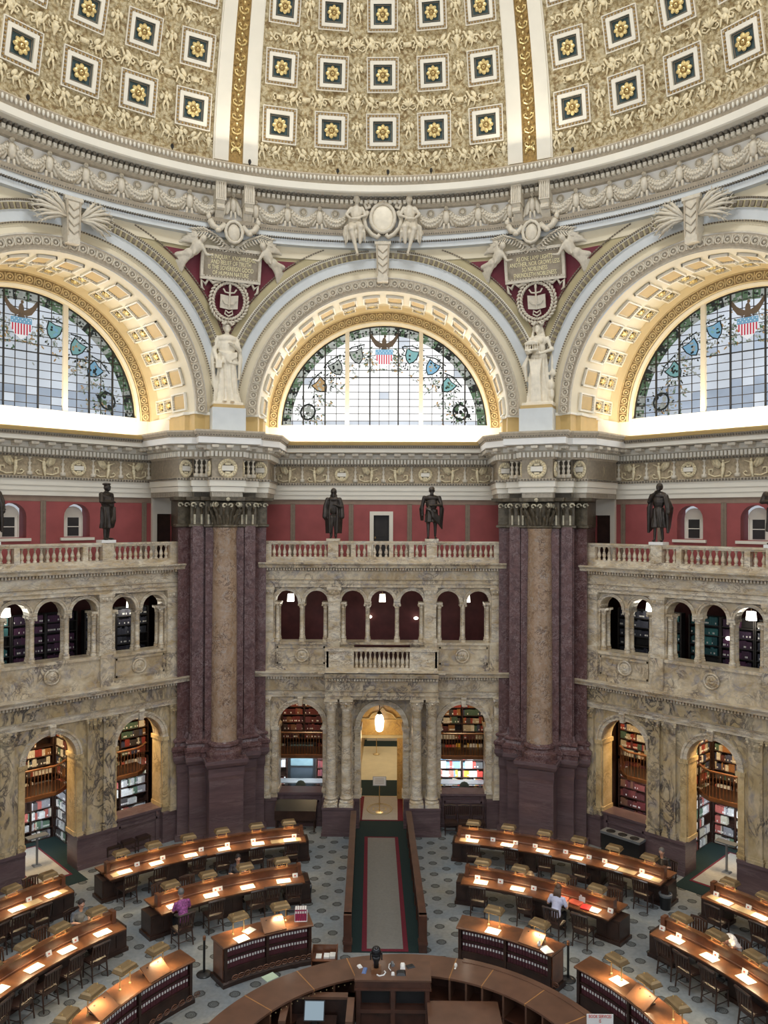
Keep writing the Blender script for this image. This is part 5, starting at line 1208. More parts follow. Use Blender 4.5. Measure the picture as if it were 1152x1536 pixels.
for k, (nm, az) in enumerate(BAYS):
    alcove_shell(nm, az); side = nm != 'far'
    f = lambda u, y, z: (fpol(az, 0) @ Vector((u, y, z)))[:]
    if side:
        s = 1 if nm == 'left' else -1
        X = (lambda a_, c_: (min(s*a_, s*c_), max(s*a_, s*c_)))
        # outer window (near pier) and door: back cases and projecting cases
        bookcase('tall book stack on the upper level behind the %s window arch next to the pier' % nm, az, *X(2.9, 5.2), 18.7, 19.05, 2.35, 5.4, 9, 'mixed', 11+k)
        bookcase('tall book stack on the lower level behind the %s window arch next to the pier' % nm, az, *X(2.9, 5.2), 18.7, 19.05, 0.0, 2.2, 6, 'pale' if nm == 'left' else 'oxblood', 21+k)
        bookcase('upper wall of books across the %s doorway arch' % nm, az, *X(-1.6, 1.35), 18.6, 18.95, 2.35, 5.4, 9, 'mixed', 31+k)
        bookcase('lower wall of books across the %s doorway arch' % nm, az, *X(-0.2, 1.35), 18.6, 18.95, 0.0, 2.2, 6, 'pale', 41+k)
        for lo, hi, ns, pl, w in ((2.35, 5.4, 9, 'mixed', 'upper'), (0.0, 2.2, 6, 'pale', 'lower')):
            M0 = fpol(az, 0) @ Matrix.Translation((s*1.45, 18.6, 0)) @ Matrix.Rotation(s*-pi/2 if False else (-pi/2 if s > 0 else pi/2), 4, 'Z')
            bookcase('%s side case of books right inside the %s doorway' % (w, nm), az, -0.0 if s < 0 else 0.0, 2.0, 0.0, 0.3, lo, hi, ns, pl, 51+k+ns, M0 @ (Matrix.Identity(4) if s > 0 else Matrix.Translation((-2.0, 0, 0))))
        b = MB(); b.box(*X(2.4, 2.75), 18.5, 19.0, 0, 5.6); q = b.build('pillar', plain('terracotta_pillar_'+nm, (0.33, 0.08, 0.03), 0.5), rz=RZ(az)); tag(q, 'terracotta-painted pillar among the stacks behind the %s arcade' % nm, 'pillar')
        mezzanine(('doorway arch', nm), az, -1.5, 1.5, 17.2, 2.12); mezzanine(('window arch', nm), az, *X(2.0, 4.6), 17.2, 2.12)
        for u in (0.0, s*3.4): corr_light(f(u, 16.9, 5.7), f(u, 18.6, 3.2), 110, YEL); corr_light(f(u, 17.4, 1.98), f(u, 18.8, 0.8), 75, COOL, 1.2, 0.15)
        corr_light(f(-s*3.2, 16.9, 5.7), f(-s*3.2, 18.6, 3.2), 80, YEL)
        for u in (-s*0.2, s*2.9): corr_light(f(u, 16.25, 5.2), f(u+s*0.75, 15.7, 3.0), 70, (1, 0.70, 0.34), 0.5, 0.2)
        # door carpet
        b = MB(); b.box(-0.84, 0.84, 14.3, 18.5, 0.0, 0.012); b.box(-1.6, 1.6, 16.05, 18.58, 0.0, 0.010); o = b.build('entrance_carpet', M['green'], rz=RZ(az)); tag(o, 'dark green carpet with a cream runner through the %s doorway' % nm, 'carpet')
        b = MB(); b.box(-0.62, 0.62, 15.0, 18.2, 0.012, 0.018, 0); b.build('maroon_border', M['maroon'], o); b = MB(); b.box(-0.55, 0.55, 15.1, 18.1, 0.018, 0.024); b.build('runner', M['rug'], o)
        b = MB(); b.box(-0.35, 0.35, 16.3, 16.62, 1.0, 1.04); b.box(-0.03, 0.03, 16.42, 16.48, 0.06, 1.0); b.fr(-0.14, 0.14, 16.32, 16.6, 0.02, 0.07, 0.04); o = b.build('reading_stand', M['metal_grey'], rz=RZ(az)); tag(o, 'grey metal lectern stand on the carpet inside the %s doorway' % nm, 'stand')
        # long gallery shelves on the upper storey
        pals = ['slate', 'plum', 'plum', 'teal'] if nm == 'left' else ['slate', 'plum', 'teal', 'slate']
        segs = [(4.45, 3.2), (3.1, 2.0), (1.65, 0.6), (0.52, -0.55), (-0.65, -1.7)] ; pl = {'left': ['slate', 'slate', 'plum', 'plum', 'teal'], 'right': ['slate', 'teal', 'teal', 'plum', 'slate']}[nm]
        for q, (ua, ub) in enumerate(segs):
            bookcase('upper gallery shelves of %s bindings behind the %s arcade, bay %s' % (pl[q], nm, ('nearest the pier', 'second from the pier', 'third from the pier', 'fourth from the pier', 'fifth from the pier')[q]), az, *X(ub, ua), 17.3, 17.6, 6.35, 8.45, 6, pl[q], 60+10*k+q, frame='darkness')
    else:
        for s, w in ((-1, 'left'), (1, 'right')):
            X = (lambda a_, c_: (min(s*a_, s*c_), max(s*a_, s*c_)))
            bookcase('upper stack of oxblood books behind the %s window of the far arcade' % w, az, *X(1.5, 5.3), 18.9, 19.25, 2.35, 5.4, 9, 'oxblood' if s < 0 else 'mixed', 71+s)
            if s > 0: bookcase('lower stack of bright jacketed books behind the right far window', az, 1.5, 5.3, 18.9, 19.25, 0.0, 2.2, 6, 'bright', 75)
            else:
                bookcase('lower case of oxblood volumes beside the dark window of the left far room', az, -2.85, -2.0, 18.9, 19.25, 0.0, 2.2, 6, 'oxblood', 76)
                bookcase('lower case of pale boxes at the left of the left far room', az, -5.3, -4.15, 18.9, 19.25, 0.0, 2.2, 6, 'pale', 77)
                b = MB(); b.box(-4.1, -2.9, 18.95, 19.1, 0.1, 2.2); o = b.build('cabinet', M['black']); tag(o, 'dark glazed cabinet between the cases of the left far room', 'cabinet')
                b = MB(); b.box(-3.98, -3.02, 18.92, 18.95, 1.2, 2.1); b.build('glass_door', plain('blue_grey_glass', (0.12, 0.18, 0.2), 0.15), o); b = MB(); b.box(-3.98, -3.02, 18.92, 18.95, 0.2, 1.1); b.build('glass_door', plain('dark_glass', (0.03, 0.04, 0.05), 0.15), o)
            mezzanine(('%s window' % w, nm), az, *X(1.9, 4.9), 17.6, 2.05)
            corr_light(f(s*3.2, 17.1, 5.7), f(s*3.2, 19, 3.4), 80, YEL); corr_light(f(s*3.3, 17.9, 1.92), f(s*3.3, 19.0, 0.8), 150, COOL, 1.8, 0.2)
            # desk and office chair behind the sill
            b = MB(); b.box(*X(2.3, 4.4), 18.05, 18.6, 0.72, 0.76); o = b.build('office_table', M['metal_grey']); tag(o, 'pale office table behind the sill of the %s far window' % w, 'table')
            for q in (2.6, 4.1):
                for y in (18.1, 18.55): b = MB(); b.box(s*q-0.025, s*q+0.025, y-0.025, y+0.025, 0, 0.70); b.build('leg', M['metal_grey'], o)
            o = empty('office_chair', (s*3.35, 17.55, 0)); tag(o, 'grey-green office chair behind the table in the %s far room' % w, 'chair')
            gg = plain('grey_green_fabric_'+w, (0.10, 0.13, 0.11), 0.8)
            b = MB(); b.ell((0, 0, 0.47), (0.24, 0.24, 0.05), 10, 5); b.build('seat', gg, o); b = MB(); b.ell((0, -0.22, 0.85), (0.22, 0.05, 0.26), 10, 6); b.build('backrest', gg, o)
            b = MB(); b.tube([(0, 0, 0.07), (0, 0, 0.45)], 0.03, 6); [b.tube([(0, 0, 0.09), (0.27*cos(a), 0.27*sin(a), 0.04)], 0.02, 5) for a in [q*2*pi/5 for q in range(5)]]; b.build('star_base', M['black'], o)
    # wall lamps of the far upper room; glowing side-bay spots imitate reflections
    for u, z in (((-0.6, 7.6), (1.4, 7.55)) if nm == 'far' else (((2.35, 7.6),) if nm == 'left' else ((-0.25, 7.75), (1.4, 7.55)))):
        o = empty('wall_lamp', f(u, 19.05 if nm == 'far' else 17.22, z), RZ(az)); tag(o, 'small glowing spot for a wall lamp or reflection in the upper %s gallery room, %s' % (nm, 'nearer the left pier' if u < 0.5 else 'nearer the right pier'), 'lamp')
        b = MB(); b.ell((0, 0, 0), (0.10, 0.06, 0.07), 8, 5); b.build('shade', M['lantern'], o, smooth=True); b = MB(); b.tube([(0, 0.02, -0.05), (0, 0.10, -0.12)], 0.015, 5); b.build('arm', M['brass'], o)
    # upper gallery lamps
    for u in ((-3.75, -0.02, 3.4) if nm == 'far' else ((3.6, -0.9) if nm == 'left' else (-3.0, 0.6))):
        o = empty('hanging_lantern', f(u, 17.0, 8.62)); tag(o, 'square white hanging lantern behind the upper %s arcade, %s' % (nm, 'at the centre' if abs(u) < 0.5 else ('at its left' if u < 0 else 'at its right')), 'lamp')
        b = MB(); b.fr(-0.13, 0.13, -0.13, 0.13, -0.15, 0.15, 0.02); b.build('glass_shade', M['lantern'], o); b = MB(); b.tube([(0, 0, 0.15), (0, 0, 0.55)], 0.012, 5); b.build('stem', M['brass'], o)
        light('lantern_glow', 'POINT', f(u, 16.95, 8.3), 11, WARM2, 0.12)
# ---- corridor behind the porch
Yc = M['yellow_marble']
b = MB(); b.prism([(-1.25, 16.0), (1.25, 16.0), (1.25, 34), (-1.25, 34)], -0.12, 0.006); o = b.build('floor_corridor', M['rug_yellow']); tag(o, 'pale yellow corridor floor beyond the porch door', kind='structure')
b = MB(); b.box(-1.4, -1.1, 16.0, 34, 0, 5.5); b.box(0.95, 1.4, 16.0, 34, 0, 5.5); b.box(-1.4, 1.4, 34, 34.2, 0, 5.5); b.box(-1.4, 1.4, 16, 34, 5.4, 5.6)
b.box(-1.1, -0.98, 18.3, 18.9, 0, 2.6); b.box(0.60, 0.95, 18.3, 18.9, 0, 2.6); b.box(-1.4, 1.4, 18.3, 18.9, 2.6, 5.5)
b.box(-1.2, 1.2, 18.24, 18.3, 3.30, 3.38)
o = b.build('wall_corridor', Yc); tag(o, 'yellow marble corridor walls beyond the porch door', kind='structure')
b = MB(); b.box(-1.2, 1.2, 18.22, 18.3, 2.6, 2.72); b.tube([(-1.0, 18.22, 3.42), (-0.6, 18.22, 3.42), (-0.45, 18.22, 3.62), (-0.15, 18.22, 3.72), (-0.02, 18.22, 3.9), (0.12, 18.22, 3.72), (0.4, 18.22, 3.62), (0.55, 18.22, 3.42), (0.95, 18.22, 3.42)], 0.03, 5); b.build('moulding', M['olive'], o)
b = MB(); b.box(-0.98, 0.8, 27.0, 27.6, 0, 0.5); b.box(-0.98, 0.8, 27.5, 27.6, 0.5, 1.0); o = b.build('bench', M['ivory']); tag(o, 'pale bench at the far end of the corridor', 'bench')
b = MB(); b.box(-1.1, 0.95, 18.7, 20.7, 0.006, 0.018); o = b.build('carpet_strip', M['green']); tag(o, 'dark green carpet strip across the corridor floor', 'carpet')
b = MB(); b.box(-1.1, 0.95, 26.0, 27.2, 0.006, 0.018); o = b.build('carpet_strip', M['green']); tag(o, 'dark green carpet strip before the corridor bench', 'carpet')
o = empty('pendant_lantern', (-0.13, 17.3, 3.55)); tag(o, 'lit glass pendant lantern hanging in the porch doorway', 'lamp')
b = MB(); b.lathe([(0.09, -0.42), (0.15, -0.36), (0.19, 0.0), (0.15, 0.2), (0.07, 0.3)], n=10); b.build('glass_shade', M['lantern'], o, smooth=True)
b = MB(); b.tube([(0, 0, 0.28), (0, 0, 1.85)], 0.02, 6); b.lathe([(0.09, 0.28), (0.11, 0.32), (0.03, 0.42)], n=8); b.build('stem', M['black'], o)
light('pendant_glow', 'POINT', (-0.13, 17.1, 3.0), 45, YEL, 0.2); light('corridor_lamp', 'AREA', (0, 23.0, 5.2), 130, (1, 0.9, 0.7), 1.4, 4.0, (0, 23.5, 0)); light('corridor_lamp', 'AREA', (0, 29.5, 5.2), 60, (1, 0.92, 0.75), 1.4, 4.0, (0, 29.5, 0))
# ================================================================ FURNITURE
FC = (0.2, 0.0)
def MFC(x, y, z=0.0, turn=0.0):      # frame at a floor point: +y away from the room centre
    az = atan2(x-FC[0], y-FC[1]); m = Matrix(((cos(az), sin(az), 0, x), (-sin(az), cos(az), 0, y), (0, 0, 1, z), (0, 0, 0, 1)))
    return m @ Matrix.Rotation(turn, 4, 'Z') if turn else m
def toFC(az, r): a = radians(az); return math.degrees(atan2(r*sin(a)-FC[0], r*cos(a)-FC[1]))
ROWS = {'AL': (12.3, 12.84, 13.5, -42.3, -11.9), 'BL': (9.3, 9.84, 10.5, -40.8, -13.9), 'AR': (12.3, 12.84, 13.5, 11.9, 43.4), 'BR': (9.3, 9.84, 10.5, 15.5, 42.8),
        'LA': (12.35, 12.89, 13.55, -76, -47.4), 'LB': (9.3, 9.84, 10.5, -79, -47.3), 'RA': (12.45, 12.99, 13.6, 48.8, 76), 'RB': (9.45, 10.0, 10.65, 49.6, 78)}
WHERE = {'AL': 'outer left desk, long and curved, nearest the left pier', 'BL': 'inner left desk, curved, behind the left front cabinet', 'AR': 'outer right desk, long and curved, nearest the right pier', 'BR': 'inner right desk, curved, behind the right front cabinet',
         'LA': 'outer far left desk, curved, in front of the left doorway', 'LB': 'inner far left desk, curved, behind the far left cabinet', 'RA': 'outer far right desk, curved, in front of the right doorway', 'RB': 'inner far right desk, curved, behind the far right cabinet'}
WS = {'AL': 'outer left desk', 'BL': 'inner left desk', 'AR': 'outer right desk', 'BR': 'inner right desk', 'LA': 'outer far left desk', 'LB': 'inner far left desk', 'RA': 'outer far right desk', 'RB': 'inner far right desk'}
def desk(key):
    ri, rd, ro, a0, a1 = ROWS[key]; a0, a1 = toFC(a0, rd), toFC(a1, rd)
    T = empty('reading_desk', (FC[0], FC[1], 0)); tag(T, 'varnished wooden %s' % WHERE[key], 'desk')
    n = max(12, int(abs(a1-a0)/1.2))
    b = MB(); b.arc([(ri, 0.735), (ri, 0.77), (rd-0.07, 0.79), (rd-0.07, 0.735)], a0, a1, n); b.arc([(rd+0.07, 0.735), (rd+0.07, 0.79), (ro, 0.77), (ro, 0.735)], a0, a1, n); b.build('desktop', M['desk'], T)
    b = MB(); b.arc([(ri+0.03, 0.66), (ri+0.03, 0.735), (ro-0.03, 0.735), (ro-0.03, 0.66)], a0+0.3, a1-0.3, n); b.build('apron', M['wood_dk'], T)
    da = math.degrees(0.07/rd)
    b = MB(); b.arc([(rd-0.06, 0.735), (rd-0.045, 1.06), (rd+0.045, 1.06), (rd+0.06, 0.735)], a0+da*3, a1-da*3, n); b.arc([(rd-0.07, 0.79), (rd-0.07, 0.84), (rd-0.05, 0.86), (rd+0.05, 0.86), (rd+0.07, 0.84), (rd+0.07, 0.79)], a0+da*2, a1-da*2, n); b.build('divider', M['wood'], T)
    b = MB(); b.arc([(rd-0.08, 1.05), (rd-0.08, 1.09), (rd+0.08, 1.09), (rd+0.08, 1.05)], a0+da*2, a1-da*2, n); b.build('cap_rail', M['desk'], T)
    for a, sgn in ((a0, 1), (a1, -1)):
        b = MB(); b.arc([(rd-0.11, 0.77), (rd-0.11, 1.12), (rd+0.11, 1.12), (rd+0.11, 0.77)], a+sgn*da*1.0, a+sgn*da*2.6, 2); b.build('end_scroll', M['wood'], T)
    L = abs(a1-a0); step = 1.55/rd*57.3; m = max(2, int(round(L/step/1.35)))
    for i in range(m+1):
        a = a0+sgn*0+ (a1-a0)*(0.035+0.93*i/m); hw = math.degrees(0.36/rd)
        b = MB(); b.arc([(ri+0.30, 0.1), (ri+0.30, 0.67), (ro-0.30, 0.67), (ro-0.30, 0.1)], a-hw, a+hw, 3); b.arc([(ri+0.26, 0), (ri+0.26, 0.1), (ro-0.26, 0.1), (ro-0.26, 0)], a-hw*1.12, a+hw*1.12, 3)
        for q in (-1, 1): b.arc([(ri+0.28, 0.18), (ri+0.28, 0.6), (ri+0.31, 0.6), (ri+0.31, 0.18)], a+q*hw*0.5-hw*0.38, a+q*hw*0.5+hw*0.38, 1)
        b.build('pedestal', M['wood_dk'], T)
    return T
for k in ROWS: desk(k)
# ---- desk lamp: brass shade on two posts, tube under it
def make_lamp(post=0.165):
    T = empty('desk_lamp')
    b = MB(); z = post
    vs = [(-0.24, -0.16, z), (0.24, -0.16, z), (0.24, 0.16, z), (-0.24, 0.16, z), (-0.22, -0.14, z+0.07), (0.22, -0.14, z+0.07), (0.22, 0.14, z+0.07), (-0.22, 0.14, z+0.07), (-0.18, -0.10, z+0.105), (0.18, -0.10, z+0.105), (0.18, 0.10, z+0.105), (-0.18, 0.10, z+0.105)]
    fs = [(8, 9, 10, 11)]+[(i, (i+1) % 4, 4+(i+1) % 4, 4+i) for i in range(4)]+[(4+i, 4+(i+1) % 4, 8+(i+1) % 4, 8+i) for i in range(4)]
    b.add(vs, fs); b.box(-0.25, 0.25, -0.17, -0.155, z-0.015, z+0.01); b.box(-0.25, 0.25, 0.155, 0.17, z-0.015, z+0.01); b.box(-0.25, -0.235, -0.17, 0.17, z-0.015, z+0.01); b.box(0.235, 0.25, -0.17, 0.17, z-0.015, z+0.01); b.build('shade', M['brass'], T)
    for s in (-1, 1): b = MB(); b.tube([(s*0.15, 0, 0), (s*0.15, 0, z+0.08)], 0.016, 6); b.lathe([(0.035, 0), (0.03, 0.015), (0.016, 0.02)], (s*0.15, 0, 0), 8); b.build('post', M['brass_lt'], T)
    b = MB(); b.tube([(-0.19, 0, z+0.05), (0.19, 0, z+0.05)], 0.02, 6); b.build('lamp_tube', M['bulb'], T)
    for s in (-1, 1):
        l = light('lamp_light', 'AREA', (0, s*0.13, z-0.01), 7.0, (1.0, 0.78, 0.46), 0.34, 0.10, parent=T, spread=radians(110)); l.rotation_euler = (s*radians(24), 0, 0)
    return T
lamp0 = make_lamp(); used = [0]
def place_lamp(x, y, z, label, group):
    o = lamp0 if not used[0] else copy_tree(lamp0); used[0] = 1
    o.matrix_world = MFC(x, y, z); tag(o, label, 'lamp', group); return o
ORD = ['first', 'second', 'third', 'fourth', 'fifth', 'sixth', 'seventh']
LAMPS = {'AL': [-39.7, -35.0, -29.8, -24.7, -19.4, -14.4], 'BL': [-37.8, -31.1, -24.4, -17.7], 'AR': [14.6, 20, 25.5, 30.6, 35.8, 40.8], 'BR': [19, 25.7, 32.9, 39.3],
         'LA': [-49.9, -54.8, -60, -65], 'LB': [-50.8, -57.1, -62.9, -69], 'RA': [51.5, 56.2, 61.5, 66.5], 'RB': [53.2, 59, 65.1, 71]}
for k, azs in LAMPS.items():
    rd = ROWS[k][1]; azs = sorted(azs, key=abs)
    for i, az in enumerate(azs):
        # measured azimuths are from the room centre
        a = radians(toFC(az, rd)); place_lamp(FC[0]+rd*sin(a), FC[1]+rd*cos(a), 1.09, 'brass desk lamp on the %s, %s from the aisle' % (WS[k], ORD[i]), 'lamps along the reading desks')
pool_me = MB().box(-0.21, 0.21, -0.14, 0.14, 0, 0.004).mesh('light_pool', plain('pale_light_pool', (0.78, 0.72, 0.60), 0.5, var=0.02))  # pale sheet that paints the lamp's light pool on the desktop
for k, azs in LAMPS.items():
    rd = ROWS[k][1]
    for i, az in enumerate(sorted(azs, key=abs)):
        a = radians(toFC(az, rd)); r = rd-0.30; o = inst('light_pool', pool_me, M=MFC(FC[0]+r*sin(a), FC[1]+r*cos(a), 0.787, random.uniform(-0.06, 0.06)))
        tag(o, 'pale sheet as the light pool of the %s lamp from the aisle, %s' % (ORD[i], WS[k]), 'light_pool', 'pale light pool sheets under the desk lamps')
# ---- chairs
def make_chair():
    T = empty('dining_chair' if False else 'reading_chair'); m = M['wood_dk']
    b = MB(); b.prism([(-0.22, -0.2), (0.22, -0.2), (0.25, 0.22), (-0.25, 0.22)], 0.43, 0.47); b.prism([(-0.2, -0.18), (0.2, -0.18), (0.22, 0.19), (-0.22, 0.19)], 0.47, 0.485); b.build('seat', M['wood_dk'], T)
    b = MB()
    for s in (-1, 1): b.tube([(s*0.21, -0.2, 0.45), (s*0.22, -0.24, 0.7), (s*0.225, -0.30, 0.96)], 0.022, 6)
    b.tube([(-0.24, -0.30, 0.93), (0, -0.33, 0.95), (0.24, -0.30, 0.93)], 0.035, 6); b.tube([(-0.21, -0.235, 0.6), (0.21, -0.235, 0.6)], 0.018, 6)
    for k in range(-2, 3): b.box(k*0.075-0.026, k*0.075+0.026, -0.285, -0.265, 0.6, 0.93)
    b.build('backrest', m, T)
    for s in (-1, 1):
        b = MB(); b.tube([(s*0.22, 0.19, 0.43), (s*0.225, 0.2, 0.0)], [0.024, 0.018], 6); b.build('leg', m, T)
        b = MB(); b.tube([(s*0.2, -0.18, 0.45), (s*0.215, -0.24, 0.0)], [0.024, 0.019], 6); b.build('leg', m, T)
    b = MB(); b.tube([(-0.21, 0.19, 0.2), (0.21, 0.19, 0.2)], 0.012, 5); b.tube([(-0.21, -0.21, 0.16), (0.21, -0.21, 0.16)], 0.012, 5)
    for s in (-1, 1): b.tube([(s*0.215, 0.19, 0.15), (s*0.215, -0.21, 0.15)], 0.012, 5)
    b.box(-0.22, 0.22, 0.17, 0.2, 0.37, 0.43); b.box(-0.21, 0.21, -0.2, -0.17, 0.37, 0.43); b.build('stretcher', m, T); return T
chair0 = make_chair(); cu = [0]
def place_chair(x, y, label, face=1, tw=0.0, group='wooden chairs at the desks', back=True):
    # x, y = middle of the back rest top
    o = chair0 if not cu[0] else copy_tree(chair0); cu[0] = 1
    m = MFC(x, y); o.matrix_world = m @ Matrix.Translation((0, face*0.30, 0)) @ Matrix.Rotation((0 if face > 0 else pi)+tw, 4, 'Z'); tag(o, label, 'chair', group); return o
CH = {'AL': [(-7.75, 9.15+0.1), (-6.99, 9.86), (-5.87, 10.46), (-5.17, 10.9), (-4.12, 11.3), (-2.94, 11.46)],
      'BL': [(-5.21, 6.67), (-4.58, 7.58-0.1), (-3.51, 8.23-0.1), (-3.12, 8.4), (-2.5, 8.6)],
      'AR': [(3.11, 11.44), (4.38, 11.22), (5.35, 10.7), (6.33, 10.12), (7.34, 9.63), (7.89, 8.96)], 'BR': [(2.94, 8.4), (4.21, 7.92), (4.88, 7.17), (5.57, 6.84)],
      'LA': [(-9.7, 7.31), (-9.95, 6.7), (-10.18, 6.1)], 'LB': [(-7.25, 5.33), (-7.61, 4.67), (-7.92, 4.02), (-8.16, 3.4), (-8.4, 2.78)],
      'RA': [(9.46, 7.42), (10.28, 6.5)], 'RB': [(7.45, 5.5), (7.80, 5.0), (8.25, 4.4), (8.81, 3.5)]}
for k, ps in CH.items():
    ps = sorted(ps, key=lambda p: abs(atan2(p[0], p[1])))
    for i, (x, y) in enumerate(ps):
        # keep the row: back rest just inside the inner edge
        az = atan2(x-FC[0], y-FC[1]); r = ROWS[k][0]-0.42+random.uniform(-0.08, 0.05)
        r = min(r, max(hypot(x-FC[0], y-FC[1]), ROWS[k][0]-0.85))
        place_chair(FC[0]+r*sin(az), FC[1]+r*cos(az), 'slat-backed chair, near side of the %s, %s from the aisle' % (WS[k], ORD[i]), 1, random.uniform(-0.12, 0.12))
for k, ps in {'BL': [(-5.67, 8.73), (-6.3, 8.17), (-3.23, 9.87)], 'BR': [(5.7, 9.0), (6.9, 8.25)], 'LA': [(-10.6, 8.81)], 'LB': [(-8.7, 5.68), (-9.28, 4.56)], 'RB': [(8.49, 6.47), (9.4, 5.6)], 'AR': [(9.22, 10.25)]}.items():
    for i, (x, y) in enumerate(sorted(ps, key=lambda p: abs(atan2(p[0], p[1])))):
        az = atan2(x-FC[0], y-FC[1]); r = ROWS[k][2]+0.30
        place_chair(FC[0]+r*sin(az), FC[1]+r*cos(az), 'dark wooden chair behind the %s, %s from the aisle' % (WS[k], ORD[i]), -1)
for i, (x, y) in enumerate([(-9.35, 12.35), (-8.95, 12.75), (-8.55, 13.15)]):
    o = copy_tree(chair0); o.matrix_world = Matrix.Translation((x, y, 0)) @ Matrix.Rotation(pi+radians(45), 4, 'Z'); tag(o, 'spare wooden chair against the dado of the left arcade, %s from the doorway' % ORD[i], 'chair', 'spare chairs by the walls')
for i, x in enumerate((2.62, 3.14, 3.66)):
    o = copy_tree(chair0); o.matrix_world = Matrix.Translation((x, 14.75, 0)) @ Matrix.Rotation(pi, 4, 'Z'); tag(o, 'spare wooden chair under the right far window, %s from the porch' % ORD[i], 'chair', 'spare chairs by the walls')
# ---- book cabinets near the centre
def vol(col, wd=0.075, h=0.25):
    T = None; b = MB(); b.box(-wd/2, wd/2, 0.0, 0.2, 0.0, h); b.box(-wd/2+0.004, wd/2-0.004, -0.006, 0.0, 0.01, h-0.01); o = b.build('bound_volume', col)
    l = MB(); l.box(-wd*0.30, wd*0.30, -0.010, -0.006, h*0.55, h*0.80); l.build('spine_label', SPW, o); return o
ox = plain('oxblood_buckram', (0.085, 0.022, 0.03), 0.5, var=0.2)
v0 = vol(ox); vu = [0]
CABW = {'CL': 'left front cabinet', 'CR': 'right front cabinet', 'CL2': 'far left corner cabinet', 'CR2': 'far right corner cabinet'}
NTH = ['first', 'second', 'third', 'fourth', 'fifth', 'sixth', 'seventh', 'eighth', 'ninth', 'tenth', 'eleventh', 'twelfth', 'thirteenth', 'fourteenth', 'fifteenth', 'sixteenth', 'seventeenth', 'eighteenth']
def cabinet(key, a0, a1, nper):
    ri, ro = 6.28, 6.88; a0, a1 = toFC(a0, 6.35), toFC(a1, 6.35); T = empty('book_cabinet', (FC[0], FC[1], 0)); tag(T, 'curved dark wood book cabinet, %s' % CABW[key], 'bookcase'); m = M['wood_dk']; n = 16
    b = MB(); b.arc([(ri-0.05, 1.0), (ri-0.06, 1.03), (ri-0.03, 1.05), (ro+0.04, 1.05), (ro+0.04, 1.0)], a0-0.4, a1+0.4, n); b.build('top', M['desk'], T)
    b = MB(); b.arc([(ri+0.26, 0.1), (ri+0.26, 1.0), (ro, 1.0), (ro, 0.1)], a0, a1, n); b.build('back', m, T)
    b = MB(); b.arc([(ri-0.05, 0), (ri-0.05, 0.1), (ri-0.01, 0.14), (ro+0.04, 0.14), (ro+0.04, 0)], a0-0.4, a1+0.4, n); b.arc([(ri+0.01, 0.1), (ri+0.01, 0.40), (ri+0.26, 0.40), (ri+0.26, 0.1)], a0, a1, n)
    b.build('plinth', m, T)
    b = MB(); c = 14
    for i in range(c): q = a0+(a1-a0)*(i+0.5)/c; b.M = fpol(q, ri-0.005, 0.25, FC); b.tube([(0.085*cos(t*pi/4), 0, 0.06*sin(t*pi/4)) for t in range(8)], 0.012, 4, 0, True); b.box(-0.05, 0.05, -0.01, 0.01, -0.01, 0.01)
    b.M = Matrix(); b.build('carved_panel', M['wood'], T)
    for z in (0.40, 0.69): b = MB(); b.arc([(ri, z), (ri, z+0.025), (ri+0.27, z+0.025), (ri+0.27, z)], a0, a1, n); b.build('shelf', m, T)
    hw = math.degrees(0.05/ri)
    for q in (a0+hw, (a0+a1)/2, a1-hw):
        b = MB(); b.arc([(ri-0.02, 0.14), (ri-0.02, 1.0), (ri+0.26, 1.0), (ri+0.26, 0.14)], q-hw*0.7, q+hw*0.7, 1); b.build('upright', m, T)
    for q in (a0, a1):
        b = MB(); b.arc([(ri+0.05, 0.2), (ri+0.05, 0.95), (ro-0.05, 0.95), (ro-0.05, 0.2)], q-0.12, q+0.12, 1); b.build('end_panel', M['wood'], T)
    for z, w in ((0.425, 'lower'), (0.715, 'upper')):
        for half, (q0, q1) in enumerate(((a0+2*hw, (a0+a1)/2-hw), ((a0+a1)/2+hw, a1-2*hw))):
            for i in range(nper):
                a = q0+(q1-q0)*(i+0.5)/nper; o = v0 if not vu[0] else copy_tree(v0); vu[0] = 1
                o.matrix_world = fpol(a, ri+0.04+random.uniform(0, 0.015), z, FC)
                ais = (half == 1) == (a0 < 0); nth = i if half else nper-1-i; tag(o, 'oxblood volume, %s %s the middle post, %s shelf, %s' % (NTH[nth], 'aisleward of' if ais else 'wallward of', w, CABW[key]), 'book', 'bound volumes, %s shelf, %s' % (w, CABW[key]))
    return T
cabinet('CL', -38.0, -15.9, 14); cabinet('CR', 20.2, 43.2, 14); cabinet('CL2', -75, -46.2, 18); cabinet('CR2', 49.7, 77, 18)
lampT = None
for key, ps in {'CL': [(-3.45, 5.35), (-2.48, 5.92)], 'CR': [(3.1, 5.88), (4.2, 5.28)], 'CR2': [(5.8, 3.75), (6.34, 2.9), (6.73, 2.04)], 'CL2': [(-5.21, 3.94), (-5.72, 3.12), (-6.06, 2.18), (-6.29, 1.37)]}.items():
    for i, (x, y) in enumerate(sorted(ps, key=lambda p: abs(atan2(p[0], p[1])))):
        az = atan2(x-FC[0], y-FC[1]); o = copy_tree(lamp0); r = 6.66; m = MFC(FC[0]+r*sin(az), FC[1]+r*cos(az), 1.05); o.matrix_world = m
        for c in KIDS[o.as_pointer()]:
            if c.name.startswith('post'): c.scale = (1, 1, 2.2)
            else: c.location.z += 0.24
        tag(o, 'tall-posted brass lamp on the %s, %s from the aisle' % (CABW[key], ORD[i]), 'lamp', 'lamps on the book cabinets')
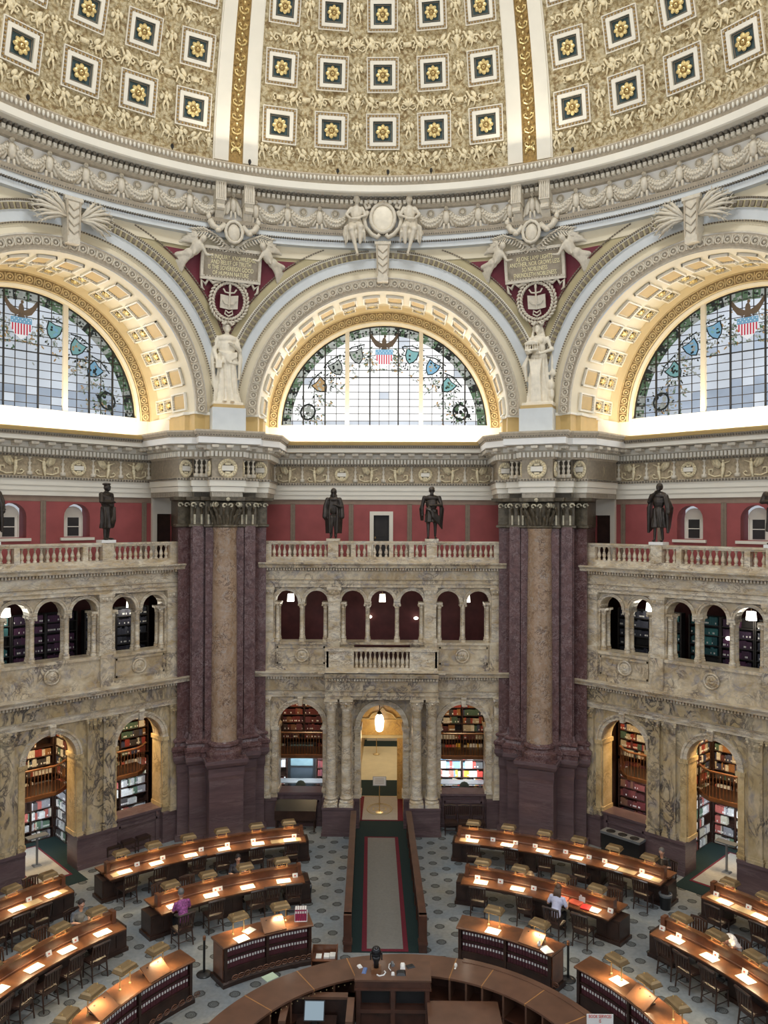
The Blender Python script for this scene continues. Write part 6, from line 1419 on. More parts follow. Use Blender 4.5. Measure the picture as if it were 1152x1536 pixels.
# slanted reading boards
lt = MB(); lt.M = Matrix.Rotation(radians(32), 4, 'X'); lt.box(-0.30, 0.30, -0.22, 0.22, 0.12, 0.145); lt.box(-0.30, 0.30, -0.24, -0.21, 0.12, 0.18); ltm = lt.mesh('board', M['wood_md'])
sp = MB(); sp.box(-0.2, 0.2, -0.15, 0.15, 0, 0.03); sp.box(-0.17, -0.14, 0.02, 0.10, 0.0, 0.2); sp.box(0.14, 0.17, 0.02, 0.10, 0.0, 0.2); sp.box(-0.17, 0.17, -0.12, -0.1, 0, 0.07); spm = sp.mesh('support', M['wood_dk'])
for x, y, w in ((-2.62, 5.62, 'left front cabinet'), (3.93, 5.08, 'right front cabinet'), (6.0, 2.75, 'lower right corner cabinet'), (-4.98, 3.5, 'lower left corner cabinet, its aisle end'), (-5.7, 2.14, 'lower left corner cabinet, its outer end')):
    o = empty('reading_board'); o.matrix_world = MFC(x, y, 1.05); az = atan2(x-FC[0], y-FC[1]); o.matrix_world = MFC(FC[0]+6.52*sin(az), FC[1]+6.52*cos(az), 1.05); inst('board', ltm, o); inst('support', spm, o); tag(o, 'slanted brown reading board standing on the %s' % w, 'lectern')
# red volumes in a white case
for i in range(5):
    b = MB(); b.box(-0.028, 0.028, 0, 0.22, 0.0, 0.3); o = b.build('red_volume', plain('red_cloth', (0.33, 0.03, 0.09), 0.5) if i == 0 else bpy.data.materials['red_cloth']); l = MB(); l.box(-0.02, 0.02, -0.004, 0, 0.2, 0.26); l.build('spine_label', SPW, o)
    p = MB(); p.box(-0.024, 0.024, 0.004, 0.215, 0.3, 0.302); p.build('page_block', M['paper'], o)
    o.matrix_world = MFC(-2.0, 6.12, 1.062) @ Matrix.Rotation(-0.25, 4, 'Z') @ Matrix.Translation((-0.13+0.062*i, 0, 0)); tag(o, 'red volume in the white tray on the left front cabinet, %s from the reading board' % NTH[i], 'book', 'red volumes in the white tray')
b = MB(); b.box(-0.17, 0.17, -0.02, 0.24, 0, 0.012); b.box(-0.17, -0.16, -0.02, 0.24, 0.0, 0.2); b.box(0.155, 0.17, -0.02, 0.24, 0, 0.2); o = b.build('book_tray', M['white']); o.matrix_world = MFC(-2.0, 6.12, 1.05) @ Matrix.Rotation(-0.25, 4, 'Z'); tag(o, 'white tray holding red volumes on the left front cabinet', 'tray')
# ---- papers, cards and books on the desks
def sheet(x, y, z, w, d, label, m='paper', tw=0.0, th=0.004, name='paper_sheet', cat='paper', group=None):
    b = MB(); b.box(-w/2, w/2, -d/2, d/2, 0, th)
    if cat == 'paper':
        pass
    o = b.build(name, M[m] if isinstance(m, str) else m); o.matrix_world = MFC(x, y, z, tw); tag(o, label, cat, group); return o
def deskpt(k, az, r): a = radians(toFC(az, r)); return FC[0]+r*sin(a), FC[1]+r*cos(a)
blot = plain('buff_blotter', (0.42, 0.30, 0.17), 0.6); redm = plain('salmon_folder', (0.50, 0.09, 0.05), 0.5)
for k, az, w, tw, mm, lb in (('AL', -40.2, 0.62, 0, blot, 'buff sheet'), ('AL', -14.0, 0.6, 0, blot, 'buff sheet'), ('AL', -16.2, 0.5, 0, blot, 'second buff sheet'), ('AR', 14.0, 0.6, 0, blot, 'buff sheet'), ('AR', 41.5, 0.7, 0, blot, 'buff sheet'), ('AR', 38.2, 0.55, 0, blot, 'second buff sheet'),
        ('LA', -49.2, 0.5, 0.2, blot, 'buff sheet'), ('LA', -53.0, 0.6, 0, blot, 'second buff sheet'), ('RA', 50.5, 0.5, -0.2, blot, 'buff sheet'), ('RA', 54.0, 0.6, 0, blot, 'second buff sheet')):
    x, y = deskpt(k, az, ROWS[k][0]+0.26); sheet(x, y, 0.782, w, 0.36, '%s lying on the %s, %s' % (lb, WS[k], 'at its wall end' if abs(az) > 35 and k in ('AL', 'AR') else 'at its aisle end'), mm, tw)
for i, (k, azs) in enumerate({'AL': [-37.6, -33.8, -28, -24, -20, -13.6], 'BL': [-30, -29.2, -15.4], 'AR': [13.8, 17.7, 21.2, 24.2, 28.8, 32.3, 34.6, 40.0], 'BR': [18.2, 22.4, 28.4, 42.0], 'LA': [-52.8], 'LB': [-55, -59.6], 'RA': [50, 54.3], 'RB': [50.4, 53.2, 59.4, 64.2]}.items()):
    rd = ROWS[k][1]
    for j, az in enumerate(azs):
        x, y = deskpt(k, az, rd-0.13); T = empty('tent_card'); T.matrix_world = MFC(x, y, 0.785); tag(T, 'small white card at the divider of the %s, %s from the aisle' % (WS[k], (ORD+['eighth'])[len(azs)-1-j if az < 0 else j]), 'card', 'white cards along the desks')
        b = MB(); b.add([(-0.08, -0.04, 0), (0.08, -0.04, 0), (0.08, 0.0, 0.12), (-0.08, 0.0, 0.12), (-0.08, 0.04, 0), (0.08, 0.04, 0)], [(0, 1, 2, 3), (3, 2, 5, 4)]); b.build('card', M['paper'], T)
        b = MB(); b.add([(-0.03, -0.036, 0.04), (0.02, -0.036, 0.04), (0.02, -0.021, 0.075), (-0.03, -0.021, 0.075)], [(0, 1, 2, 3)]); b.M = Matrix(); q = b.build('printed_mark', redm, T); q.location.y = -0.004
for x, y, w, tw, m, lb in ((5.38, 8.22, 0.36, 0.1, redm, 'salmon folder nearest the seated woman'), (5.72, 8.0, 0.34, -0.1, redm, 'salmon folder beside the red book'), (5.95, 7.72, 0.26, 0.15, plain('bright_red_cover', (0.5, 0.02, 0.02), 0.4), 'red book at the right of the seated woman')):
    o = sheet(x, y-0.15, 0.785, w, 0.28, '%s on the inner curved desk' % lb, m, tw, 0.03, 'folder' if 'folder' in lb else 'book', 'folder' if 'folder' in lb else 'book')
b = MB(); b.box(-0.09, 0.09, -0.06, 0.06, 0, 0.14); b.box(-0.05, 0.0, -0.065, -0.055, 0.02, 0.2); o = b.build('leaflet_box', M['blue']); o.matrix_world = MFC(5.95, 7.95, 0.785); tag(o, 'pale leaflet holder behind the red book on the inner right desk', 'box')
sheet(-3.3, 5.62, 1.055, 0.3, 0.24, 'white magazine lying on the left front cabinet beside the lamp', 'paper', 0.4); sheet(-3.42, 5.22, 1.055, 0.34, 0.3, 'white sheet under the lamp of the left front cabinet', 'paper', 0.1); sheet(3.08, 5.72, 1.055, 0.36, 0.3, 'white sheet under the lamp of the right front cabinet', 'paper', 0.0)
sheet(4.30, 4.86, 1.055, 0.34, 0.26, 'white printed sheet lying on the right front cabinet', 'paper', -0.5); sheet(5.75, 3.55, 1.055, 0.36, 0.3, 'white sheet under the lamp of the lower right cabinet', 'paper', 0.0)
b = MB(); b.ell((0, 0, 0.07), (0.05, 0.05, 0.07), 7, 5); b.ell((0.03, -0.02, 0.15), (0.03, 0.03, 0.05), 6, 4); o = b.build('crumpled_tissue', M['paper'], smooth=True); o.matrix_world = MFC(4.15, 4.98, 1.055); tag(o, 'crumpled white tissue by the reading board on the right front cabinet', 'tissue')
# ---- bins, posts, air unit, case, railings
def bin_(x, y, lb):
    T = empty('waste_bin', (x, y, 0)); tag(T, lb, 'bin', 'waste bins at the desk ends'); b = MB(); b.lathe([(0.15, 0), (0.19, 0.42), (0.18, 0.42), (0.14, 0.03)], n=14); b.build('bucket', M['black'], T, smooth=True, auto=40); b = MB(); b.lathe([(0.185, 0.38), (0.2, 0.42), (0.2, 0.46), (0.17, 0.47), (0.165, 0.40)], n=14); b.build('liner', M['metal_grey'], T)
bin_(8.75, 9.17, 'black waste bin with grey liner at the wall end of the outer right desk'); bin_(-7.1, 6.75, 'black waste bin at the aisle end of the inner far left desk'); bin_(-9.35, 8.75, 'black waste bin at the aisle end of the outer far left desk'); bin_(-2.25, 9.55, 'black waste bin at the aisle end of the inner left desk')
for x, y, lb in ((-4.43, 5.44, 'left front'), (4.97, 5.39, 'right front')):
    T = empty('rope_post', (x, y, 0)); tag(T, 'black crowd-control post on a round base beside the %s cabinet' % lb, 'post'); b = MB(); b.lathe([(0.2, 0), (0.2, 0.02), (0.16, 0.05), (0.04, 0.07)], n=18); b.build('base', M['black'], T, smooth=True, auto=40); b = MB(); b.tube([(0, 0, 0.05), (0, 0, 0.97)], 0.032, 8); b.build('pole', M['black'], T); b = MB(); b.lathe([(0.042, 0.9), (0.042, 0.98), (0.03, 1.0)], n=10); b.build('head', M['wood_md'], T)
o = empty('air_unit', rz=RZ(45)); tag(o, 'black ventilation unit with three round grilles under the right window sill', 'heater'); o.location = fpol(45, 0) @ Vector((-2.95, 14.88, 0))
b = MB(); b.box(-0.72, 0.72, -0.18, 0.22, 0, 0.78); b.build('case', M['black'], o); b = MB(); b.box(-0.75, 0.75, -0.21, 0.24, 0.78, 0.86); b.build('top', M['metal_grey'], o)
for u in (-0.45, 0, 0.45): b = MB(); b.lathe([(0.16, 0.86), (0.16, 0.875), (0.13, 0.88), (0.05, 0.87)], (u, 0.01, 0), 16); b.build('round_grille', M['black'], o)
o = empty('display_case', (-3.25, 15.02, 0)); tag(o, 'dark slant-topped display case under the left far window', 'case'); b = MB(); b.sweep([(-0.32, 0.45), (0.22, 0.45), (0.22, 1.06), (-0.32, 0.80)], -0.78, 0.78); b.build('body', M['wood_dk'], o); b = MB(); b.add([(-0.74, -0.33, 0.81), (0.74, -0.33, 0.81), (0.74, 0.2, 1.075), (-0.74, 0.2, 1.075)], [(0, 1, 2, 3)]); b.build('sloping_lid', M['black'], o)
for x in (-0.72, 0.72):
    for y in (-0.27, 0.17): b = MB(); b.tube([(x, y, 0.45), (x, y, 0)], 0.03, 6); b.build('leg', M['wood_dk'], o)
for s, xf, xn in (('left', -1.02, -0.78), ('right', 1.02, 1.28)):
    T = empty('aisle_railing', (0, 0, 0)); tag(T, 'reddish wooden railing along the %s side of the central aisle' % s, 'railing')
    y0, y1 = 6.65, 14.3; X = lambda y: xn+(xf-xn)*(y-y0)/(y1-y0)
    def seg(mbx, yA, yB, hw, z0, z1): vs = [(X(yA)-hw, yA, z0), (X(yA)+hw, yA, z0), (X(yB)+hw, yB, z0), (X(yB)-hw, yB, z0), (X(yA)-hw, yA, z1), (X(yA)+hw, yA, z1), (X(yB)+hw, yB, z1), (X(yB)-hw, yB, z1)]; mbx.add(vs, [(0, 3, 2, 1), (4, 5, 6, 7), (0, 1, 5, 4), (1, 2, 6, 5), (2, 3, 7, 6), (3, 0, 4, 7)])
    b = MB(); seg(b, y0, y1, 0.105, 0.93, 1.0); seg(b, y0, y1, 0.07, 0.88, 0.93); b.build('handrail', M['rail_wood'], T)
    b = MB(); seg(b, y0, y1, 0.045, 0.0, 0.88); b.build('panel', M['wood_dk'], T)
    for i in range(10): yy = y0+0.05+(y1-y0-0.1)*i/9; b = MB(); seg(b, yy-0.05, yy+0.05, 0.075, 0.0, 0.9); b.build('stile', M['rail_wood'], T)
    b = MB(); seg(b, y0-0.1, y0+0.1, 0.11, 0.0, 1.0); seg(b, y0-0.12, y0+0.12, 0.13, 0.22, 0.3); b.build('newel', M['rail_wood'], T)
def strip(name, y0, y1, w0, w1, z, m, parent=None, lb=None, cat=None):
    cx = lambda y: 0.25-0.25*(y-6.6)/(14.6-6.6)
    b = MB(); b.add([(cx(y0)-w0, y0, z), (cx(y0)+w0, y0, z), (cx(y1)+w1, y1, z), (cx(y1)-w1, y1, z), (cx(y0)-w0, y0, z-0.008), (cx(y0)+w0, y0, z-0.008), (cx(y1)+w1, y1, z-0.008), (cx(y1)-w1, y1, z-0.008)], [(0, 1, 2, 3), (0, 4, 5, 1), (3, 2, 6, 7), (0, 3, 7, 4), (1, 5, 6, 2)])
    o = b.build(name, m, parent); 
    if lb: tag(o, lb, cat)
    return o
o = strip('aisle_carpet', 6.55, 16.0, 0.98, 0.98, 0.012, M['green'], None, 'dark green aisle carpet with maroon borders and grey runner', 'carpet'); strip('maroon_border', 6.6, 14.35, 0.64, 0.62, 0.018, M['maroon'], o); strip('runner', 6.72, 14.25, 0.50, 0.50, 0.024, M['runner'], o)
o = empty('doormat'); tag(o, 'grey doormat with an oval emblem between maroon edges in the porch doorway', 'mat'); b = MB(); b.box(-0.98, 0.84, 15.9, 18.6, 0.012, 0.02); b.build('maroon_edge', M['maroon'], o); b = MB(); b.box(-0.78, 0.62, 15.98, 18.55, 0.02, 0.028); b.build('mat', M['rug'], o)
b = MB(Matrix.Translation((-0.11, 17.1, 0.032))); 
for rr in (1.0, 0.84): b.tube([(0.50*rr*cos(a*pi/14), 0.62*rr*sin(a*pi/14), 0) for a in range(28)], 0.022 if rr == 1 else 0.01, 4, 0, True)
b.box(-0.3, 0.3, -0.16, -0.12, -0.002, 0.004); b.box(-0.3, 0.3, 0.12, 0.16, -0.002, 0.004); [b.box(q-0.03, q+0.03, -0.1, 0.1, -0.002, 0.004) for q in (-0.25, 0, 0.25)]
b.M = Matrix(); b.build('oval_emblem', M['olive'], o)
def sign(x, y, zt, w, h, lb, brd=False):
    T = empty('sign_stand', (x, y, 0)); tag(T, lb, 'sign'); b = MB(); b.lathe([(0.16, 0.02), (0.16, 0.04), (0.03, 0.07)], n=16); b.build('base', M['brass_lt'], T, smooth=True, auto=40); b = MB(); b.tube([(0, 0, 0.05), (0, 0, zt)], 0.018, 6); b.build('pole', M['brass_lt'], T)
    b = MB(Matrix.Translation((0, 0, zt)) @ Matrix.Rotation(radians(-25), 4, 'X')); b.box(-w/2-0.02, w/2+0.02, 0.0, 0.02, -h/2-0.02, h/2+0.02); b.build('frame', M['metal_grey'], T); b.M = Matrix(); c = MB(b.M); c.M = Matrix.Translation((0, 0, zt)) @ Matrix.Rotation(radians(-25), 4, 'X'); c.box(-w/2, w/2, -0.008, 0.0, -h/2, h/2); c.build('notice', M['blue'] if brd else M['ivory'], T)
    for i in range(4): c = MB(Matrix.Translation((0, 0, zt)) @ Matrix.Rotation(radians(-25), 4, 'X')); c.box(-w*0.36, w*0.36, -0.011, -0.008, h*0.26-i*h*0.18, h*0.30-i*h*0.18); c.build('line_of_print', M['taupe_dk'], T)
sign(-0.11, 16.75, 1.28, 0.5, 0.32, 'framed notice on a brass stand standing on the doormat', True); sign(-0.42, 24.6, 1.45, 0.75, 0.4, 'cream notice on a brass stand further down the corridor')
# ---- central circular counter and issue desk
CC = (0.38, 0.0)
T = empty('circular_counter', (*CC, 0)); tag(T, 'round wooden service counter at the centre of the room', 'counter'); 
jn = [-100, -75, -52, -34, -18, 16, 28, 45, 60, 80, 100]
for i, (a0, a1) in enumerate(zip(jn[:-1], jn[1:])):
    b = MB(); b.arc([(3.74, 1.0), (3.74, 1.045), (4.62, 1.045), (4.62, 1.0)], a0+0.18, a1-0.18, 8, CC); b.build('counter_top', M['counter'], T)
    b = MB(); b.arc([(3.74, 1.0), (3.74, 1.047), (4.62, 1.047), (4.62, 1.0)], a1-0.18, a1+0.18, 1, CC); b.build('joint_strip', M['oak'], T)
b = MB(); b.arc([(4.35, 0), (4.35, 1.0), (4.50, 1.0), (4.50, 0)], -100, 100, 60, CC); b.build('front_panel', M['rail_wood'], T)
b = MB(); b.arc([(4.50, 0.98), (4.50, 1.06), (4.66, 1.06), (4.66, 0.98)], 18, 100, 30, CC); b.build('raised_edge', M['counter'], T)
for z in (0.05, 0.45, 0.98): b = MB(); b.arc([(3.78, z), (3.78, z+0.03), (4.36, z+0.03), (4.36, z)], -100, 100, 50, CC); b.build('shelf', M['rail_wood'], T)
for a in [x for x in jn]+[-64, -43, -26, -10, 8, 22, 36, 52, 70]: b = MB(); b.arc([(3.78, 0), (3.78, 1.0), (4.36, 1.0), (4.36, 0)], a-0.35, a+0.35, 1, CC); b.build('partition', M['counter'], T)
b = MB()
for i in range(16): a = -52+i*2.3; b.M = fpol(a, 3.765, 0.92, CC); b.ell((0, 0, 0), (0.016, 0.012, 0.016), 6, 4)
b.M = Matrix(); b.build('key_hook', M['brass_lt'], T)['kind'] = 'stuff'
T = empty('issue_desk', (0.47, 3.45, 0)); tag(T, 'tall dark wooden issue desk in front of the round counter', 'desk'); 
b = MB(); b.box(-0.88, 0.88, -0.38, 0.42, 1.25, 1.29); b.build('top', M['counter'], T); b = MB(); b.box(-0.85, 0.85, -0.36, 0.38, 1.08, 1.25); b.box(-0.88, 0.88, -0.39, 0.4, 1.05, 1.09); b.build('cornice', M['rail_wood'], T)
b = MB(); b.box(-0.82, 0.82, -0.10, 0.36, 0, 1.08); b.box(-0.84, -0.74, -0.34, -0.1, 0, 1.08); b.box(0.74, 0.84, -0.34, -0.1, 0, 1.08); b.box(-0.05, 0.05, -0.34, -0.1, 0, 1.08); b.box(-0.84, 0.84, -0.35, -0.1, 0.52, 0.6); b.box(-0.84, 0.84, -0.35, -0.1, 0, 0.12); b.build('body', M['rail_wood'], T)
for s in (-1, 1): b = MB(); b.box(s*0.4-0.32, s*0.4+0.32, -0.12, -0.10, 0.62, 1.04); b.build('recess_back', M['black'], T)
T2 = empty('work_table', (2.05, 2.75, 0)); tag(T2, 'flat brown work table at the right of the issue desk', 'table'); b = MB(); b.box(-0.80, 0.82, -0.6, 0.42, 0.74, 0.78); b.build('tabletop', M['counter'], T2)
for x in (-0.7, 0.72):
    for y in (-0.5, 0.32): b = MB(); b.box(x-0.035, x+0.035, y-0.035, y+0.035, 0, 0.74); b.build('leg', M['wood_dk'], T2)
T3 = empty('work_booth', (-1.2, 2.75, 0)); tag(T3, 'open-topped wooden booth left of the issue desk', 'booth')
for nm_, bx in (('rim', [(-0.82, 0.80, 0.28, 0.46, 0.86, 0.92), (-0.82, -0.66, -0.6, 0.46, 0.86, 0.92), (0.64, 0.80, -0.6, 0.46, 0.86, 0.92)]), ('side_panel', [(-0.80, -0.74, -0.6, 0.42, 0, 0.86), (0.74, 0.80, -0.6, 0.42, 0, 0.86), (-0.8, 0.8, 0.36, 0.42, 0, 0.86)]), ('seat_box', [(-0.5, 0.4, -0.2, 0.3, 0, 0.5)])):
    for q in bx: b = MB(); b.box(*q); b.build(nm_, M['counter'] if nm_ == 'rim' else M['wood_dk'], T3)
b = MB(Matrix.Translation((-1.28, 2.62, 0.86)) @ Matrix.Rotation(-0.5, 4, 'X')); b.box(-0.23, 0.23, -0.01, 0.01, -0.2, 0.2); o = b.build('monitor', M['black']); tag(o, 'flat computer screen glowing pale blue in the wooden booth', 'monitor'); b = MB(Matrix.Translation((-1.28, 2.62, 0.86)) @ Matrix.Rotation(-0.5, 4, 'X')); b.box(-0.21, 0.21, -0.015, -0.01, -0.18, 0.18); b.build('screen', emit('screen_glow', (0.35, 0.45, 0.52), 0.8), o); b = MB(); b.box(-1.33, -1.23, 2.6, 2.68, 0.5, 0.8); b.box(-1.4, -1.16, 2.52, 2.76, 0.5, 0.52); b.build('stand', M['black'], o)
# things on the issue desk
T = empty('desk_bust', (0.08, 3.42, 1.29)); tag(T, 'black ball-shaped camera on a wooden block on the issue desk', 'camera'); b = MB(); b.box(-0.11, 0.11, -0.12, 0.12, 0, 0.10); b.build('block', M['wood_md'], T); b = MB(); b.lathe([(0.06, 0.1), (0.06, 0.22), (0.10, 0.30), (0.11, 0.36)], n=12); b.build('neck', M['black'], T, smooth=True); b = MB(); b.ell((0, 0, 0.46), (0.115, 0.115, 0.13), 14, 9); b.build('dome', plain('glossy_black', (0.01, 0.01, 0.012), 0.08), T, smooth=True)
b = MB(); [b.box(s*0.13-0.015, s*0.13+0.015, -0.03, 0.03, 0.28, 0.44) for s in (-1, 1)]; b.tube([(0.115*cos(a), 0.115*sin(a), 0.42) for a in [q*pi/6 for q in range(12)]], 0.01, 4, 0, True); b.build('yoke', M['black'], T)
T.name = 'camera_dome'
def small(nm, x, y, w, d, h, m, lb, cat, tw=0.0, z=1.29):
    b = MB(Matrix.Translation((x, y, z)) @ Matrix.Rotation(tw, 4, 'Z')); t = min(w, d)*0.18; b.fr(-w/2, w/2, -d/2, d/2, 0, h, t); o = b.build(nm, m); tag(o, lb, cat); return o
small('computer_mouse', -0.31, 3.60, 0.10, 0.13, 0.035, M['white'], 'small white mouse at the left edge of the issue desk', 'mouse', 0.5); small('notebook', -0.19, 3.44, 0.10, 0.24, 0.02, plain('blue_cover', (0.12, 0.2, 0.42), 0.5), 'narrow blue booklet near the left edge of the issue desk', 'booklet', -0.15)
small('wireless_handset', 0.70, 3.62, 0.12, 0.22, 0.05, M['white'], 'white handset lying on the issue desk behind the grey box', 'phone'); small('card_reader', 0.66, 3.34, 0.22, 0.20, 0.05, M['black'], 'flat dark grey box at the front of the issue desk', 'device'); small('power_adapter', 0.47, 3.31, 0.08, 0.10, 0.04, M['white'], 'white square adapter near the front of the issue desk', 'adapter'); small('bottle', 0.46, 3.68, 0.08, 0.14, 0.07, M['metal_grey'], 'small grey bottle lying on the issue desk', 'bottle', 0.2); small('black_pouch', 0.88, 3.63, 0.2, 0.16, 0.03, M['black'], 'black pouch with a pen at the right of the issue desk', 'pouch', 0.4); small('document', 0.55, 4.12, 0.5, 0.16, 0.02, M['paper'], 'white folder lying on the round counter behind the issue desk', 'paper', 0.08, 1.05)
b = MB(); b.tube([(0.10, 3.27, 1.30), (0.16, 3.22, 1.30), (0.26, 3.26, 1.30), (0.30, 3.36, 1.305), (0.27, 3.42, 1.30)], 0.016, 6); o = b.build('cable', M['white']); tag(o, 'coiled white cable at the foot of the camera block', 'cable'); b = MB(); b.tube([(0.42, 3.45, 1.30), (0.37, 3.55, 1.30), (0.38, 3.7, 1.30), (0.45, 3.78, 1.30), (0.5, 3.7, 1.30)], 0.012, 6); o = b.build('cable', M['white']); tag(o, 'white cable looping beside the bottle on the issue desk', 'cable')
sheet(-2.42, 3.55, 1.047, 0.32, 0.26, 'pale green notepad on the left of the round counter', plain('pale_green_paper', (0.45, 0.55, 0.40), 0.6), 0.1, 0.012, 'notepad', 'notepad')
b = MB(); b.ell((0, 0, 0.05), (0.04, 0.04, 0.06), 7, 5); b.ell((-0.02, -0.06, 0.01), (0.03, 0.03, 0.015), 6, 4); o = b.build('tissue', M['paper']); o.location = (1.98, 4.05, 1.045); tag(o, 'white tissue ball on the right part of the round counter', 'tissue')
T = empty('book_return_bin', (-1.25, 4.9, 0)); tag(T, 'wooden tray of papers behind the round counter, left of the aisle', 'box'); b = MB(); b.box(-0.32, 0.32, -0.2, 0.2, 0.78, 0.8); b.box(-0.32, -0.3, -0.2, 0.2, 0.0, 1.0); b.box(0.3, 0.32, -0.2, 0.2, 0, 1.02); b.box(-0.32, 0.32, 0.18, 0.2, 0, 1.0); b.build('tray', M['wood'], T)
for i, x in enumerate((-0.15, 0.05, 0.2)): b = MB(); b.box(x-0.07, x+0.07, -0.1, 0.1, 0.8, 0.82+0.02*i); b.build('paper_stack', M['paper'], T)
# sign at the lower right edge
T = empty('closed_sign', (4.70, 1.2, 0.62)); tag(T, 'white sign with red and grey print standing on the right of the round counter', 'sign'); b = MB(); b.box(-0.27, 0.27, 0, 0.012, 0.50, 1.12); b.build('panel', M['white'], T); b = MB(); b.box(-0.2, 0.2, -0.04, 0.1, 0.425, 0.50); b.build('stand', M['black'], T)
inst('lettering', text_mesh(['BOOK SERVICES', 'IS'], 0.078, plain('red_print', (0.7, 0.06, 0.03), 0.5), 0.002, 0.95, (0.82, 1.25)), T, loc=(0, -0.004, 1.03)); inst('lettering', text_mesh(['CLOSED'], 0.08, plain('grey_print', (0.16, 0.16, 0.2), 0.5), 0.002, 1, (0.85, 1.2)), T, loc=(0, -0.004, 0.87))
# sign in the right doorway balcony
T = empty('map_sign', rz=RZ(45)); tag(T, 'cream card sign hung on the mezzanine railing of the right doorway', 'sign'); b = MB(); b.box(0.30, 0.75, 17.05, 17.07, 2.38, 2.85); b.build('card', M['ivory'], T); inst('lettering', text_mesh(['MA', 'C'], 0.2, M['taupe_dk'], 0.002), T, loc=(0.52, 17.045, 2.62))
# ================================================================ FIGURES
def voxel(mb, name, mats, vox, smooth=True):
    me = mb.mesh(name+'_src', mats); o = bpy.data.objects.new('tmp', me); COL.objects.link(o)
    r = o.modifiers.new('r', 'REMESH'); r.mode = 'VOXEL'; r.voxel_size = vox; r.use_smooth_shade = True
    s = o.modifiers.new('s', 'SMOOTH'); s.factor = 0.5; s.iterations = 1
    bpy.context.view_layer.update(); m2 = bpy.data.meshes.new_from_object(o.evaluated_get(bpy.context.evaluated_depsgraph_get()))
    bpy.data.objects.remove(o); bpy.data.meshes.remove(me); m2.name = name; m2.materials.clear(); m2.materials.append(mats); 
    m2.polygons.foreach_set('use_smooth', [smooth]*len(m2.polygons)); return m2
def hand(b, w, d, s=1.0, curl=0.6, up=None):
    # palm and five fingers; w wrist point, d pointing direction
    w, d = Vector(w), Vector(d).normalized(); side = d.cross(up or Vector((0, 0, 1))); side = side.normalized() if side.length > 1e-3 else Vector((1, 0, 0)); n = side.cross(d).normalized()
    p = w+d*0.045*s; b.cap(w, w+d*0.075*s, 0.028*s, 0.034*s, 6)
    for i, (o_, L) in enumerate(((-0.03, 0.06), (-0.01, 0.075), (0.01, 0.07), (0.03, 0.055))):
        a = w+d*0.08*s+side*o_*s; m = a+d*L*0.5*s-n*0.01*curl*s; e = a+d*L*0.8*s-n*L*0.6*curl*s; b.cap(a, m, 0.010*s, 0.009*s, 5); b.cap(m, e, 0.009*s, 0.008*s, 5)
    a = w+d*0.03*s-side*0.03*s; b.cap(a, a+(d*0.6-side).normalized()*0.05*s, 0.012*s, 0.010*s, 5)
def robe(b, h0, h1, r0, r1, c=(0, 0), k=11, amp=0.10, flat=0.75, n=44, ph=0.0, steps=12):
    vs = []; m = steps+1
    for i in range(n):
        a = 2*pi*i/n
        for j in range(m):
            t = j/steps; r = r0+(r1-r0)*t**0.8; A = amp*(1-t)**0.6+0.02
            q = r*(1+A*cos(k*a+ph+1.4*sin(3*t+a))+0.5*A*cos((k*2+1)*a+2*t)); vs.append((c[0]+q*cos(a), c[1]+q*sin(a)*flat, h0+(h1-h0)*t))
    fs = [(i*m+j, ((i+1) % n)*m+j, ((i+1) % n)*m+j+1, i*m+j+1) for i in range(n) for j in range(m-1)]+[tuple(i*m for i in range(n-1, -1, -1)), tuple(i*m+m-1 for i in range(n))]
    b.add(vs, fs)
def head(b, c, s=1.0, hair='short', beard=False):
    x, y, z = c; b.ell((x, y, z), (0.078*s, 0.095*s, 0.115*s), 12, 9); b.ell((x, y-0.05*s, z-0.06*s), (0.05*s, 0.05*s, 0.055*s), 8, 6)
    b.ell((x, y-0.095*s, z-0.01*s), (0.014*s, 0.025*s, 0.032*s), 6, 5); b.ell((x, y-0.085*s, z+0.03*s), (0.06*s, 0.02*s, 0.014*s), 8, 4); b.ell((x, y-0.09*s, z-0.062*s), (0.025*s, 0.014*s, 0.008*s), 6, 4)
    for q in (-1, 1): b.ell((x+q*0.08*s, y+0.005*s, z-0.01*s), (0.012*s, 0.022*s, 0.032*s), 5, 5)
    if beard: b.ell((x, y-0.06*s, z-0.11*s), (0.055*s, 0.045*s, 0.09*s), 8, 6)
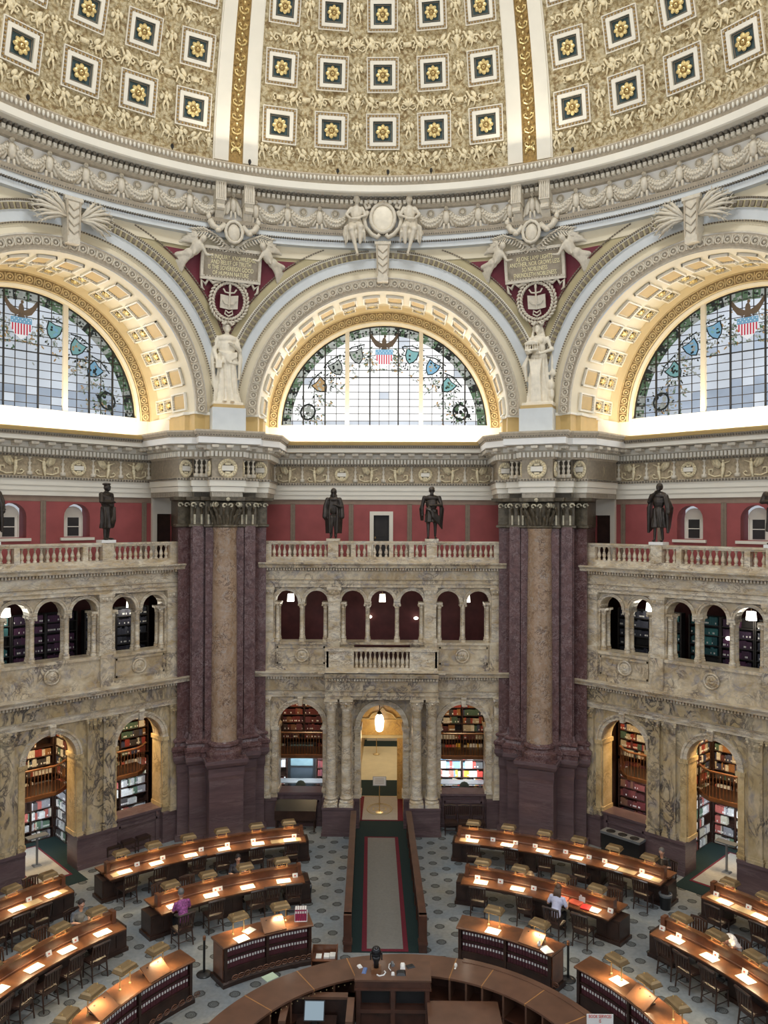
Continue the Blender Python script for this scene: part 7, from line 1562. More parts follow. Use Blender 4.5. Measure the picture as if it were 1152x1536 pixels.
# every statue faces -y, height in units of a 1.75 figure, then scaled
def statue_mesh(kind):
    b = MB()
    if kind == 'philosophy':
        robe(b, 0.0, 1.02, 0.24, 0.17, k=10, amp=0.24); robe(b, 0.84, 1.08, 0.235, 0.18, k=9, amp=0.18, ph=1); b.ell((0, 0, 1.22), (0.19, 0.13, 0.25), 14, 9); b.ell((0, -0.02, 1.38), (0.21, 0.12, 0.10), 12, 7)
        b.cap((0, 0, 1.42), (0, -0.01, 1.52), 0.055, 0.05, 8); head(b, (0, -0.02, 1.62)); b.ell((0, 0.03, 1.65), (0.10, 0.10, 0.12), 10, 7); b.ell((0, 0.0, 1.75), (0.05, 0.05, 0.04), 8, 5)
        b.cap((-0.20, 0, 1.38), (-0.27, 0.0, 1.12), 0.07, 0.055, 8); b.cap((-0.27, 0, 1.12), (-0.22, -0.10, 0.90), 0.055, 0.035, 8); b.cap((0.20, 0, 1.38), (0.27, -0.02, 1.14), 0.07, 0.055, 8); b.cap((0.27, -0.02, 1.14), (0.14, -0.16, 1.22), 0.05, 0.035, 8)
        hand(b, (-0.22, -0.10, 0.88), (0, -0.1, -1), 1.1); hand(b, (0.14, -0.16, 1.22), (-0.8, -0.2, 0.4), 1.1)
        for s, z0 in ((-1, 0.30), (1, 0.52)):
            for q in range(4): b.tube([(s*(0.22+0.02*q), 0.02*q, 1.36), (s*(0.29+0.015*q), 0.02+0.02*q, 1.0), (s*(0.26+0.02*q), 0.03*q, z0+0.06*q)], [0.03, 0.055, 0.025], 6)
        for q in range(5): b.tube([(-0.2+0.03*q, -0.12, 1.10-0.03*q), (0.0, -0.19, 1.02-0.04*q), (0.2, -0.12, 1.08-0.02*q)], 0.022, 5)
        b.box(-0.26, -0.13, -0.2, -0.13, 0.72, 0.9); b.box(-0.32, 0.32, -0.22, 0.25, -0.06, 0.02)
        for s in (-1, 1): b.ell((s*0.08, -0.22, 0.03), (0.05, 0.1, 0.035), 7, 4)
    elif kind == 'art':
        robe(b, 0.0, 0.98, 0.22, 0.17, k=9, amp=0.25); b.ell((0, 0, 1.0), (0.18, 0.13, 0.12), 12, 7); b.ell((0, 0, 1.18), (0.14, 0.10, 0.20), 12, 9); b.ell((0, -0.01, 1.34), (0.18, 0.11, 0.13), 12, 8)
        for s in (-1, 1): b.ell((s*0.065, -0.09, 1.33), (0.055, 0.05, 0.055), 8, 6)
        b.cap((0, 0, 1.42), (-0.01, -0.01, 1.52), 0.05, 0.045, 8); head(b, (-0.02, -0.02, 1.61)); b.ell((-0.02, 0.02, 1.65), (0.10, 0.11, 0.11), 10, 7)
        for q in range(9): b.ell((-0.02+0.11*cos(q*0.7), 0.02+0.06*sin(q*0.7), 1.70-0.012*q), (0.035, 0.035, 0.035), 6, 4)
        for s in (-1, 1):
            for q in range(4): b.ell((-0.02+s*(0.10+0.01*q), 0.0, 1.56-0.055*q), (0.035, 0.04, 0.04), 6, 4)
        b.cap((-0.19, 0, 1.38), (-0.26, -0.02, 1.16), 0.055, 0.045, 8); b.cap((-0.26, -0.02, 1.16), (-0.20, -0.2, 1.05), 0.042, 0.03, 8); b.cap((0.19, 0, 1.38), (0.28, -0.02, 1.14), 0.055, 0.045, 8); b.cap((0.28, -0.02, 1.14), (0.08, -0.2, 1.04), 0.042, 0.03, 8)
        hand(b, (-0.20, -0.2, 1.05), (0.5, -0.6, 0.1)); hand(b, (0.08, -0.2, 1.04), (-1, -0.2, 0))
        # little temple held in the arms
        b.box(-0.24, 0.05, -0.32, -0.12, 1.08, 1.11); b.box(-0.24, 0.05, -0.32, -0.12, 1.22, 1.25); b.plate([(-0.25, 1.25), (0.06, 1.25), (-0.095, 1.31)], -0.33, -0.11)
        for q in range(6): b.tube([(-0.22+q*0.05, -0.3, 1.1), (-0.22+q*0.05, -0.3, 1.23)], 0.013, 5)
        for q in range(4): b.tube([(-0.20, -0.14, 1.02), (-0.27-0.01*q, -0.12, 0.8), (-0.25-0.01*q, -0.08+0.02*q, 0.48+0.05*q)], [0.02, 0.05, 0.03], 6)
        for q in range(6): b.tube([(-0.17+0.05*q, -0.15, 0.95), (0.03*q-0.1, -0.22, 0.6), (0.04*q-0.12, -0.2, 0.05)], [0.02, 0.03, 0.02], 6)
        b.tube([(0.25, 0.05, 0.05), (0.27, 0.04, 0.8), (0.27, 0.05, 1.45)], [0.045, 0.03, 0.02], 6); b.ell((0.29, 0.02, 0.65), (0.08, 0.07, 0.08), 8, 6); b.ell((0.26, 0.0, 0.4), (0.07, 0.08, 0.12), 8, 6); b.ell((0.27, 0, 0.2), (0.06, 0.07, 0.12), 8, 6)
        for q in range(5): b.tube([(0.27, 0.05, 1.4), (0.24+0.05*q, 0.04, 1.52+0.03*(q % 3)), (0.2+0.09*q, 0.02, 1.58+0.03*(q % 2))], [0.015, 0.02, 0.008], 5)
        b.box(-0.32, 0.34, -0.22, 0.25, -0.06, 0.02)
    elif kind == 'hooded':
        for s in (-1, 1): b.cap((s*0.07, 0, 0.75), (s*0.08, -0.02, 0.08), 0.085, 0.05, 8); b.ell((s*0.09, -0.07, 0.03), (0.045, 0.11, 0.035), 7, 4)
        b.ell((0, 0.02, 1.12), (0.18, 0.12, 0.32), 12, 9); b.ell((0, 0, 1.36), (0.21, 0.12, 0.10), 12, 7); b.cap((0, 0, 1.4), (0, 0, 1.5), 0.06, 0.06, 8); head(b, (0, -0.02, 1.6), beard=True); b.ell((0, 0.03, 1.62), (0.11, 0.11, 0.14), 10, 8); b.ell((0, 0.03, 1.48), (0.13, 0.10, 0.09), 10, 6)
        for s in (-1, 1):
            for q in range(5): b.tube([(s*(0.10+0.03*q), -0.06+0.04*q, 1.35), (s*(0.14+0.035*q), -0.08+0.05*q, 0.9), (s*(0.12+0.03*q), -0.07+0.05*q, 0.18)], [0.03, 0.045, 0.05], 6)
            b.cap((s*0.21, 0, 1.36), (s*0.29, -0.01, 1.1), 0.075, 0.075, 8); b.cap((s*0.29, -0.01, 1.1), (s*0.30, -0.04, 0.75), 0.075, 0.085, 8)
        hand(b, (-0.29, -0.06, 0.76), (0, -0.1, -1)); hand(b, (0.12, -0.16, 1.15), (-1, 0, 0.3)); b.cap((0.28, -0.05, 1.1), (0.12, -0.15, 1.15), 0.06, 0.04, 7)
    elif kind == 'cloaked':
        for s in (-1, 1): b.cap((s*0.08, 0, 0.85), (s*0.10, -0.02*s, 0.50), 0.085, 0.06, 8); b.cap((s*0.10, -0.02*s, 0.5), (s*0.10, 0.02*s, 0.09), 0.055, 0.035, 8); b.ell((s*0.11, -0.07, 0.03), (0.045, 0.11, 0.035), 7, 4)
        robe(b, 0.55, 0.98, 0.19, 0.16, k=8, amp=0.12); b.ell((0, 0, 1.16), (0.17, 0.12, 0.25), 12, 9); b.ell((0, 0, 1.35), (0.21, 0.12, 0.11), 12, 7); b.cap((0, 0, 1.4), (0, 0, 1.5), 0.055, 0.05, 8); head(b, (0, -0.02, 1.6), beard=True); b.ell((0, 0.02, 1.65), (0.09, 0.10, 0.09), 8, 6)
        b.cap((-0.21, 0, 1.37), (-0.27, 0.02, 1.1), 0.065, 0.055, 8); b.cap((-0.27, 0.02, 1.1), (-0.27, 0, 0.84), 0.05, 0.035, 8); hand(b, (-0.27, 0, 0.84), (0, -0.1, -1)); b.cap((0.21, 0, 1.37), (0.27, -0.02, 1.12), 0.065, 0.055, 8); b.cap((0.27, -0.02, 1.12), (0.08, -0.16, 1.10), 0.05, 0.035, 8); hand(b, (0.08, -0.16, 1.1), (-1, 0, 0))
        for q in range(7): b.tube([(-0.18+0.02*q, -0.11, 1.0+0.02*q), (0.02, -0.18, 0.90-0.03*q), (0.22, -0.08, 0.72-0.04*q), (0.30, 0.02, 0.50-0.03*q)], [0.02, 0.035, 0.035, 0.02], 6)
        for s in (-1, 1):
            for q in range(4): b.tube([(s*0.2, 0.04+0.02*q, 1.4), (s*(0.27+0.015*q), 0.06+0.02*q, 1.0), (s*(0.24+0.02*q), 0.08+0.02*q, 0.6 if s < 0 else 0.4)], [0.03, 0.05, 0.02], 6)
    elif kind == 'capped':
        for s in (-1, 1): b.cap((s*0.07, 0, 0.85), (s*0.08, -0.02, 0.5), 0.09, 0.065, 8); b.cap((s*0.08, -0.02, 0.5), (s*0.09, 0.03*s, 0.09), 0.06, 0.04, 8); b.ell((s*0.10, -0.07, 0.03), (0.045, 0.11, 0.035), 7, 4)
        robe(b, 0.35, 1.0, 0.18, 0.17, k=7, amp=0.13); b.ell((0, 0, 1.18), (0.18, 0.13, 0.26), 12, 9); b.ell((0, 0, 1.36), (0.20, 0.12, 0.10), 12, 7); b.cap((0, 0, 1.4), (0, 0, 1.5), 0.055, 0.05, 8); head(b, (0, -0.02, 1.58)); b.ell((0, 0, 1.68), (0.11, 0.12, 0.045), 10, 5)
        b.cap((-0.2, 0, 1.37), (-0.26, -0.05, 1.15), 0.07, 0.065, 8); b.cap((-0.26, -0.05, 1.15), (0.02, -0.17, 1.14), 0.06, 0.04, 8); hand(b, (0.02, -0.17, 1.14), (1, 0, 0)); b.cap((0.2, 0, 1.37), (0.25, 0, 1.1), 0.065, 0.055, 8); b.cap((0.25, 0, 1.1), (0.22, -0.04, 0.86), 0.05, 0.035, 8); hand(b, (0.22, -0.04, 0.86), (0, 0, -1))
        for q in range(7): b.tube([(-0.2, -0.06, 1.36-0.03*q), (0, -0.15, 1.26-0.04*q), (0.2, -0.06, 1.2-0.03*q)], 0.025, 5)
        for q in range(5): b.tube([(0.2-0.03*q, -0.12+0.02*q, 1.0), (0.17-0.03*q, -0.14+0.01*q, 0.6), (0.14-0.03*q, -0.12, 0.38)], [0.02, 0.035, 0.02], 6)
    else:      # caped
        for s in (-1, 1): b.cap((s*0.08, 0, 0.85), (s*0.10, -0.02, 0.5), 0.08, 0.06, 8); b.cap((s*0.10, -0.02, 0.5), (s*0.11, 0.03*s, 0.09), 0.055, 0.04, 8); b.ell((s*0.12, -0.07, 0.03), (0.045, 0.11, 0.035), 7, 4)
        robe(b, 0.42, 1.0, 0.20, 0.17, k=9, amp=0.18); b.ell((0, 0, 1.2), (0.18, 0.13, 0.27), 12, 9); b.cap((0, 0, 1.4), (0, 0, 1.5), 0.055, 0.05, 8); head(b, (0.02, -0.03, 1.6)); b.ell((0.02, 0.02, 1.62), (0.10, 0.11, 0.12), 10, 7)
        b.ell((0, 0.02, 1.36), (0.25, 0.15, 0.13), 12, 7)
        for s in (-1, 1):
            for q in range(6): b.tube([(s*0.18, -0.04+0.03*q, 1.38), (s*(0.28+0.01*q), -0.06+0.04*q, 1.0), (s*(0.30-0.01*q), -0.04+0.04*q, 0.26+0.03*q)], [0.04, 0.06, 0.04], 6)
        b.cap((-0.22, 0, 1.36), (-0.26, -0.08, 1.18), 0.07, 0.06, 8); b.cap((-0.26, -0.08, 1.18), (-0.06, -0.15, 1.42), 0.05, 0.035, 8); hand(b, (-0.06, -0.15, 1.42), (0.6, 0, 0.8)); b.cap((0.24, 0, 1.34), (0.32, -0.04, 1.12), 0.06, 0.05, 8); b.cap((0.32, -0.04, 1.12), (0.34, -0.06, 0.9), 0.05, 0.04, 8); hand(b, (0.34, -0.06, 0.92), (0, -0.3, -1))
    return b
def statue(kind, name, m, px, label, height, vox=0.014, turn=0.0):
    me = voxel(statue_mesh(kind), name, m, vox); k = height/(1.79 if kind in ('philosophy', 'art') else 1.73)
    kx = k*(1.16 if m is M['bronze'] and kind in ('cloaked', 'capped') else 1.0); o = inst(name, me, M=px @ Matrix.Rotation(turn, 4, 'Z') @ Matrix.Diagonal((kx, kx, k, 1))); tag(o, label, 'statue'); return o
statue('philosophy', 'plaster_statue', M['statue'], fpol(-22.5, 15.0, 16.05), 'cream plaster statue of a robed woman holding a book on the left pier', 3.1)
statue('art', 'plaster_statue', M['statue'], fpol(22.5, 15.0, 16.05), 'cream plaster statue of a bare-shouldered woman holding a small temple on the right pier', 3.1)
statue('philosophy', 'plaster_statue', M['statue'], fpol(-67.5, 15.0, 16.05), 'cream plaster statue on the pier beyond the left bay', 3.1, 0.03); statue('art', 'plaster_statue', M['statue'], fpol(67.5, 15.0, 16.05), 'cream plaster statue on the pier beyond the right bay', 3.1, 0.03)
B2 = lambda az, u: fpol(az, 0) @ Matrix.Translation((u, 15.44, 11.07))
statue('hooded', 'bronze_statue', M['bronze'], B2(0, -1.9), 'dark bronze statue of a long-coated bearded man, left of the far gallery door', 1.93)
statue('cloaked', 'bronze_statue', M['bronze'], B2(0, 1.9), 'dark bronze statue with bare calves and draped cloak, right of the far gallery door', 2.02)
statue('capped', 'bronze_statue', M['bronze'], B2(-45, 1.9), 'dark bronze statue in a flat cap on the left balustrade nearest the left pier', 2.0, turn=0.5)
statue('caped', 'bronze_statue', M['bronze'], B2(-45, -1.9), 'dark bronze caped statue cut by the left edge of the picture', 2.0)
statue('caped', 'bronze_statue', M['bronze'], B2(45, -1.9), 'dark bronze statue in a broad cape on the right balustrade nearest the right pier', 2.03)
statue('capped', 'bronze_statue', M['bronze'], B2(45, 1.9), 'dark bronze statue cut by the right edge of the picture', 2.0)
# ---- seated readers
def reader(mw, label, shirt, hair, arms, legs=(0.03, 0.03, 0.04), lean=0.12, longhair=False, bald=False, down=False, pants=None, vox=0.011):
    T = empty('person'); T.matrix_world = mw; tag(T, label, 'person')
    skin = M['skin']; sh, he = 1.0, 1.27; L = lean
    nk = Vector((0, -L*1.0, 1.08)); hd = Vector((0, -L*1.25-0.02, 1.26))
    if down: nk = Vector((0, -0.34, 0.98)); hd = Vector((0, -0.50, 1.02))
    hip = Vector((0, 0.08, 0.55)); ch = Vector((0, -L*0.6, 0.90)) if not down else Vector((0, -0.18, 0.90))
    b = MB(); b.cap(ch, nk, 0.09, 0.05, 8); b.cap(nk-Vector((0, 0, 0.06)), hd-Vector((0, 0, 0.06)), 0.052, 0.048, 8)
    hb = MB(); head(hb, (0, 0, 0)); R = Matrix.Rotation(radians(70 if down else 22), 4, 'X'); hb2 = MB(Matrix.Translation(hd) @ R); hb2.add(hb.v, hb.f); b.add(hb2.v, hb2.f)
    elb = {}
    for s, (ex, ey, ez, wx, wy, wz) in zip((-1, 1), arms):
        S = Vector((s*0.18, nk.y+0.03, nk.z-0.06)); E = Vector((s*ex, ey, ez)); W = Vector((s*wx, wy, wz)); b.cap(S, E, 0.045, 0.038, 8); b.cap(E, W, 0.036, 0.025, 8); elb[s] = (S, E, W)
    for s in (-1, 1): b.cap((s*0.09, 0.06, 0.52), (s*0.10, -0.38, 0.50), 0.075, 0.055, 8); b.cap((s*0.10, -0.38, 0.50), (s*0.10, -0.36, 0.09), 0.05, 0.035, 8)
    b.cap(hip, ch, 0.12, 0.13, 8)
    me = voxel(b, 'body', skin, vox); body = inst('body', me, T)
    hbm = MB()
    for s in (-1, 1): d = (elb[s][2]-elb[s][1]).normalized(); hand(hbm, elb[s][2], d, 0.95)
    hbm.build('hands', skin, body, smooth=True)
    c = MB(); c.ell(ch+Vector((0, 0, 0.02)), (0.185, 0.13, 0.16), 12, 8); c.ell(hip+Vector((0, 0, 0.10)), (0.165, 0.14, 0.18), 12, 8); c.ell((ch+nk)/2+Vector((0, 0.01, 0.02)), (0.19, 0.10, 0.10), 12, 7); c.cap(hip+Vector((0, 0, 0.05)), ch, 0.13, 0.14, 10)
    for s in (-1, 1): S, E, W = elb[s]; c.cap(S, S+(E-S)*0.72, 0.062, 0.058, 8); c.ell(S, (0.07, 0.07, 0.065), 8, 6)
    inst('shirt', voxel(c, 'shirt', shirt, vox), T)
    c = MB(); c.ell((0, 0.07, 0.53), (0.17, 0.16, 0.10), 12, 7)
    for s in (-1, 1): c.cap((s*0.09, 0.06, 0.52), (s*0.10, -0.38, 0.50), 0.09, 0.066, 8); c.cap((s*0.10, -0.38, 0.50), (s*0.10, -0.36, 0.14), 0.062, 0.05, 8)
    inst('trousers', voxel(c, 'trousers', pants or M['black'], vox*1.2), T)
    c = MB()
    for s in (-1, 1): c.ell((s*0.10, -0.42, 0.045), (0.045, 0.13, 0.045), 8, 5)
    c.build('shoes', M['black'], T, smooth=True)
    if not bald:
        c = MB(Matrix.Translation(hd) @ R); c.ell((0, 0.025, 0.035), (0.09, 0.098, 0.105), 12, 8)
        if longhair:
            c.M = Matrix.Translation(hd)
            for q in range(-3, 4): c.tube([(q*0.022, 0.07, 0.03), (q*0.028, 0.12, -0.12), (q*0.026, 0.12, -0.27), (q*0.014, 0.12, -0.38)], [0.03, 0.035, 0.03, 0.01], 6)
        c.build('hair', hair, T, smooth=True)
    e = MB(Matrix.Translation(hd) @ R); [e.ell((s*0.03, -0.092, 0.012), (0.011, 0.007, 0.007), 6, 4) for s in (-1, 1)]; e.build('eyes', M['black'], T)
    return T
hairD = plain('dark_hair', (0.03, 0.02, 0.016), 0.6); hairB = plain('brown_hair', (0.10, 0.055, 0.03), 0.5); hairG = plain('grey_hair', (0.15, 0.14, 0.13), 0.6)
typ = [(0.25, -0.12, 0.82, 0.12, -0.36, 0.83), (0.25, -0.12, 0.82, 0.12, -0.36, 0.83)]
def at(k, az, out, r_extra=0.0):      # a seat position at a desk row; out = on the outer side facing the room centre
    ri, rd, ro = ROWS[k][:3]; r = (ro+0.20+r_extra) if out else (ri-0.16-r_extra); a = radians(az)
    x, y = FC[0]+r*sin(a), FC[1]+r*cos(a); return MFC(x, y, 0, 0 if out else pi)
fz = lambda x, y: math.degrees(atan2(x-FC[0], y-FC[1]))
reader(at('LB', fz(-8.2, 6.62), True), 'person in a grey T-shirt seated behind the inner far left desk', plain('grey_tshirt', (0.10, 0.115, 0.135), 0.8), hairD, typ)
reader(at('BL', fz(-5.21, 6.67)+0.6, False, 0.1), 'person in a purple shirt seen from behind at the inner left desk', plain('purple_check_shirt', (0.30, 0.08, 0.24), 0.8, var=0.6, scale=22), hairG, typ)
reader(at('BR', fz(4.93, 7.3), False, 0.1), 'person with long brown hair in a white top at the inner right desk', plain('white_tshirt', (0.62, 0.62, 0.78), 0.8), hairB, [(0.28, -0.08, 0.80, 0.22, -0.32, 0.82)]*2, longhair=True)
reader(at('AR', fz(8.83, 10.07), True), 'person in a black top seated behind the wall end of the outer right desk', M['black'], hairG, typ)
reader(at('RB', fz(9.13, 5.6), True), 'person in a white shirt bent low over papers behind the inner far right desk', plain('white_shirt', (0.72, 0.66, 0.62), 0.8), hairD, typ, down=True, lean=0.3)
reader(at('BL', fz(-4.22, 9.2), True), 'person in dark clothes half hidden behind a lamp of the inner left desk', plain('navy_sweater', (0.02, 0.022, 0.035), 0.8), hairD, typ)
o = copy_tree(chair0); o.matrix_world = at('LB', fz(-8.2, 6.62), True) @ Matrix.Translation((0, 0.05, 0)) @ Matrix.Rotation(pi, 4, 'Z'); tag(o, 'dark wooden chair under the person in the grey T-shirt', 'chair', 'wooden chairs at the desks')
b = MB(); b.ell((0, 0, 0.62), (0.16, 0.12, 0.2), 10, 7); b.ell((0, 0, 0.8), (0.1, 0.06, 0.05), 8, 5); o = b.build('handbag', plain('tan_leather', (0.30, 0.2, 0.11), 0.5), smooth=True); o.matrix_world = MFC(4.75, 9.75); tag(o, 'tan bag hanging on a chair back behind the inner right desk', 'bag')
# ================================================================ SPANDREL AND CORNICE SCULPTURE
def lofty(b, p0, p1, r0, r1): b.cap(p0, p1, r0, r1, 7)
def genius(f):      # small winged figure beside a plaque, f=+1 leans to the right
    b = MB(); g = lambda x, z, y=0: (f*x, y, z)
    b.ell(g(0, 0.62), (0.10, 0.10, 0.12), 8, 6); b.ell(g(0.02, 0.28), (0.17, 0.12, 0.26), 9, 7); b.ell(g(0.10, 0.02), (0.17, 0.13, 0.15), 9, 6)
    b.cap(g(0.14, -0.02), g(0.42, -0.28), 0.11, 0.08, 7); b.cap(g(0.42, -0.28), g(0.72, -0.16), 0.07, 0.045, 7); b.cap(g(0.12, -0.02), g(0.28, -0.42), 0.10, 0.07, 7); b.cap(g(0.28, -0.42), g(0.62, -0.52), 0.06, 0.04, 7)
    b.cap(g(-0.08, 0.44), g(-0.34, 0.30), 0.06, 0.045, 7); b.cap(g(-0.34, 0.30), g(-0.50, 0.42), 0.045, 0.03, 6); b.cap(g(0.08, 0.42), g(-0.05, 0.10, -0.12), 0.055, 0.04, 6)
    for q in range(5): b.tube([g(0.08, 0.42, 0.05), g(0.28+0.05*q, 0.60-0.10*q, 0.06), g(0.50+0.02*q, 0.62-0.17*q, 0.04)], [0.04, 0.07, 0.02], 6)
    for q in range(4): b.tube([g(0.0, 0.0, -0.05), g(0.05+0.05*q, -0.3, -0.03), g(-0.05+0.08*q, -0.62-0.04*(q % 2), 0)], [0.05, 0.06, 0.02], 6)
    return b
gen_me = {f: voxel(genius(f), 'winged_genius', M['relief_lt'], 0.03) for f in (1, -1)}
def plaque(az, lines, lb):
    T = empty('inscription_group'); T.matrix_world = fpol(az, 14.40, 20.5) @ Matrix.Rotation(radians(15), 4, 'X') @ Matrix.Translation((0, 0, -20.5)); tag(T, lb, 'sculpture')
    b = MB(); zc = 20.98
    b.box(-1.02, 1.02, -0.05, 0.2, zc-0.52, zc+0.52); b.build('plaque', M['plaque_stone'], T)
    b = MB(); 
    for bx in ((-1.08, 1.08, zc+0.48, zc+0.58), (-1.08, 1.08, zc-0.58, zc-0.48), (-1.08, -0.98, zc-0.5, zc+0.5), (0.98, 1.08, zc-0.5, zc+0.5)): b.box(bx[0], bx[1], -0.14, 0.1, bx[2], bx[3])
    for i in range(19):
        for s in (-1, 1): b.cbox((-0.95+i*0.105, -0.08, zc+s*0.45), (0.05, 0.05, 0.04))
    b.build('plaque_frame', M['relief_lt'], T)
    lm_ = text_mesh(lines, 0.235, M['gold_letters'], 0.012, 0.86, (0.80, 1.0)); wmax = max(abs(v.co.x) for v in lm_.vertices); lm_.transform(Matrix.Diagonal((0.90/wmax, 1, 0.92, 1))); inst('lettering', lm_, T, loc=(0, -0.07, zc-0.05))
    b = MB()      # wreath of leaves
    for i in range(34):
        a = 2*pi*i/34; zw = 19.72
        for rr in (0.60, 0.72): b.ell((rr*cos(a)*0.95, -0.02, zw+rr*sin(a)*1.05), (0.05, 0.07, 0.10), 6, 4, Matrix.Rotation(-a+0.5*(1 if rr > 0.65 else -1), 3, 'Y'))
    b.build('wreath', M['relief_lt'], T, smooth=True)
    b = MB(); zw = 19.72; b.plate([(-0.32, zw-0.26), (-0.02, zw-0.30), (0.02, zw-0.30), (0.32, zw-0.26), (0.32, zw+0.22), (0.02, zw+0.18), (-0.02, zw+0.18), (-0.32, zw+0.22)], -0.06, 0.04); b.tube([(0, -0.08, zw-0.3), (0, -0.1, zw+0.45)], 0.035, 6); b.ell((0, -0.08, zw+0.5), (0.05, 0.05, 0.09), 6, 5)
    for s in (-1, 1): b.tube([(0, -0.09, zw+0.28), (s*0.16, -0.09, zw+0.30), (s*0.24, -0.08, zw+0.42)], 0.03, 5); b.tube([(0, -0.08, zw-0.42), (s*0.12, -0.08, zw-0.34), (s*0.14, -0.08, zw-0.46), (0, -0.08, zw-0.54)], 0.03, 5); b.tube([(0, -0.09, zw-0.12), (s*0.16, -0.09, zw-0.10), (s*0.24, -0.09, zw+0.02)], 0.02, 5)
    b.build('open_book', M['relief_lt'], T)
    b = MB()
    for s in (-1, 1):
        b.tube([(s*x, -0.05, z) for x, z in ((0.35, 20.42), (0.62, 20.30), (0.78, 20.42), (0.88, 20.22), (1.02, 20.36), (1.0, 20.10), (0.9, 20.02))], [0.05, 0.07, 0.06, 0.07, 0.06, 0.05, 0.02], 6); b.tube([(s*x, -0.05, z) for x, z in ((0.05, 19.0), (0.15, 18.88), (0.22, 18.95))], 0.05, 6)
    b.build('ribbon', M['relief_lt'], T, smooth=True)
    for s in (-1, 1):
        b = MB(); st = [(s*x, -0.12, z) for x, z in ((0.10, 21.58), (0.45, 21.86), (0.85, 22.02), (1.25, 21.95))]; b.tube(st, 0.03, 5)
        for i in range(13):
            q = i/12*2.999; k = int(q); t = q-k; p = Vector(st[k]).lerp(Vector(st[min(3, k+1)]), t)
            b.tube([p, p+Vector((s*0.20, -0.05, 0.10)), p+Vector((s*0.30, -0.02, 0.07))], [0.02, 0.035, 0.01], 5); b.tube([p, p+Vector((s*0.10, -0.05, -0.16)), p+Vector((s*0.20, -0.02, -0.20))], [0.02, 0.035, 0.01], 5)
        b.build('palm_frond', M['relief_lt'], T, smooth=True); 
        inst('winged_genius', gen_me[s], T, M=Matrix.Translation((s*1.42, -0.16, 21.12)) @ Matrix.Rotation(s*radians(20), 4, 'Z') @ Matrix.Rotation(-s*radians(32), 4, 'Y') @ Matrix.Scale(1.18, 4))
    b = MB(); [b.ell((s*0.2, -0.1, 21.58), (0.12, 0.06, 0.05), 7, 4) for s in (-1, 1)]; b.ell((0, -0.12, 21.62), (0.07, 0.07, 0.07), 7, 5); b.tube([(-0.35, -0.06, 21.62), (0.35, -0.06, 21.62)], 0.035, 6); b.build('ribbon_knot', M['relief_lt'], T, smooth=True)
plaque(-22.5, ['THE INQUIRY, KNOWLEDGE', 'AND BELIEF OF TRUTH', 'IS THE SOVEREIGN GOOD', 'OF HUMAN NATURE'], 'stucco inscription plaque about inquiry and truth with wreath, over the left pier')
plaque(22.5, ['AS ONE LAMP LIGHTS', 'ANOTHER, NOR GROWS LESS', 'SO NOBLENESS', 'ENKINDLETH NOBLENESS'], 'stucco inscription plaque about lamps and nobleness with wreath, over the right pier')
T = empty('cartouche_group'); T.matrix_world = Matrix.Translation((0, 13.85, 0)); tag(T, 'stucco shield between two seated figures on the ring cornice over the far arch', 'sculpture')
b = MB(); b.ell((0, -0.12, 22.85), (0.40, 0.10, 0.48), 16, 9); b.build('shield_boss', M['statue'], T, smooth=True)
b = MB(); b.tube([(0.44*cos(a*pi/10), -0.16, 22.85+0.53*sin(a*pi/10)) for a in range(20)], 0.07, 7, 0, True)
for s in (-1, 1): b.tube([(s*x, -0.12, z) for x, z in ((0.2, 23.42), (0.5, 23.5), (0.66, 23.36), (0.60, 23.2), (0.48, 23.26), (0.52, 23.36))], 0.075, 7); b.tube([(s*x, -0.12, z) for x, z in ((0.55, 23.1), (0.68, 22.8), (0.62, 22.5), (0.40, 22.25), (0.2, 22.15), (0.12, 22.25))], 0.085, 7)
b.ell((0, -0.12, 23.42), (0.16, 0.1, 0.1), 8, 5); b.build('shield_frame', M['relief_lt'], T, smooth=True)
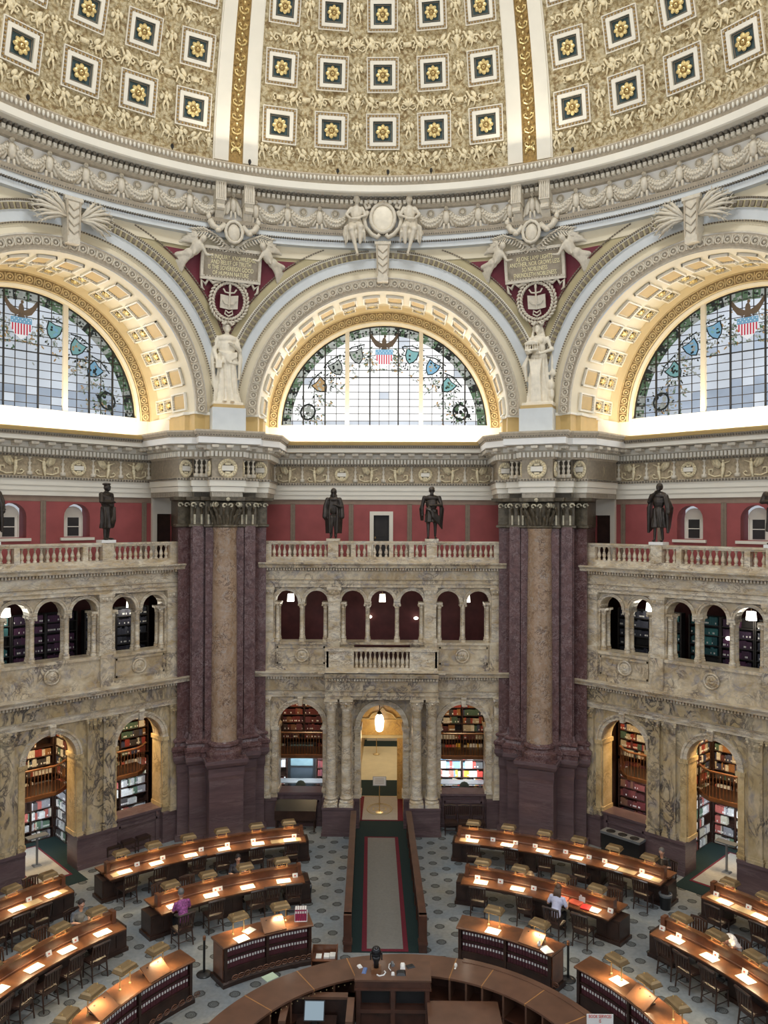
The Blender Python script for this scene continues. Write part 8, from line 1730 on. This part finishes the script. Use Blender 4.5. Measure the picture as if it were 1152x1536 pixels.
def seated(f):
    b = MB(); g = lambda x, z, y=0.0: (f*x, y, z)
    b.ell(g(0.02, 1.62, -0.2), (0.115, 0.12, 0.15), 9, 7); b.ell(g(0.05, 1.66, -0.16), (0.13, 0.12, 0.13), 9, 6); b.cap(g(0.03, 1.42, -0.12), g(0.03, 1.52, -0.15), 0.07, 0.065, 7); b.ell(g(0.05, 1.16, -0.08), (0.22, 0.17, 0.32), 10, 8); b.ell(g(0.08, 0.78, -0.06), (0.28, 0.22, 0.24), 10, 7)
    b.cap(g(-0.15, 1.34, -0.1), g(-0.30, 1.05, -0.2), 0.085, 0.065, 7); b.cap(g(-0.30, 1.05, -0.2), g(-0.02, 0.92, -0.32), 0.06, 0.045, 7); b.cap(g(0.24, 1.34, -0.1), g(0.42, 1.10, -0.14), 0.085, 0.065, 7); b.cap(g(0.42, 1.10, -0.14), g(0.22, 0.88, -0.28), 0.06, 0.045, 7); b.ell(g(0.08, 0.88, -0.34), (0.2, 0.07, 0.06), 8, 5)
    b.cap(g(0.0, 0.74, -0.12), g(-0.12, 0.55, -0.42), 0.16, 0.13, 8); b.cap(g(-0.12, 0.55, -0.42), g(-0.10, 0.0, -0.34), 0.12, 0.06, 8); b.cap(g(0.18, 0.72, -0.12), g(0.22, 0.48, -0.40), 0.16, 0.13, 8); b.cap(g(0.22, 0.48, -0.40), g(0.02, -0.30, -0.30), 0.11, 0.05, 8); b.ell(g(0.0, -0.40, -0.34), (0.06, 0.13, 0.09), 7, 5)
    for q in range(7): b.tube([g(-0.2+0.09*q, 0.66, -0.2), g(-0.25+0.10*q, 0.36, -0.42+0.03*q), g(-0.28+0.11*q, 0.02+0.05*(q % 3), -0.25)], [0.05, 0.06, 0.025], 6)
    for q in range(5): b.tube([g(0.25, 0.85-0.04*q, 0.0), g(0.45, 0.66-0.08*q, -0.05), g(0.55-0.03*q, 0.40-0.1*q, -0.02)], [0.05, 0.07, 0.02], 6)
    return b
for s in (-1, 1): inst('seated_figure', voxel(seated(s), 'seated_figure', M['relief_lt'], 0.025), T, M=Matrix.Translation((s*0.92, -0.05, 21.86)) @ Matrix.Scale(1.0, 4))
